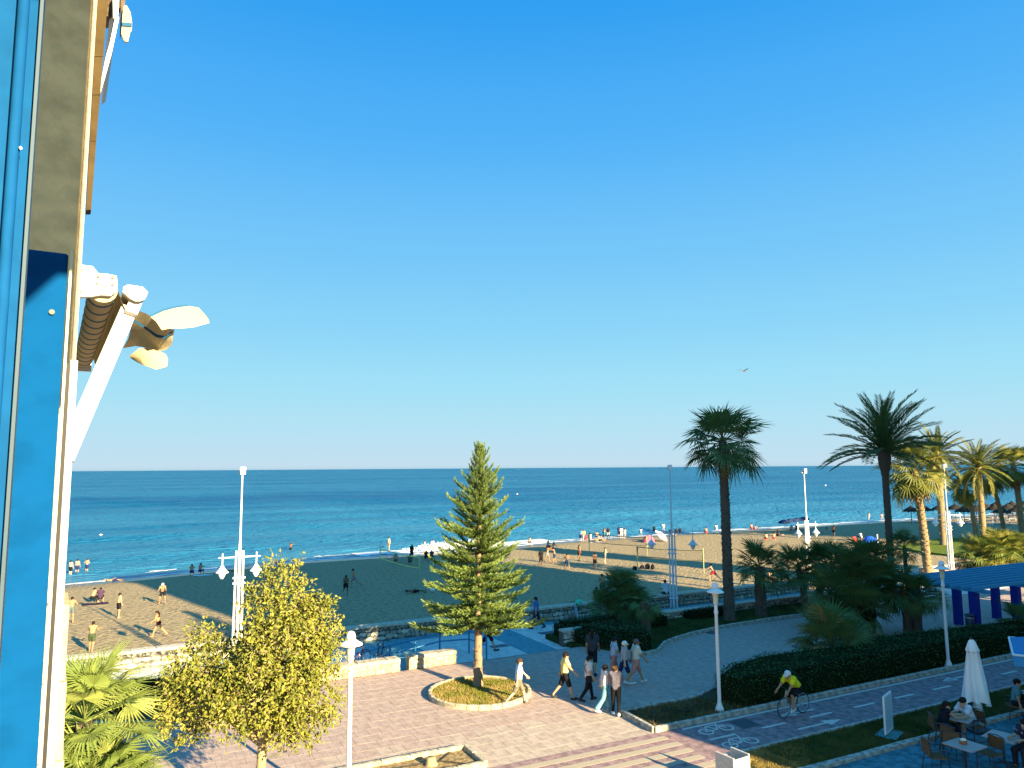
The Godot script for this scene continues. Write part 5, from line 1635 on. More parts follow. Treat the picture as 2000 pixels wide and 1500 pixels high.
func awning(out: Vector3, along: Vector3, face: Basis) -> void:
	var white := paint(0.50, 0.48, 0.46, 0.5)
	var canvas := rough_mat(0.50, 0.43, 0.29, 0.3, 0.85, 1.05, 0.3, "grain")
	canvas.cull_mode = BaseMaterial3D.CULL_DISABLED
	canvas.backlight_enabled = true; canvas.backlight = lin(0.2, 0.16, 0.09)
	var band := paint(0.01, 0.075, 0.17, 0.8)
	var a := thing("awning", "folded striped awning with torn flapping valance and white arm", "awning", Vector3.ZERO)
	# wall bracket with its bolts
	var L := 3.47
	part("bracket", plate([Vector3(-1.777, 9.236, -2.981), Vector3(-1.770, 9.244, -2.986), Vector3(-1.737, 9.243, -3.006), Vector3(-1.727, 9.229, -3.012), Vector3(-1.718, 9.216, -3.017), Vector3(-1.690, 9.218, -3.035), Vector3(-1.661, 9.214, -3.053), Vector3(-1.656, 9.177, -3.056), Vector3(-1.660, 9.146, -3.054), Vector3(-1.675, 9.128, -3.044), Vector3(-1.707, 9.126, -3.025), Vector3(-1.733, 9.116, -3.008), Vector3(-1.777, 9.108, -2.982), Vector3(-1.778, 9.172, -2.981)], along * 0.035), white, a)
	for q in [[Vector3(-1.695, 9.175, -3.029), 0.009], [Vector3(-1.719, 9.173, -3.015), 0.004], [Vector3(-1.671, 9.174, -3.044), 0.004], [Vector3(-1.717, 9.202, -3.016), 0.005], [Vector3(-1.672, 9.205, -3.044), 0.005], [Vector3(-1.770, 9.222, -2.983), 0.006], [Vector3(-1.770, 9.129, -2.983), 0.006]]:
		part("bolt", tube_mesh([q[0], q[0] - along * 0.006], [q[1] * 1.25], 8), M.lamp_cup if q[1] > 0.008 else M.bolt, a)
	# the roller with its wound cloth
	var c0: Vector3 = Vector3(-1.715, 9.155, -3.055)
	part("roller", tube_mesh([c0, c0 + along * 2.3], [0.054], 20), canvas, a)
	for k in 12:
		var s := 0.09 + k * 0.19
		part("stripe", tube_mesh([c0 + along * s, c0 + along * (s + 0.030)], [0.0555], 20), band, a)
	part("end_bracket", plate([c0 + along * 2.3 + out * -0.16 + Vector3(0, -0.08, 0), c0 + along * 2.3 + out * 0.05 + Vector3(0, -0.08, 0), c0 + along * 2.3 + out * 0.05 + Vector3(0, 0.05, 0), c0 + along * 2.3 + out * -0.16 + Vector3(0, 0.07, 0)], along * 0.03), white, a)
	part("crank_loop", tube_mesh([c0 + along * 2.1 + out * -0.07 + Vector3(0, -0.03, 0), c0 + along * 2.1 + out * -0.075 + Vector3(0, -0.22, 0), c0 + along * 2.1 + out * -0.09 + Vector3(0, -0.25, 0)], [0.012], 6), band, a)
	# front bar
	var cap_outline := [Vector3(-1.650, 9.173, -3.095), Vector3(-1.637, 9.184, -3.103), Vector3(-1.592, 9.182, -3.131), Vector3(-1.574, 9.162, -3.142), Vector3(-1.582, 9.133, -3.137), Vector3(-1.596, 9.122, -3.128), Vector3(-1.613, 9.120, -3.118), Vector3(-1.628, 9.129, -3.108), Vector3(-1.651, 9.151, -3.094)]
	part("front_bar", plate(cap_outline, along * 2.25), white, a)
	var cap_2 := []
	var mid := Vector3.ZERO
	for q in cap_outline: mid += q / cap_outline.size()
	for q in cap_outline: cap_2.append(mid + (q - mid) * 1.06 - along * 0.012)
	part("end_cap", plate(cap_2, along * 0.012), white, a)
	for q in [Vector3(-1.633, 9.165, -3.088), Vector3(-1.579, 9.161, -3.121)]: part("bolt", tube_mesh([q, q - along * 0.006], [0.0055], 8), M.lamp_cup, a)
	# arm
	var arm_top: Vector3 = Vector3(-1.659, 9.089, -3.160); var arm_low: Vector3 = Vector3(-1.738, 8.453, -2.899)
	var d := (arm_low - arm_top).normalized()
	var side := d.cross(along).normalized()
	var g := Shape.new()
	g.box((arm_top + arm_low) / 2, Vector3(0.064, arm_top.distance_to(arm_low) + 0.02, 0.035), Basis(side, -d, side.cross(-d)))
	part("arm", g.done(), white, a)
	g = Shape.new()
	var q0: Vector3 = Vector3(-1.708, 8.753, -3.059); var q1: Vector3 = Vector3(-1.740, 8.541, -2.969)
	g.box((q0 + q1) / 2, Vector3(0.022, q0.distance_to(q1) + 0.7, 0.028), Basis(side, -d, side.cross(-d)))
	part("arm_slide", g.done(), white, a)
	g = Shape.new()
	g.box(Vector3(-1.628, 9.108, -3.144), Vector3(0.05, 0.09, 0.03), Basis(side, -d, side.cross(-d)))
	part("elbow", g.done(), white, a)
	# cloth between roller and bar
	var fold := Shape.new()
	fold.smooth(true)
	for i in 10:
		for k in 6:
			var f := func(ii: int, kk: int) -> Vector3:
				var u := kk / 6.0
				return c0 + along * (0.02 + 2.2 * ii / 10.0) + out * lerpf(0.05, 0.155, u) + Vector3(0, 0.025 - 0.11 * sin(PI * u * 0.9) + 0.012 * sin(ii * 1.7), 0)
			fold.quad(f.call(i, k), f.call(i + 1, k), f.call(i + 1, k + 1), f.call(i, k + 1))
	part("canopy_fold", fold.done(), canvas, a)
	# torn valance blown outwards
	var flap := func(called: String, rows: Array, m: Material) -> void:
		var s := Shape.new()
		s.smooth(true)
		for i in rows.size() - 1:
			for k in rows[i].size() - 1:
				s.quad(rows[i][k], rows[i + 1][k], rows[i + 1][k + 1], rows[i][k + 1])
		part(called, s.done(), m, a)
	flap.call("valance_flap", [[Vector3(-1.670, 9.105, -3.376), Vector3(-1.636, 9.080, -3.362), Vector3(-1.614, 9.042, -3.375)], [Vector3(-1.640, 9.145, -3.430), Vector3(-1.608, 9.102, -3.403), Vector3(-1.582, 9.055, -3.396)], [Vector3(-1.607, 9.177, -3.498), Vector3(-1.571, 9.121, -3.449), Vector3(-1.541, 9.061, -3.432)], [Vector3(-1.579, 9.195, -3.550), Vector3(-1.537, 9.140, -3.505), Vector3(-1.507, 9.072, -3.465)], [Vector3(-1.543, 9.195, -3.596), Vector3(-1.512, 9.148, -3.556), Vector3(-1.493, 9.093, -3.521)], [Vector3(-1.518, 9.162, -3.623), Vector3(-1.495, 9.137, -3.602), Vector3(-1.483, 9.116, -3.586)]], canvas)
	flap.call("valance_stripe", [[Vector3(-1.674, 9.112, -3.375), Vector3(-1.665, 9.100, -3.377)], [Vector3(-1.641, 9.152, -3.431), Vector3(-1.637, 9.142, -3.429)], [Vector3(-1.607, 9.184, -3.498), Vector3(-1.604, 9.174, -3.497)], [Vector3(-1.577, 9.201, -3.552), Vector3(-1.574, 9.193, -3.552)]], band)
	flap.call("valance", [[Vector3(-1.787, 9.159, -3.481), Vector3(-1.819, 9.128, -3.519), Vector3(-1.852, 9.090, -3.558), Vector3(-1.907, 9.049, -3.641), Vector3(-1.995, 9.023, -3.763)], [Vector3(-1.732, 9.139, -3.456), Vector3(-1.756, 9.098, -3.499), Vector3(-1.783, 9.061, -3.542), Vector3(-1.836, 9.031, -3.627), Vector3(-1.900, 9.024, -3.704)], [Vector3(-1.671, 9.104, -3.434), Vector3(-1.681, 9.059, -3.464), Vector3(-1.699, 9.028, -3.499), Vector3(-1.742, 9.005, -3.567), Vector3(-1.779, 8.996, -3.603)], [Vector3(-1.630, 9.065, -3.436), Vector3(-1.631, 9.035, -3.459), Vector3(-1.649, 9.007, -3.495), Vector3(-1.686, 8.986, -3.543), Vector3(-1.705, 8.973, -3.554)], [Vector3(-1.594, 9.059, -3.459), Vector3(-1.607, 9.033, -3.474), Vector3(-1.625, 9.010, -3.510), Vector3(-1.650, 8.993, -3.541), Vector3(-1.674, 8.979, -3.550)]], canvas)
	flap.call("valance_stripe", [[Vector3(-1.822, 9.127, -3.506), Vector3(-1.824, 9.115, -3.505)], [Vector3(-1.751, 9.085, -3.485), Vector3(-1.752, 9.073, -3.484)], [Vector3(-1.685, 9.041, -3.473), Vector3(-1.684, 9.026, -3.473)], [Vector3(-1.631, 9.027, -3.453), Vector3(-1.631, 9.015, -3.454)], [Vector3(-1.597, 9.054, -3.445), Vector3(-1.598, 9.042, -3.444)]], band)
	flap.call("torn_flap", [[Vector3(-1.854, 8.951, -3.557), Vector3(-1.846, 8.939, -3.562), Vector3(-1.834, 8.930, -3.569)], [Vector3(-1.795, 8.985, -3.534), Vector3(-1.782, 8.940, -3.519), Vector3(-1.775, 8.904, -3.523)], [Vector3(-1.761, 8.991, -3.555), Vector3(-1.733, 8.932, -3.514), Vector3(-1.737, 8.892, -3.511)], [Vector3(-1.705, 8.973, -3.554), Vector3(-1.672, 8.922, -3.504), Vector3(-1.698, 8.877, -3.512)], [Vector3(-1.682, 8.960, -3.569), Vector3(-1.656, 8.930, -3.538), Vector3(-1.658, 8.895, -3.536)]], canvas)
	# awning of the floor above
	var t := thing("awning", "awning of the upper floor seen from below with its white arm", "awning", Vector3.ZERO)
	part("arm", plate([Vector3(-3.055, 11.917, -5.401), Vector3(-3.033, 11.900, -5.414), Vector3(-3.066, 11.589, -5.394), Vector3(-3.098, 11.371, -5.374), Vector3(-3.119, 11.236, -5.361), Vector3(-3.117, 11.344, -5.362), Vector3(-3.097, 11.557, -5.375), Vector3(-3.078, 11.681, -5.386)], along * 0.05), white, t)
	part("front_bar", plate([Vector3(-3.079, 12.077, -5.386), Vector3(-3.041, 12.093, -5.409), Vector3(-3.040, 11.915, -5.410), Vector3(-3.068, 11.878, -5.393)], along * 1.6), M.rail_grey, t)
	part("roller", tube_mesh([Vector3(-3.149, 12.042, -5.460), Vector3(-3.803, 12.627, -6.584)], [0.09, 0.07], 12), M.bark, t)
	part("bracket", plate([Vector3(-3.007, 12.059, -5.372), Vector3(-2.978, 12.071, -5.390), Vector3(-2.982, 11.942, -5.387), Vector3(-2.990, 11.762, -5.382), Vector3(-2.997, 11.725, -5.378), Vector3(-3.001, 11.892, -5.376)], along * 0.06), M.bark, t)
	part("valance", plate([Vector3(-2.965, 11.944, -5.339), Vector3(-2.947, 11.959, -5.350), Vector3(-2.922, 11.910, -5.366), Vector3(-2.909, 11.827, -5.373), Vector3(-2.910, 11.764, -5.373), Vector3(-2.918, 11.744, -5.368), Vector3(-2.927, 11.665, -5.362), Vector3(-2.948, 11.666, -5.349), Vector3(-2.968, 11.717, -5.337), Vector3(-2.967, 11.842, -5.338)], along * 0.02), canvas, t)
	part("stripe", plate([Vector3(-2.961, 11.808, -5.330), Vector3(-2.905, 11.821, -5.364), Vector3(-2.906, 11.791, -5.363), Vector3(-2.962, 11.778, -5.329)], along * 0.035), band, t)

# Tall blocks behind the viewer's right shoulder: their shade lies across the plaza and the sand.
func towers() -> void:
	var wall := rough_mat(0.42, 0.37, 0.30, 3.0)
	for d in [["tall apartment tower behind the viewer whose shade covers the plaza", 20.1, 53.7, 13.0, 16.0, 29.2], ["slim tower beyond the first one to the right", 64.0, 68.5, 14.0, 17.0, 26.0], ["broad apartment block farthest to the right behind the viewer", 108.0, 150.0, 20.0, 23.0, 24.6]]:
		var q: float = (d[1] + d[2]) / 2; var p: float = (d[3] + d[4]) / 2
		var o := thing("apartment_tower", d[0], "building", Vector3(0.75 * q + 0.66 * p, 0, -0.66 * q + 0.75 * p), 0.7217)
		part("wall", box_mesh(Vector3(d[2] - d[1], d[5], d[4] - d[3]), Vector3(0, d[5] / 2, 0)), wall, o)
		part("roof", box_mesh(Vector3(d[2] - d[1] - 0.4, 0.5, d[4] - d[3] - 0.4), Vector3(0, d[5] + 0.25, 0)), M.coping, o)
		for k in int(d[5] / 3.0): part("balcony_slab", box_mesh(Vector3(d[2] - d[1] - 1.0, 0.2, 1.2), Vector3(0, 3.0 * (k + 1), -(d[4] - d[3]) / 2 - 0.6)), M.coping, o)

# ---------------------------------------------------------------- planting
func plants() -> void:
	norfolk_pine("tall young pine with tiered upswept branches in the round bed", Vector3(-1.38, 0.05, -29.59), 9.35, 1.85)
	var tree := Vector3(-5.871, 1.559, -18.000)
	var D := tree; D.y = 0.0
	var lob := func(px: Vector3, r: Vector3, w: float) -> Array: return [px - D, r, w]
	ficus("leafy yellow-green broadleaf tree standing left of the near lamp post", D, [
		lob.call(Vector3(-5.504, 5.330, -18.000), Vector3(0.66, 0.72, 0.62), 1.3), lob.call(Vector3(-5.367, 4.554, -17.900), Vector3(0.95, 0.85, 0.9), 2.2), lob.call(Vector3(-5.402, 3.741, -17.700), Vector3(1.25, 0.85, 1.1), 3.0),
		lob.call(Vector3(-4.609, 4.661, -18.200), Vector3(0.45, 0.5, 0.5), 0.8), lob.call(Vector3(-4.800, 3.341, -17.900), Vector3(0.65, 0.75, 0.8), 1.6), lob.call(Vector3(-6.117, 3.323, -17.600), Vector3(0.95, 0.65, 0.9), 1.8),
		lob.call(Vector3(-7.377, 3.797, -18.200), Vector3(0.68, 0.65, 0.7), 1.4), lob.call(Vector3(-7.536, 2.987, -18.000), Vector3(0.62, 0.6, 0.7), 1.4), lob.call(Vector3(-6.836, 4.134, -18.500), Vector3(0.55, 0.4, 0.6), 0.7), lob.call(Vector3(-4.995, 2.805, -17.800), Vector3(0.6, 0.4, 0.6), 0.7)], 40000, 2.2)
	# palms in the shade
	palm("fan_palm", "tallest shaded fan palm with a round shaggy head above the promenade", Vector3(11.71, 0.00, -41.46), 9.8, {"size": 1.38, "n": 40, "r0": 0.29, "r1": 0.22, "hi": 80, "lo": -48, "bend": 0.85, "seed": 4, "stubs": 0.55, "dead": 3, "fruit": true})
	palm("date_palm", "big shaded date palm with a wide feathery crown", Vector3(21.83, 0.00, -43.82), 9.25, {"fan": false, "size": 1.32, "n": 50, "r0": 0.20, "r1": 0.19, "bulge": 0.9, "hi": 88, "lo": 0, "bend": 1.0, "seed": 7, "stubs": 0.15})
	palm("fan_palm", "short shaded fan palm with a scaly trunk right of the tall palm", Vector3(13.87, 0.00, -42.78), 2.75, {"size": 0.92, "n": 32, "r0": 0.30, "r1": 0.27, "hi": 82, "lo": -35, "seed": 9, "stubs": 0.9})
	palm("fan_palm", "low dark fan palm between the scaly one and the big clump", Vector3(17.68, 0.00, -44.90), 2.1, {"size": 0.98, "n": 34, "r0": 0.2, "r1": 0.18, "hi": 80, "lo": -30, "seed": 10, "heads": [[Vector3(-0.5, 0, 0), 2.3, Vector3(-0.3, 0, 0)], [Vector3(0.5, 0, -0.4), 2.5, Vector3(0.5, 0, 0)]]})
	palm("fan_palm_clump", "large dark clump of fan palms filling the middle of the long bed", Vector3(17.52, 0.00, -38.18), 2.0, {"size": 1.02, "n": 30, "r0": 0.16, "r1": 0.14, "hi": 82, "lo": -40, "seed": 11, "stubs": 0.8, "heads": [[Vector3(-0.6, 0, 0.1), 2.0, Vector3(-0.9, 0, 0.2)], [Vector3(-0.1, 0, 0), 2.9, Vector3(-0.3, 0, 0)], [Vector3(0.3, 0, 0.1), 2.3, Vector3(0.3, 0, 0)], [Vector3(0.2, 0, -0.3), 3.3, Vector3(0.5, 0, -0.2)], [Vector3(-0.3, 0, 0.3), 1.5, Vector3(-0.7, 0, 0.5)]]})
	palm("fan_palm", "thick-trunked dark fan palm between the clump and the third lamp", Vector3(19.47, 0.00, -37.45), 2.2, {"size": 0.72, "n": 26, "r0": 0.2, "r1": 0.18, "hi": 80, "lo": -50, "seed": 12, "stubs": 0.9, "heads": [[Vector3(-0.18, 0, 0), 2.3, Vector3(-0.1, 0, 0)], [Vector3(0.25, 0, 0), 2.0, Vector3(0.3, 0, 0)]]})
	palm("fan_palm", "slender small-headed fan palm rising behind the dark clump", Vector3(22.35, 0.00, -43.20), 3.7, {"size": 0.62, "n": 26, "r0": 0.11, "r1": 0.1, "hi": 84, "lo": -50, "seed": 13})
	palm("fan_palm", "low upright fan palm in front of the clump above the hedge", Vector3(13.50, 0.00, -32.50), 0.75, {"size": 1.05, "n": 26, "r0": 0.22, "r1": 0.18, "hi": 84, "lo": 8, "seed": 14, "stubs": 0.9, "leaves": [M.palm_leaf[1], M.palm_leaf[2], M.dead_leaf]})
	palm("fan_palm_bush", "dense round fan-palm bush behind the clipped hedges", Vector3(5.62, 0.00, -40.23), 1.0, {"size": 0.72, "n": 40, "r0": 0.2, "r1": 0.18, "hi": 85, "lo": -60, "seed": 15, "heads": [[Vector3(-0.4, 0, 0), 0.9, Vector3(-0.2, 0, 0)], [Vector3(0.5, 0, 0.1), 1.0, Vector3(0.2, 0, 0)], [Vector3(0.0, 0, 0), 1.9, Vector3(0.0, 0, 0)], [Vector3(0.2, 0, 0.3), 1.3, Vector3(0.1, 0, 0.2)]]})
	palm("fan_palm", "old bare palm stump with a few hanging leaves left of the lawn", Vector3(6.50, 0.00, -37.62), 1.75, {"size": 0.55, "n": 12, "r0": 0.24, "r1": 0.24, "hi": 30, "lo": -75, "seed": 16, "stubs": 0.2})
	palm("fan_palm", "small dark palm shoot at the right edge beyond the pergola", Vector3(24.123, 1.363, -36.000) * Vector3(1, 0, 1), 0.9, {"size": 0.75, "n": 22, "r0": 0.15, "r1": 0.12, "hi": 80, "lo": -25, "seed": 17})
	# sunlit palms on the right
	var lit := {"leaves": M.palm_leaf_lit, "bark": M.bark_warm}  # lit leaf and bark copies, brightened as by the sun
	palm("fan_palm", "sunlit fan palm with a spiral-scarred golden trunk and orange skirt", Vector3(29.63, -0.10, -54.26), 8.2, {"size": 1.4, "n": 44, "r0": 0.3, "r1": 0.24, "hi": 75, "lo": -60, "seed": 21, "stubs": 0.8, "dead": 10, "lean": Vector3(-0.55, 0, 0), "leaves": M.palm_leaf_lit, "bark": M.bark_warm})
	palm("date_palm", "sunlit date palm with a thick smooth trunk behind the golden one", Vector3(53.57, -1.50, -94.08), 11.2, {"fan": false, "size": 1.5, "n": 52, "r0": 0.42, "r1": 0.40, "hi": 84, "lo": -40, "seed": 22, "stubs": 0.2, "dead": 4, "leaves": M.palm_leaf_lit, "bark": M.bark_warm})
	palm("date_palm", "sunlit date palm with long arching fronds, second from the right edge", Vector3(59.15, -1.50, -94.95), 9.6, {"fan": false, "size": 1.55, "n": 50, "r0": 0.4, "r1": 0.36, "hi": 84, "lo": -42, "seed": 23, "stubs": 0.2, "leaves": M.palm_leaf_lit, "bark": M.bark_warm})
	palm("fan_palm", "thin sunlit fan palm leaning left of the arching date palm", Vector3(60.57, -1.50, -98.80), 7.0, {"size": 1.4, "n": 34, "r0": 0.3, "r1": 0.24, "hi": 70, "lo": -65, "seed": 24, "dead": 8, "lean": Vector3(-0.9, 0, 0), "leaves": M.palm_leaf_lit, "bark": M.bark_warm})
	palm("fan_palm", "slender sunlit fan palm with a curved trunk", Vector3(67.72, -1.50, -104.07), 8.2, {"size": 1.5, "n": 34, "r0": 0.3, "r1": 0.25, "hi": 75, "lo": -60, "seed": 25, "dead": 8, "lean": Vector3(-1.6, 0, 0), "leaves": M.palm_leaf_lit, "bark": M.bark_warm})
	palm("fan_palm", "sunlit fan palm cut by the right edge of the view", Vector3(68.21, -1.50, -101.06), 9.8, {"size": 1.9, "n": 40, "r0": 0.4, "r1": 0.32, "hi": 80, "lo": -60, "seed": 26, "dead": 8, "lean": Vector3(-0.5, 0, 0), "leaves": M.palm_leaf_lit, "bark": M.bark_warm})
	palm("fan_palm_clump", "sunlit yellow clump of low fan palms right of the fourth mast", Vector3(43.47, -1.00, -68.36), 1.4, {"size": 1.25, "n": 30, "r0": 0.16, "r1": 0.14, "hi": 84, "lo": -25, "seed": 27, "leaves": [M.palm_leaf_lit[0], M.palm_leaf_lit[1], M.palm_bright[0]], "heads": [[Vector3(-1.0, 0, 0), 1.2, Vector3(-0.4, 0, 0)], [Vector3(0.3, 0, 0), 1.8, Vector3.ZERO], [Vector3(1.3, 0, 0.2), 1.4, Vector3(0.3, 0, 0)], [Vector3(2.4, 0, 0.2), 1.6, Vector3(0.3, 0, 0)], [Vector3(-0.3, 0, 0.6), 0.8, Vector3.ZERO]]})
	# the near one at the lower left
	var near := Vector3(-6.912, 4.294, -13.000)
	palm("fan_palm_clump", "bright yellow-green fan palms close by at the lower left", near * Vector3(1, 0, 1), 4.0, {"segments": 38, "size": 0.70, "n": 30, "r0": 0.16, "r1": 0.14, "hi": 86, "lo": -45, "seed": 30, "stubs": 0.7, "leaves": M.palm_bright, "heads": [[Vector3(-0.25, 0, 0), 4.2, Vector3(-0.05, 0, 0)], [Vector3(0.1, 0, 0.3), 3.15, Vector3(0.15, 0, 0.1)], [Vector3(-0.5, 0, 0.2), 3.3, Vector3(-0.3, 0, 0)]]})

func lamps_and_rails() -> void:
	var grp := ""
	lamp_post("white lamp post standing nearest, in front of the low cream wall", Vector3(-4.062, 1.127, -19.100) * Vector3(1, 0, 1), grp)
	lamp_post("white lamp post at the tip of the hedge left of the cyclist", Vector3(7.02, 0.00, -26.47), grp)
	lamp_post("shaded white lamp post rising from the hedge before the blue pergola", Vector3(18.01, 0.00, -31.90), grp)
	light_mast("pinkish white mast standing left of the broadleaf tree's top", at(4.85, 37.7, -0.15), M.mast_white, TURN, 0.76)
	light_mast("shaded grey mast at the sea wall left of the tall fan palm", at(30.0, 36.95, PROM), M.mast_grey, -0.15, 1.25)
	light_mast("white mast rising behind the low fan palms right of the tall palm", at(46.2, 40.9, -0.5), M.lamp_white)
	light_mast("white mast among the sunlit palms beyond the pergola", at(60.8, 39.2, -0.2), M.lamp_white, -0.2)
	# blue railing of the ramp
	var o := thing("railing", "blue two-rail railing of the ramp behind the low cream wall", "railing", Vector3.ZERO, TURN)
	var line := [Vector3(4.0, -0.2, 33.3), Vector3(6.0, -0.02, 33.25), Vector3(8.1, 0.18, 33.2), Vector3(9.5, 0.34, 33.2), Vector3(10.8, 0.50, 33.2), Vector3(12.0, 0.64, 33.2), Vector3(13.2, 0.80, 33.2), Vector3(14.5, 0.84, 32.8), Vector3(14.7, 0.84, 31.3)]
	for off in [0.0, -0.38]:
		var path := []
		for p in line: path.append(Vector3(p.x, p.y + off, -p.z))
		part("rail", tube_mesh(path, [0.042 if off == 0.0 else 0.034], 8), M.rail_blue, o)
	for p in line: part("post", tube_mesh([Vector3(p.x, PROM - 0.3, -p.z), Vector3(p.x, p.y + 0.02, -p.z)], [0.042], 8), M.rail_blue, o)
	bicycle("dark bicycle parked by the blue railing", Vector3(-5.86, -0.15, -33.60), TURN + 0.9, M.rubber)
	bicycle("reddish bicycle parked at the railing, left of the dark one", Vector3(-6.87, -0.15, -33.29), TURN + 0.4, paint(0.25, 0.05, 0.04, 0.4))
	bicycle("bicycle with a pale green bag leaning on the sea wall beside the palm bush", at(22.7, 36.5, PROM), TURN + 1.2, M.steel)
	bag("mint green bag on the bicycle at the sea wall", at(22.95, 36.6, 0.62), Color(0.10, 0.55, 0.35), 0.36)

func pergola() -> void:
	var o := thing("pergola", "blue pergola with slatted roof and dark blue posts at right", "pergola", Vector3.ZERO, TURN)
	for s in [36.0, 39.4, 42.8, 46.2, 49.6, 53.0]:
		for t in [22.2, 25.2]:
			var g := Shape.new(); g.bevel_box(Vector3(s, 1.2, -t), Vector3(0.34, 2.4, 0.34), 0.02)
			part("post", g.done(), M.post_blue, o)
		var g2 := Shape.new(); g2.bevel_box(Vector3(s, 2.47, -23.7), Vector3(0.16, 0.18, 4.5), 0.015)
		part("beam", g2.done(), M.pergola_blue, o)
	for k in 9:
		var t := 21.75 + k * 0.49
		part("slat", box_mesh(Vector3(19.5 + 0.1 * (k % 3), 0.16, 0.06), Vector3(44.9, 2.64, -t), 0.008), M.pergola_blue, o)
	var b := thing("litter_bin", "dark litter bin hung on the pergola's front post", "bin", at(35.55, 22.2, 0.0), TURN)
	part("body", lathe_mesh([Vector2(0.0, 0.62), Vector2(0.17, 0.62), Vector2(0.2, 1.25), Vector2(0.18, 1.26), Vector2(0.16, 0.7)], 14), paint(0.015, 0.03, 0.05, 0.5), b)
	part("hood", lathe_mesh([Vector2(0.21, 1.33), Vector2(0.2, 1.40), Vector2(0.0, 1.44)], 14), paint(0.015, 0.03, 0.05, 0.5), b)
	part("rim", lathe_mesh([Vector2(0.203, 1.22), Vector2(0.212, 1.24), Vector2(0.203, 1.26)], 14), M.steel, b)
	part("bracket", box_mesh(Vector3(0.3, 0.05, 0.05), Vector3(0.16, 1.1, 0)), M.steel, b)

# ---------------------------------------------------------------- people on the plaza
const SKIN := Color(0.42, 0.25, 0.16)
const TAN := Color(0.33, 0.18, 0.10)
const PALE := Color(0.52, 0.34, 0.25)
const DARK := Color(0.16, 0.09, 0.06)
const HAIR := Color(0.018, 0.013, 0.010)

func stride(a: float, extra := {}) -> Dictionary:   # a walk: a > 0 puts the left leg forward
	var d := {"leg_l": [a, 4.0 if a > 0 else 22.0, 3], "leg_r": [-a, 22.0 if a > 0 else 4.0, 3], "arm_l": [-a * 0.9, 9, 16], "arm_r": [a * 0.9, 9, 22], "lean": 3.0}
	d.merge(extra, true)
	return d

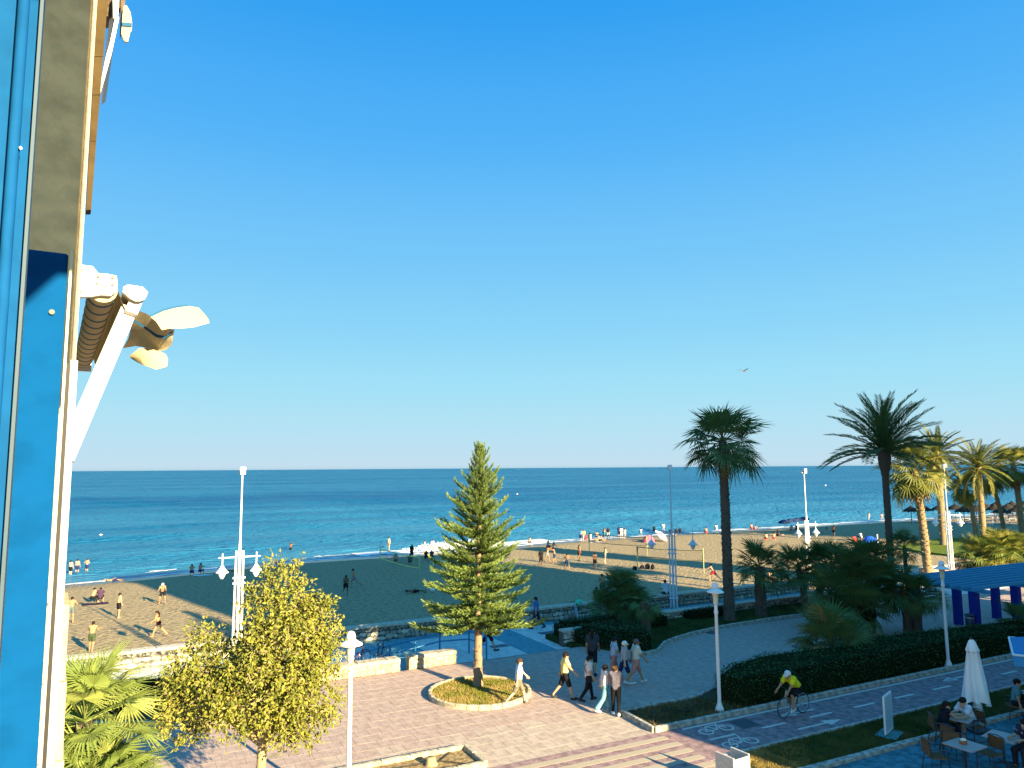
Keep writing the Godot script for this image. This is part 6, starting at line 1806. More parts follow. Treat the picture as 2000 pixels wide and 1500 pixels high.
func walkers() -> void:
	person("boy in light blue tee and khaki shorts walking past the round bed", Vector3(0.16, 0.00, -27.61), 98, stride(24, {"top": "tee", "legs": "shorts", "shoes": true, "h": 1.68, "nod": 8, "arm_l": [28, 8, 18], "arm_r": [-18, 10, 12]}), {"skin": PALE, "top": Color(0.42, 0.62, 0.80), "legs": Color(0.16, 0.15, 0.11), "shoes": Color(0.12, 0.11, 0.10), "hair": Color(0.05, 0.03, 0.02), "lips": Color(0.4, 0.15, 0.12)})
	person("man in yellow tee and black shorts walking right", Vector3(1.86, 0.00, -28.16), 100, stride(-20, {"top": "tee", "legs": "shorts", "shoes": true, "h": 1.74, "arm_r": [26, 8, 20], "arm_l": [-20, 8, 10]}), {"skin": SKIN, "top": Color(0.80, 0.66, 0.26), "legs": Color(0.012, 0.012, 0.014), "shoes": Color(0.03, 0.03, 0.035), "hair": HAIR, "lips": Color(0.3, 0.1, 0.08)})
	person("woman in white tee and black trousers with a crossbody bag", Vector3(2.70, 0.00, -27.97), 105, stride(16, {"top": "tee", "legs": "trousers", "shoes": true, "h": 1.62, "hair": "short", "fat": 1.12, "bag": -1.0, "arm_r": [-8, 14, 35]}), {"skin": SKIN, "top": Color(0.62, 0.57, 0.55), "legs": Color(0.012, 0.012, 0.014), "shoes": Color(0.02, 0.02, 0.02), "hair": HAIR, "bag": Color(0.02, 0.02, 0.025), "lips": Color(0.3, 0.1, 0.08)})
	person("woman in pale sleeveless top and wide teal trousers", Vector3(3.14, 0.00, -26.77), 110, stride(18, {"top": "tank", "legs": "trousers", "shoes": true, "h": 1.62, "hair": "short", "fat": 1.1, "hem": 0.085, "arm_l": [-16, 12, 14]}), {"skin": SKIN, "top": Color(0.62, 0.56, 0.58), "legs": Color(0.16, 0.34, 0.38), "shoes": Color(0.6, 0.6, 0.58), "hair": HAIR, "lips": Color(0.3, 0.1, 0.08)})
	person("woman in grey long-sleeved top and black leggings, nearest of the group", Vector3(3.48, 0.00, -26.44), 165, stride(5, {"top": "long", "legs": "trousers", "shoes": true, "h": 1.64, "hair": "bun", "hem": 0.038, "look": -35, "arm_l": [18, 8, 70, 0.4], "arm_r": [18, 8, 70, 0.4]}), {"skin": SKIN, "top": Color(0.17, 0.15, 0.18), "legs": Color(0.012, 0.012, 0.014), "shoes": Color(0.6, 0.6, 0.6), "hair": Color(0.08, 0.045, 0.025), "lips": Color(0.3, 0.1, 0.08)})
	person("man in dark tee and dark shorts seen from behind", Vector3(3.21, 0.00, -31.36), 168, stride(12, {"top": "tee", "legs": "shorts", "shoes": true, "h": 1.84, "hair": "long"}), {"skin": TAN, "top": Color(0.035, 0.05, 0.06), "legs": Color(0.012, 0.014, 0.018), "shoes": Color(0.015, 0.015, 0.018), "hair": HAIR, "lips": Color(0.3, 0.1, 0.08)})
	person("youth with dark cap, light blue shirt and rose shorts behind the couple", Vector3(4.00, 0.00, -30.75), 98, stride(18, {"top": "tee", "legs": "shorts", "shoes": true, "h": 1.68, "hair": "cap", "bag": 1.0}), {"skin": SKIN, "top": Color(0.40, 0.52, 0.66), "legs": Color(0.45, 0.20, 0.17), "shoes": Color(0.02, 0.03, 0.08), "hair": HAIR, "cap": Color(0.015, 0.015, 0.02), "bag": Color(0.02, 0.03, 0.06), "lips": Color(0.3, 0.1, 0.08)})
	person("woman with white cap, grey tank top and navy shorts", Vector3(4.30, 0.00, -30.04), 100, stride(-20, {"top": "tank", "legs": "shorts", "shoes": true, "h": 1.68, "hair": "cap"}), {"skin": PALE, "top": Color(0.40, 0.40, 0.45), "legs": Color(0.02, 0.025, 0.08), "shoes": Color(0.55, 0.55, 0.55), "hair": Color(0.06, 0.035, 0.02), "cap": Color(0.72, 0.68, 0.58), "lips": Color(0.35, 0.12, 0.1)})
	person("man with two-tone cap, cream tee and salmon shorts, front of the group", Vector3(4.76, 0.00, -30.03), 102, stride(24, {"top": "tee", "legs": "shorts", "shoes": true, "h": 1.78, "hair": "cap", "fat": 1.08}), {"skin": TAN, "top": Color(0.62, 0.62, 0.52), "legs": Color(0.52, 0.22, 0.17), "shoes": Color(0.5, 0.5, 0.5), "hair": HAIR, "cap": Color(0.12, 0.09, 0.09), "lips": Color(0.3, 0.1, 0.08)})
	person("walker in black shorts half hidden by the pine on the promenade", Vector3(-1.22, -0.15, -36.02), 80, stride(26, {"top": "tee", "legs": "shorts", "shoes": true}), {"skin": SKIN, "top": Color(0.03, 0.03, 0.04), "legs": Color(0.015, 0.015, 0.018), "shoes": Color(0.03, 0.03, 0.035), "hair": HAIR, "lips": Color(0.3, 0.1, 0.08)}, "", 0.03)
	person("walker in blue shirt behind the pine's lowest branch", Vector3(1.22, -0.15, -40.84), 250, stride(18, {"top": "tee", "legs": "trousers", "shoes": true}), {"skin": SKIN, "top": Color(0.06, 0.16, 0.40), "legs": Color(0.03, 0.03, 0.05), "shoes": Color(0.03, 0.03, 0.035), "hair": HAIR}, "", 0.035)
	# cyclist
	var c := Vector3(9.45, 0.01, -26.19)
	bicycle("racing bicycle ridden along the path by the cyclist in yellow", c, TURN + PI + 0.10, paint(0.35, 0.36, 0.30, 0.35))
	var rider := person("cyclist in yellow jersey and black shorts with white helmet", c + Vector3(0.12, 0.0, 0.06), 270 + rad_to_deg(TURN) + 5.7, {"top": "tee", "legs": "shorts", "shoes": true, "hair": "cap", "h": 1.76, "seat": 0.87, "lean": 47, "nod": 2, "leg_l": [62, 58, 3, 0], "leg_r": [38, 70, 3, 0], "arm_l": [42, 5, 10], "arm_r": [42, 5, 10]}, {"skin": TAN, "top": Color(0.72, 0.66, 0.02), "legs": Color(0.012, 0.012, 0.014), "shoes": Color(0.5, 0.48, 0.48), "hair": HAIR, "cap": Color(0.55, 0.58, 0.58), "lips": Color(0.3, 0.1, 0.08)})
	# resting on and by the sea wall
	person("person in white shirt sitting on the sea wall beside the grey mast", at(29.75, 37.35, 0.0), 190, {"top": "tee", "legs": "trousers", "shoes": true, "seat": 0.62, "lean": 12, "leg_l": [75, 30, 6], "leg_r": [85, 80, 6], "arm_l": [20, 12, 60], "arm_r": [30, 12, 40], "nod": 20}, {"skin": TAN, "top": Color(0.50, 0.56, 0.62), "legs": Color(0.02, 0.025, 0.05), "shoes": Color(0.6, 0.6, 0.6), "hair": HAIR}, "", 0.03)
	person("dark figure standing on the sand just behind the palm bush", Vector3(5.84, -1.70, -53.43), 190, {"top": "tee", "legs": "trousers", "h": 1.75}, {"skin": TAN, "top": Color(0.015, 0.015, 0.018), "legs": Color(0.015, 0.015, 0.018), "hair": HAIR}, "", 0.03)
	person("bare-backed figure on the sand above the palm bush", Vector3(6.97, -1.70, -59.59), 200, {"legs": "trunks", "h": 1.8, "arm_l": [20, 10, 60]}, {"skin": TAN, "legs": Color(0.02, 0.02, 0.03), "hair": HAIR}, "", 0.03)
	person("person in red sitting by the wall's end behind the low palms", at(42.8, 36.6, PROM), 230, {"top": "tee", "legs": "trousers", "seat": 0.35, "leg_l": [85, 70, 6], "leg_r": [80, 85, 6], "lean": 10}, {"skin": SKIN, "top": Color(0.35, 0.03, 0.04), "legs": Color(0.03, 0.02, 0.04), "hair": HAIR}, "", 0.035)

func cafe() -> void:
	var seated := {"seat": 0.46, "leg_l": [86, 84, 7], "leg_r": [82, 90, 7], "lean": 8, "shoes": true}
	var s1 := seated.duplicate(); s1.merge({"top": "tank", "legs": "trousers", "hair": "long", "h": 1.64, "lean": 16, "arm_l": [48, 6, 45, 0.2], "arm_r": [50, 6, 40, 0.2], "nod": 25}, true)
	var s2 := seated.duplicate(); s2.merge({"top": "tee", "legs": "shorts", "h": 1.76, "lean": 24, "arm_l": [40, 10, 55, 0.5], "arm_r": [40, 10, 55, 0.5], "nod": 40}, true)
	var tab := Vector3(13.51, 0.02, -23.62)
	cafe_table("cafe table where the couple sits at the umbrella", tab, TURN + 0.3)
	cafe_chair("chair of the dark-haired woman left of the couple's table", tab + Vector3(-0.62, 0, 0.12), 1.4)
	cafe_chair("chair of the man in white right of the couple's table", tab + Vector3(0.55, 0, -0.18), -1.3)
	person("dark-haired woman in black top sitting at the couple's table", tab + Vector3(-0.56, 0, 0.12), 84, s1, {"skin": SKIN, "top": Color(0.015, 0.015, 0.025), "legs": Color(0.012, 0.012, 0.02), "shoes": Color(0.55, 0.6, 0.6), "hair": HAIR, "lips": Color(0.3, 0.08, 0.08)})
	person("man in white tee bending over the couple's table", tab + Vector3(0.50, 0, -0.17), 282, s2, {"skin": SKIN, "top": Color(0.62, 0.64, 0.68), "legs": Color(0.14, 0.20, 0.25), "shoes": Color(0.3, 0.3, 0.32), "hair": HAIR, "lips": Color(0.3, 0.1, 0.08)})
	var t2 := Vector3(12.35, 0.02, -21.36)
	cafe_table("empty cafe table with a napkin box at the bottom right", t2, TURN + 0.05)
	var nb := thing("napkin_box", "wooden napkin box on the empty cafe table", "box", t2 + Vector3(-0.02, 0.75, -0.02), 0.3)
	part("box", box_mesh(Vector3(0.16, 0.10, 0.12), Vector3(0, 0.05, 0), 0.008), paint(0.30, 0.13, 0.06, 0.6), nb)
	part("napkins", box_mesh(Vector3(0.13, 0.05, 0.09), Vector3(0, 0.12, 0), 0.01), paint(0.75, 0.70, 0.58, 0.9), nb)
	cafe_chair("empty cafe chair left of the empty table", t2 + Vector3(-0.78, 0, -0.05), 1.5)
	cafe_chair("empty cafe chair behind the empty table", t2 + Vector3(0.15, 0, -0.85), PI - 0.6)
	cafe_chair("empty cafe chair right of the empty table", t2 + Vector3(0.82, 0, -0.2), -1.2)
	cafe_chair("empty cafe chair left of the couple's table, nearest the grass", tab + Vector3(-0.75, 0, 1.0), 2.0)
	var t3 := Vector3(13.79, 0.02, -21.97)
	cafe_table("cafe table beside the person in the flowered shirt", t3, TURN + 0.2)
	var fl := seated.duplicate(); fl.merge({"top": "tee", "legs": "trousers", "h": 1.7, "nod": 20, "arm_l": [40, 8, 50, 0.3], "arm_r": [40, 8, 50, 0.3]}, true)
	cafe_chair("chair under the person in the flowered shirt", t3 + Vector3(0.62, 0, 0.25), -1.1)
	var fp := person("person in dark flowered shirt sitting at the right edge", t3 + Vector3(0.56, 0, 0.22), 292, fl, {"skin": SKIN, "top": Color(0.03, 0.03, 0.05), "legs": Color(0.03, 0.03, 0.04), "shoes": Color(0.05, 0.05, 0.05), "hair": HAIR, "lips": Color(0.3, 0.1, 0.08)})
	for ch in fp.get_children():
		if String(ch.name) == "shirt": ch.material_override = flowers()
	var far := seated.duplicate(); far.merge({"top": "tee", "legs": "trousers", "h": 1.72}, true)
	var t4 := Vector3(16.59, 0.02, -25.64)
	cafe_chair("chair at the right edge near the closed umbrella", t4, -1.9)
	person("person in teal top sitting at the right edge near the closed umbrella", t4 + Vector3(0, 0, 0.02), 60, far, {"skin": SKIN, "top": Color(0.10, 0.28, 0.33), "legs": Color(0.02, 0.02, 0.03), "shoes": Color(0.02, 0.02, 0.02), "hair": HAIR, "lips": Color(0.3, 0.1, 0.08)})
	cafe_table("cafe table at the right edge near the closed umbrella", t4 + Vector3(0.75, 0, -0.2), TURN)
	# closed umbrella
	var u := thing("closed_umbrella", "closed white cafe umbrella beside the grass strip", "umbrella", Vector3(14.70, 0.02, -24.62), 0.2)
	part("pole", tube_mesh([Vector3.ZERO, Vector3(0, 2.85, 0)], [0.028], 10), M.chair_tube, u)
	part("base", box_mesh(Vector3(0.7, 0.07, 0.7), Vector3(0, 0.035, 0), 0.02), M.rubber, u)
	var g := Shape.new()
	g.smooth(true)
	var n := 40
	var rows := [[2.80, 0.05, 0.0], [2.74, 0.10, 0.0], [2.55, 0.16, 0.015], [2.47, 0.19, 0.02], [2.42, 0.165, 0.02], [2.0, 0.21, 0.04], [1.5, 0.27, 0.06], [1.05, 0.33, 0.085], [0.92, 0.34, 0.10]]
	for i in rows.size() - 1:
		for k in n:
			var f := func(r: int, kk: int) -> Vector3:
				var a := TAU * kk / n
				var rr: float = rows[r][1] + rows[r][2] * sin(a * 7.0 + 0.6 * r)
				var dy: float = -0.16 * maxf(0.0, sin(a * 2.0 + 0.6)) if r >= 7 else 0.0
				return Vector3(cos(a) * rr, rows[r][0] + dy, sin(a) * rr)
			g.quad(f.call(i, k), f.call(i, k + 1), f.call(i + 1, k + 1), f.call(i + 1, k))
	part("canopy", g.done(), cloth(Color(0.74, 0.74, 0.71), "canvas"), u)
	var tail := Shape.new()
	tail.lathe([Vector2(0.05, 1.0), Vector2(0.13, 0.8), Vector2(0.15, 0.55), Vector2(0.12, 0.42), Vector2(0.0, 0.45)], Vector3(0.02, 0, 0.02), 9)
	part("canopy_tip", tail.done(), cloth(Color(0.66, 0.67, 0.66), "canvas"), u)
	part("strap", lathe_mesh([Vector2(0.168, 2.40), Vector2(0.178, 2.42), Vector2(0.168, 2.44)], 16), M.rail_grey, u)
	# blue parasol cut by the right edge
	var p := thing("market_parasol", "blue square cafe parasol with white rim at right edge", "parasol", Vector3(17.510, 2.619, -24.500) * Vector3(1, 0, 1), TURN + 0.55)
	part("pole", tube_mesh([Vector3.ZERO, Vector3(0, 3.0, 0)], [0.03], 8), M.lamp_white, p)
	for i in 4:
		var a := PI / 4 + i * PI / 2
		var A := Vector3(cos(a), 0, sin(a)) * 1.95 + Vector3(0, 2.48, 0); var B := Vector3(cos(a + PI / 2), 0, sin(a + PI / 2)) * 1.95 + Vector3(0, 2.48, 0); var T := Vector3(0, 2.95, 0)
		var q := Shape.new(); q.tri(T, A, B)
		part("panel", q.done(), cloth(Color(0.05, 0.22, 0.42), "tent"), p)
		q = Shape.new(); q.quad(A, B, B - Vector3(0, 0.34, 0), A - Vector3(0, 0.34, 0))
		part("valance", q.done(), cloth(Color(0.05, 0.25, 0.48), "tent"), p)
		part("rim", tube_mesh([A, B], [0.035], 6), M.lamp_white, p)
	# sign board
	var s := thing("sign_board", "white upright sign board on a teal base on the grass", "sign", Vector3(11.73, 0.00, -24.33), 0.85)
	part("base", box_mesh(Vector3(0.85, 0.06, 0.62), Vector3(0, 0.03, 0), 0.015), paint(0.05, 0.26, 0.30, 0.5), s)
	part("frame", box_mesh(Vector3(0.82, 1.15, 0.05), Vector3(0, 0.68, 0), 0.01), M.lamp_white, s)
	part("poster", box_mesh(Vector3(0.72, 1.03, 0.058), Vector3(0, 0.68, 0)), paint(0.42, 0.50, 0.55, 0.3), s)
	for x in [-0.3, 0.3]: part("foot", box_mesh(Vector3(0.05, 0.08, 0.05), Vector3(x, 0.085, 0)), M.rubber, s)

func flowers() -> StandardMaterial3D:
	var m := paint(1, 1, 1, 0.85)
	var im := Image.create(128, 128, false, Image.FORMAT_RGB8)
	im.fill(lin(0.02, 0.02, 0.04))
	var r := RandomNumberGenerator.new(); r.seed = 5
	for i in 26:
		var c := Vector2(r.randf() * 128, r.randf() * 128); var rad := r.randf_range(5, 9)
		var col: Color = [lin(0.55, 0.45, 0.50), lin(0.6, 0.58, 0.55), lin(0.45, 0.25, 0.3)][i % 3]
		for x in range(-10, 11):
			for y in range(-10, 11):
				var a := atan2(y, x)
				if Vector2(x, y).length() < rad * (0.75 + 0.25 * cos(a * 5)): im.set_pixel(posmod(int(c.x) + x, 128), posmod(int(c.y) + y, 128), col)
	m.albedo_texture = ImageTexture.create_from_image(im)
	m.uv1_triplanar = true
	m.uv1_scale = Vector3.ONE * 1.6
	return m

# ---------------------------------------------------------------- life on the beach
func poses() -> Dictionary:
	return {
		"stand": {"key": "stand", "leg_l": [4, 2, 5], "leg_r": [-4, 4, 5], "arm_l": [4, 10, 15], "arm_r": [-4, 12, 20]},
		"stand_tee": {"key": "stand_tee", "top": "tee", "legs": "shorts", "leg_l": [6, 2, 5], "leg_r": [-5, 6, 5], "arm_l": [10, 10, 30], "arm_r": [-4, 12, 20]},
		"walk": {"key": "walk", "leg_l": [22, 4, 3], "leg_r": [-22, 24, 3], "arm_l": [-22, 9, 20], "arm_r": [22, 9, 24]},
		"woman": {"key": "woman", "top": "bikini", "legs": "briefs", "hair": "long", "h": 1.65, "leg_l": [16, 3, 3], "leg_r": [-16, 20, 3], "arm_l": [15, 8, 40], "arm_r": [-12, 9, 24]},
		"ready": {"key": "ready", "leg_l": [30, 45, 12], "leg_r": [18, 40, 12], "arm_l": [45, 14, 35], "arm_r": [45, 14, 35], "lean": 25},
		"reach": {"key": "reach", "leg_l": [20, 10, 8], "leg_r": [-16, 10, 8], "arm_l": [110, 15, 20], "arm_r": [95, 15, 30], "lean": 8},
		"run": {"key": "run", "leg_l": [38, 50, 3], "leg_r": [-28, 40, 3], "arm_l": [-30, 12, 70], "arm_r": [35, 12, 80], "lean": 14},
		"lunge": {"key": "lunge", "leg_l": [50, 55, 10], "leg_r": [-42, 6, 10], "arm_l": [60, 20, 20], "arm_r": [30, 30, 50], "lean": 22},
		"hips": {"key": "hips", "leg_l": [4, 2, 7], "leg_r": [-4, 4, 7], "arm_l": [-18, 42, 95, 1.1], "arm_r": [-18, 42, 95, 1.1]},
		"sit": {"key": "sit", "leg_l": [112, 108, 8], "leg_r": [104, 110, 8], "arm_l": [55, 10, 30], "arm_r": [60, 10, 30], "lean": 14},
		"sit_tee": {"key": "sit_tee", "top": "tee", "legs": "shorts", "leg_l": [112, 108, 8], "leg_r": [104, 110, 8], "arm_l": [55, 10, 30], "arm_r": [60, 10, 30], "lean": 14},
		"sit_back": {"key": "sit_back", "top": "bikini", "legs": "briefs", "hair": "long", "leg_l": [88, 6, 6], "leg_r": [110, 60, 6], "arm_l": [-40, 14, 5], "arm_r": [-40, 14, 5], "lean": -22},
		"lie": {"key": "lie", "tilt": -90, "rise": 0.15, "legs": "trunks", "leg_l": [4, 8, 6], "leg_r": [12, 40, 6], "arm_l": [10, 20, 15], "arm_r": [150, 20, 60]},
		"lie_front": {"key": "lie_front", "tilt": 90, "rise": 0.15, "top": "bikini", "legs": "briefs", "hair": "long", "leg_l": [0, 4, 6], "leg_r": [0, 4, 8], "arm_l": [120, 40, 40], "arm_r": [120, 40, 40], "nod": -30}}

func beach_life() -> void:
	var P := poses()
	var black := Color(0.012, 0.012, 0.016); var white := Color(0.66, 0.64, 0.6); var navy := Color(0.02, 0.03, 0.10)
	var red := Color(0.45, 0.04, 0.04); var olive := Color(0.05, 0.07, 0.035); var teal := Color(0.04, 0.26, 0.30)
	# left, in the sun: bigger, so meshed finer
	var near := [
		["hips", Vector3(-29.81, -1.75, -51.42), 190, TAN, Color(0.10, 0.13, 0.14), "bare-backed man with hands raised beside the building's edge"],
		["stand", Vector3(-27.36, -1.75, -52.85), 150, SKIN, black, "man in black trunks standing on the sunlit sand above the near palm"],
		["ready", Vector3(-26.86, -1.78, -58.27), 20, TAN, black, "man with white cap crouching at the edge of the shade"],
		["run", Vector3(-23.66, -1.70, -42.95), 195, TAN, olive, "man in dark green trunks, nearest on the sunlit sand"]]
	for q in near:
		var d: Dictionary = P[q[0]].duplicate(); d.key = "near " + d.key
		if q[0] == "ready": d.hair = "cap"
		if q[0] == "run": d.leg_l = [16, 14, 3]; d.leg_r = [-10, 24, 3]; d.arm_l = [35, 14, 70]; d.arm_r = [35, 14, 70]
		person(q[5], q[1], q[2], d, {"skin": q[3], "legs": q[4], "hair": HAIR, "cap": white}, "", 0.032)
	var wd: Dictionary = P.woman.duplicate(); wd.key = "near woman"; wd.leg_l = [26, 6, 3]; wd.leg_r = [-22, 24, 3]; wd.nod = 25; wd.lean = 12
	person("woman in dark bikini stepping over the sand near the shadow edge", Vector3(-21.74, -1.70, -46.82), 280, wd, {"skin": Color(0.48, 0.23, 0.11), "legs": Color(0.06, 0.02, 0.02), "top": Color(0.06, 0.02, 0.02), "hair": HAIR}, "", 0.032)
	# everyone else: shared poses, label by label
	var L := [
		["sit", Vector3(-32.74, -1.83, -59.20), 150, SKIN, black, black, "man sitting on a dark towel, left one of the sunlit pair"],
		["sit_tee", Vector3(-32.11, -1.82, -59.15), 200, TAN, black, Color(0.06, 0.03, 0.07), "companion in dark clothes, right one of the sunlit pair"],
		["stand", Vector3(-45.98, -2.55, -78.74), 170, PALE, black, black, "bather in the shallows, leftmost and lowest of three"],
		["stand", Vector3(-46.14, -2.60, -80.21), 190, SKIN, navy, navy, "bather in the shallows, middle one of three"],
		["hips", Vector3(-45.53, -2.60, -80.93), 160, SKIN, navy, navy, "bather in the shallows with bent arms, rightmost of three"],
		["reach", Vector3(-30.34, -3.20, -103.02), 170, DARK, black, black, "lone bather wading offshore above the broadleaf tree"],  # dark skin tone stands in for the shade on this bather
		["sit", Vector3(-31.99, -2.08, -75.45), 200, TAN, navy, navy, "man sitting by the water in the shade, left one of two"],
		["sit", Vector3(-31.51, -2.09, -76.25), 170, TAN, navy, navy, "man sitting by the water on a white towel, right one of two"],
		["lie", Vector3(-37.61, -2.28, -73.44), 100, TAN, navy, navy, "sunbather lying at the water's edge where the shade begins"],
		["lie_front", Vector3(-29.61, -2.10, -78.40), 90, DARK, black, black, "dark sunbather lying behind the left mast's lanterns"],
		["run", Vector3(-13.56, -1.72, -61.49), 20, DARK, black, black, "player in dark trunks running in the shade, left one of two"],
		["run", Vector3(-13.65, -1.74, -65.24), 250, TAN, Color(0.3, 0.2, 0.22), white, "player running in the shade, right one of two"],
		["sit_tee", Vector3(-14.52, -1.70, -55.32), 150, DARK, black, black, "person in black sitting on the sand just above the broadleaf tree"],
		["lie", Vector3(-7.10, -1.70, -62.12), 95, DARK, black, black, "dark figure lying on the shaded sand left of the pine"],
		["sit", Vector3(-12.69, -1.87, -81.84), 190, TAN, Color(0.2, 0.06, 0.03), red, "brown-backed sitter behind the left net"],
		["sit_tee", Vector3(-11.05, -1.86, -80.80), 180, TAN, black, Color(0.05, 0.09, 0.05), "sitter in dark green behind the left net's right half"],
		["sit_tee", Vector3(-9.72, -1.88, -84.38), 180, DARK, black, black, "sitter in black beyond the left net, left one of two"],
		["sit_tee", Vector3(-9.14, -1.88, -84.81), 180, DARK, navy, Color(0.03, 0.04, 0.05), "sitter in black beyond the left net, right one of two"],
		["stand", Vector3(-16.88, -2.55, -102.48), 150, PALE, Color(0.45, 0.2, 0.1), white, "bather in orange trunks at the left end of the breaking wave"],
		["stand_tee", Vector3(-11.25, -2.39, -95.90), 100, SKIN, white, white, "figure in white watching the breaking wave, left one of two"],
		["stand_tee", Vector3(-10.33, -2.40, -97.08), 220, SKIN, Color(0.3, 0.55, 0.2), white, "figure in lime shorts watching the breaking wave, right one of two"],
		["stand_tee", Vector3(-11.53, -1.89, -85.98), 170, TAN, black, black, "figure in black standing at the shade's edge behind the left net"],
		["stand_tee", Vector3(2.89, -1.77, -78.57), 190, DARK, black, black, "player all in black at the sunny edge right of the pine"],
		["reach", Vector3(3.69, -1.79, -82.08), 60, TAN, Color(0.2, 0.2, 0.22), white, "player stretching an arm, left one of the sparring two"],
		["reach", Vector3(4.39, -1.78, -80.62), 290, TAN, navy, white, "player stretching an arm, right one of the sparring two"],
		["ready", Vector3(5.34, -1.73, -75.08), 180, TAN, Color(0.08, 0.13, 0.2), white, "player bending in grey shorts right of the sparring two"],
		["stand", Vector3(7.22, -1.78, -83.13), 120, TAN, Color(0.10, 0.04, 0.03), white, "player in maroon trunks standing in the sun"],
		["walk", Vector3(8.14, -1.72, -75.62), 175, TAN, black, white, "player in black trunks with his back turned at the shade line"],
		["hips", Vector3(9.71, -1.75, -80.07), 95, PALE, Color(0.2, 0.2, 0.2), white, "pale player in profile, rightmost of the volleyball group"],
		["lunge", Vector3(17.74, -1.70, -67.28), 240, SKIN, Color(0.35, 0.03, 0.05), white, "player in red lunging beside the tall palm's trunk"],
		["sit", Vector3(4.29, -1.88, -94.96), 120, SKIN, red, red, "sitter with arms up right of the pine's upper trunk, left one"],
		["sit_back", Vector3(4.96, -1.88, -95.50), 240, SKIN, red, red, "sitter right of the pine's upper trunk, right one"],
		["sit", Vector3(2.20, -2.39, -105.66), 100, SKIN, navy, navy, "sitter close to the pine's right side by the water"],
		["stand_tee", Vector3(9.90, -2.37, -110.74), 150, PALE, navy, Color(0.1, 0.25, 0.5), "standing figure in blue, leftmost of the waterside group"],
		["stand_tee", Vector3(10.23, -2.25, -108.75), 210, PALE, white, Color(0.55, 0.6, 0.15), "standing figure in lime, second of the waterside group"],
		["sit_tee", Vector3(10.22, -2.08, -106.27), 170, TAN, red, Color(0.25, 0.05, 0.07), "sitter in dark red at the feet of the figure in lime"],
		["sit_tee", Vector3(11.21, -2.27, -109.61), 190, SKIN, white, Color(0.5, 0.55, 0.35), "sitter in pale green in the waterside group"],
		["sit", Vector3(12.59, -2.40, -113.98), 160, SKIN, navy, navy, "bare-backed sitter, further back in the waterside group"],
		["sit_back", Vector3(12.32, -2.09, -107.67), 200, PALE, black, black, "sunbather leaning back in the waterside group"],
		["walk", Vector3(13.83, -2.40, -114.70), 120, TAN, teal, teal, "slim standing figure in teal in the waterside group"],
		["stand_tee", Vector3(14.32, -2.38, -113.63), 190, TAN, white, black, "standing figure in black shirt in the waterside group"],
		["lie", Vector3(13.13, -1.99, -106.54), 80, Color(0.5, 0.25, 0.1), black, black, "tanned sunbather lying before the waterside group"],
		["stand_tee", Vector3(16.30, -2.40, -116.18), 170, SKIN, black, navy, "figure in navy left of the two in white by the water"],
		["stand_tee", Vector3(16.35, -2.34, -113.82), 200, PALE, white, white, "figure in white by the water, left one of two"],
		["woman", Vector3(16.42, -2.16, -111.17), 160, PALE, white, white, "figure in white by the water, right one of two"],
		["sit_tee", Vector3(20.27, -2.42, -119.55), 180, PALE, Color(0.2, 0.25, 0.35), Color(0.25, 0.3, 0.4), "sitter in grey-blue at the water left of the pink tent"],
		["lie_front", Vector3(17.26, -1.88, -104.43), 70, Color(0.45, 0.2, 0.12), red, red, "sunbather lying left of the pink tent"],
		["sit_tee", Vector3(23.62, -2.65, -126.57), 150, TAN, black, black, "sitter in black behind the lilac parasol"],
		["stand_tee", Vector3(24.70, -2.50, -123.84), 180, SKIN, white, Color(0.6, 0.55, 0.48), "standing figure in cream just left of the grey mast"],
		["sit_back", Vector3(24.12, -2.13, -115.13), 130, SKIN, black, black, "reclining sitter right of the grey mast"],
		["sit_tee", Vector3(24.72, -2.02, -113.92), 200, TAN, black, black, "sitter in black right of the grey mast, left one of two"],
		["sit_tee", Vector3(25.63, -2.10, -115.58), 180, DARK, navy, black, "sitter in black right of the grey mast, right one of two"],
		["sit", Vector3(29.22, -1.91, -113.97), 190, TAN, red, red, "distant sitter just left of the tall palm's trunk"],
		["sit_tee", Vector3(33.98, -2.40, -125.81), 190, PALE, white, white, "distant sitter in white behind the tall palm's trunk"],
		["sit", Vector3(39.88, -2.30, -126.09), 170, SKIN, red, red, "distant sitter by the water, left one of the pair right of the tall palm"],
		["sit_back", Vector3(40.20, -2.22, -125.21), 200, SKIN, red, red, "distant sitter by the water, right one of the pair right of the tall palm"],
		["sit", Vector3(34.37, -1.79, -102.28), 200, SKIN, red, red, "sitter in the sun above the scaly palm, left one of two"],
		["sit", Vector3(35.55, -1.79, -102.90), 160, SKIN, red, red, "sitter in the sun above the scaly palm, right one of two"],
		["sit_back", Vector3(38.86, -1.84, -110.85), 150, SKIN, black, black, "reclining sunbather behind the two sitters above the scaly palm"],
		["lie", Vector3(39.72, -1.84, -110.74), 80, PALE, navy, navy, "sunbather lying left of the third mast"],
		["sit_tee", Vector3(43.22, -1.87, -116.89), 180, PALE, red, Color(0.5, 0.3, 0.3), "sitter in pink under the navy parasols"],
		["sit_tee", Vector3(44.42, -1.87, -117.73), 200, TAN, navy, navy, "sitter in navy under the navy parasols"],
		["walk", Vector3(46.30, -1.79, -108.91), 150, DARK, black, black, "lone dark walker on the sand right of the third mast"],
		["sit_back", Vector3(47.39, -1.83, -114.35), 200, SKIN, white, white, "sunbather right of the third mast at the shade's edge"],
		["sit_tee", Vector3(47.09, -1.73, -102.20), 200, SKIN, navy, white, "sitter in white behind the blue tent"],
		["walk", Vector3(71.20, -2.63, -150.70), 130, PALE, white, white, "pale walker on the wet sand far away near the big date palm"],
		["woman", Vector3(71.61, -2.41, -146.13), 200, Color(0.5, 0.3, 0.25), Color(0.5, 0.15, 0.12), Color(0.5, 0.2, 0.15), "far figure in pink on the wet sand left of the big date palm"],
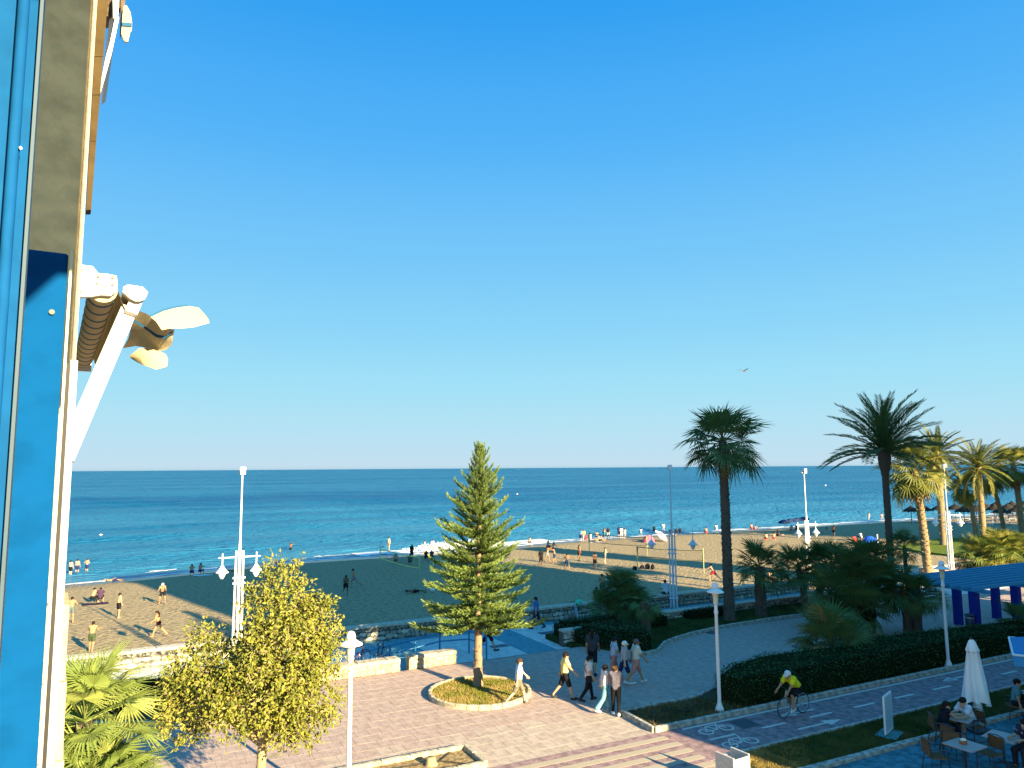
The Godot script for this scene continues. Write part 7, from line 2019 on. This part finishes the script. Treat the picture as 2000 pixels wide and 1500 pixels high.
		["sit_tee", Vector3(51.47, -1.70, -96.84), 200, DARK, black, black, "dark sitter on the lawn left of the golden palm trunk"],
		["lie", Vector3(53.08, -1.70, -96.09), 90, DARK, black, black, "figure lying on the lawn right of the golden palm trunk"],
		["sit", Vector3(22.19, -1.70, -65.62), 170, PALE, red, Color(0.6, 0.3, 0.3), "sitter with pale skin behind the scaly palm at the sea wall"]]
	for q in L:
		var d: Dictionary = P[q[0]]
		person(q[6], q[1], q[2], d, {"skin": q[3], "legs": q[4], "top": q[5], "hair": HAIR}, "", 0.042)
	# nets
	net("yellow volleyball net on the shaded sand left of the pine", Vector3(-13.65, -1.84, -77.62), Vector3(-8.55, -1.75, -69.43), 2.1, M.tape_yellow, 2.3)
	net("yellow volleyball net half hidden behind the pine", Vector3(-7.13, -1.73, -67.12), Vector3(-1.77, -1.70, -61.38), 2.1, M.tape_yellow, 2.3)
	net("volleyball net across the sunlit court between its yellow posts", Vector3(9.25, -1.84, -91.97), Vector3(15.34, -1.76, -86.71), 2.2, M.tape_dark, 2.35)
	net("volleyball net reaching the post beside the tall palm", Vector3(12.32, -1.71, -75.29), Vector3(18.01, -1.70, -71.73), 2.2, M.tape_dark, 2.4)
	var ball := thing("volleyball", "dark ball above the net post in the sunlit court", "ball", Vector3(11.721, 0.937, -71.000))
	var bs := Shape.new(); bs.blob(Vector3.ZERO, Vector3.ONE * 0.14, 8)
	part("shell", bs.done(), paint(0.05, 0.05, 0.06, 0.6), ball)
	# belongings
	bag("black sports bag at the foot of the net, leftmost", Vector3(12.01, -1.71, -74.93), black, 0.35)
	bag("dark bag in the pile by the net, small one", Vector3(12.84, -1.71, -75.63), Color(0.02, 0.02, 0.025), 0.35)
	bag("dark bag in the pile by the net, largest one", Vector3(13.39, -1.71, -75.59), Color(0.02, 0.02, 0.03), 0.5)
	bag("dark bag in the pile by the net, rightmost", Vector3(13.82, -1.70, -75.18), Color(0.015, 0.015, 0.02), 0.45)
	bag("white plastic bag beside the lying dark figure", Vector3(-6.65, -1.70, -62.60), white, 0.32)
	towel("dark towel under the sunlit sitting pair", Vector3(-32.22, -1.82, -58.70), 0.5, Color(0.03, 0.02, 0.05))
	towel("white towel beside the right waterside sitter in the shade", Vector3(-30.73, -1.98, -75.08), 0.3, white)
	towel("pale towel behind the sitters beyond the left net", Vector3(-8.29, -1.87, -83.77), 0.4, Color(0.35, 0.5, 0.55))
	towel("white towel in front of the waterside group", Vector3(11.49, -1.95, -104.81), 0.3, white)
	tent("pink dome tent by the water left of the grey mast", Vector3(18.58, -1.87, -103.53), 0.3, Color(0.55, 0.12, 0.18), Vector3(0.9, 0.95, 0.8))
	parasol("tilted lilac and white parasol beside the pink tent", Vector3(19.90, -1.88, -104.90), 1.5, 1.05, Color(0.62, 0.58, 0.72), white, Vector3(0.5, 0.3, -0.5))
	tent("bright blue dome tent on the sand left of the date palm's trunk", Vector3(45.99, -1.71, -97.31), 0.2, Color(0.015, 0.09, 0.50), Vector3(1.15, 1.05, 0.9))
	var rc := thing("beach_chair", "red low beach chair beside the blue tent", "chair", Vector3(44.47, -1.71, -97.46), 0.7)
	var g := Shape.new()
	g.bevel_box(Vector3(0, 0.3, 0), Vector3(0.6, 0.06, 0.55), 0.01); 
	part("seat", g.done(), paint(0.5, 0.03, 0.03, 0.8), rc)
	g = Shape.new(); g.bevel_box(Vector3(0, 0.62, -0.34), Vector3(0.6, 0.06, 0.7), 0.01, Basis(Vector3.RIGHT, 1.2))
	part("backrest", g.done(), paint(0.5, 0.03, 0.03, 0.8), rc)
	for x in [-0.3, 0.3]: part("frame", tube_mesh([Vector3(x, 0, 0.28), Vector3(x, 0.32, -0.25), Vector3(x, 0, -0.4)], [0.02], 6), M.steel, rc)
	for q in [["navy parasol, leftmost of the waterside cluster near the third mast", Vector3(42.16, -1.87, -117.03)], ["navy parasol, second of the waterside cluster near the third mast", Vector3(44.30, -1.88, -119.78)], ["navy parasol, third of the waterside cluster near the third mast", Vector3(46.07, -1.89, -121.64)], ["navy parasol, rightmost of the waterside cluster near the third mast", Vector3(47.77, -1.90, -123.66)]]:
		parasol(q[0], q[1], 2.0, 0.95, Color(0.012, 0.02, 0.06), Color(0.03, 0.06, 0.13), Vector3(0.08, 0, 0.06), "navy parasols by the water")
	var post := thing("marker_post", "thin white marker post on the sand left of the date palm's trunk", "post", Vector3(43.51, -1.70, -90.22), 0.0)
	part("post", tube_mesh([Vector3.ZERO, Vector3(0, 1.9, 0)], [0.07], 8), M.lamp_white, post)
	# thatched umbrellas and loungers of the beach club far right
	var first: Node3D = null
	var r := RandomNumberGenerator.new(); r.seed = 19
	var k := 0
	for row in 3:
		for i in 9:
			var s := 126.0 + i * 4.6 + row * 1.5 + r.randf_range(-0.6, 0.6); var t := 88.5 - row * 6.0 + r.randf_range(-0.4, 0.4)
			if row > 0 and i == 0: continue
			var words: String = "thatched umbrella of the far beach club, %s row, %s" % [["front", "middle", "rear"][row], ["leftmost", "second from left", "third from left", "fourth from left", "middle one", "fourth from right", "third from right", "second from right", "rightmost"][i]]
			if first == null: first = straw_umbrella(words, on_sand(s, t))
			else: copy(first, words, on_sand(s, t), r.randf() * 6)
	var kinds: Array = []
	for row in 3:
		for i in 12:
			var s := 125.0 + i * 3.6 + row * 1.3; var t := 86.0 - row * 5.5
			var lab := "pale sun lounger among the thatched umbrellas of the far beach club"
			if kinds.size() < 2: kinds.append(lounger(lab, on_sand(s, t), TURN + 2.2, kinds.size() == 0))
			else: copy(kinds[(i + row) % 2], lab, on_sand(s, t), TURN + 2.2 + r.randf_range(-0.2, 0.2))
	# the low purple-shaded wall by the fourth mast
	var w := thing("garden_wall", "low plain garden wall right of the fourth mast", "wall", at(62.4, 43.0, -1.5), TURN)
	part("wall", box_mesh(Vector3(14.0, 1.7, 0.4), Vector3(7.0, 0.0, 0)), rough_mat(0.30, 0.24, 0.24, 1.5), w)
	part("coping", box_mesh(Vector3(14.1, 0.1, 0.5), Vector3(7.0, 0.9, 0), 0.02), M.coping, w)
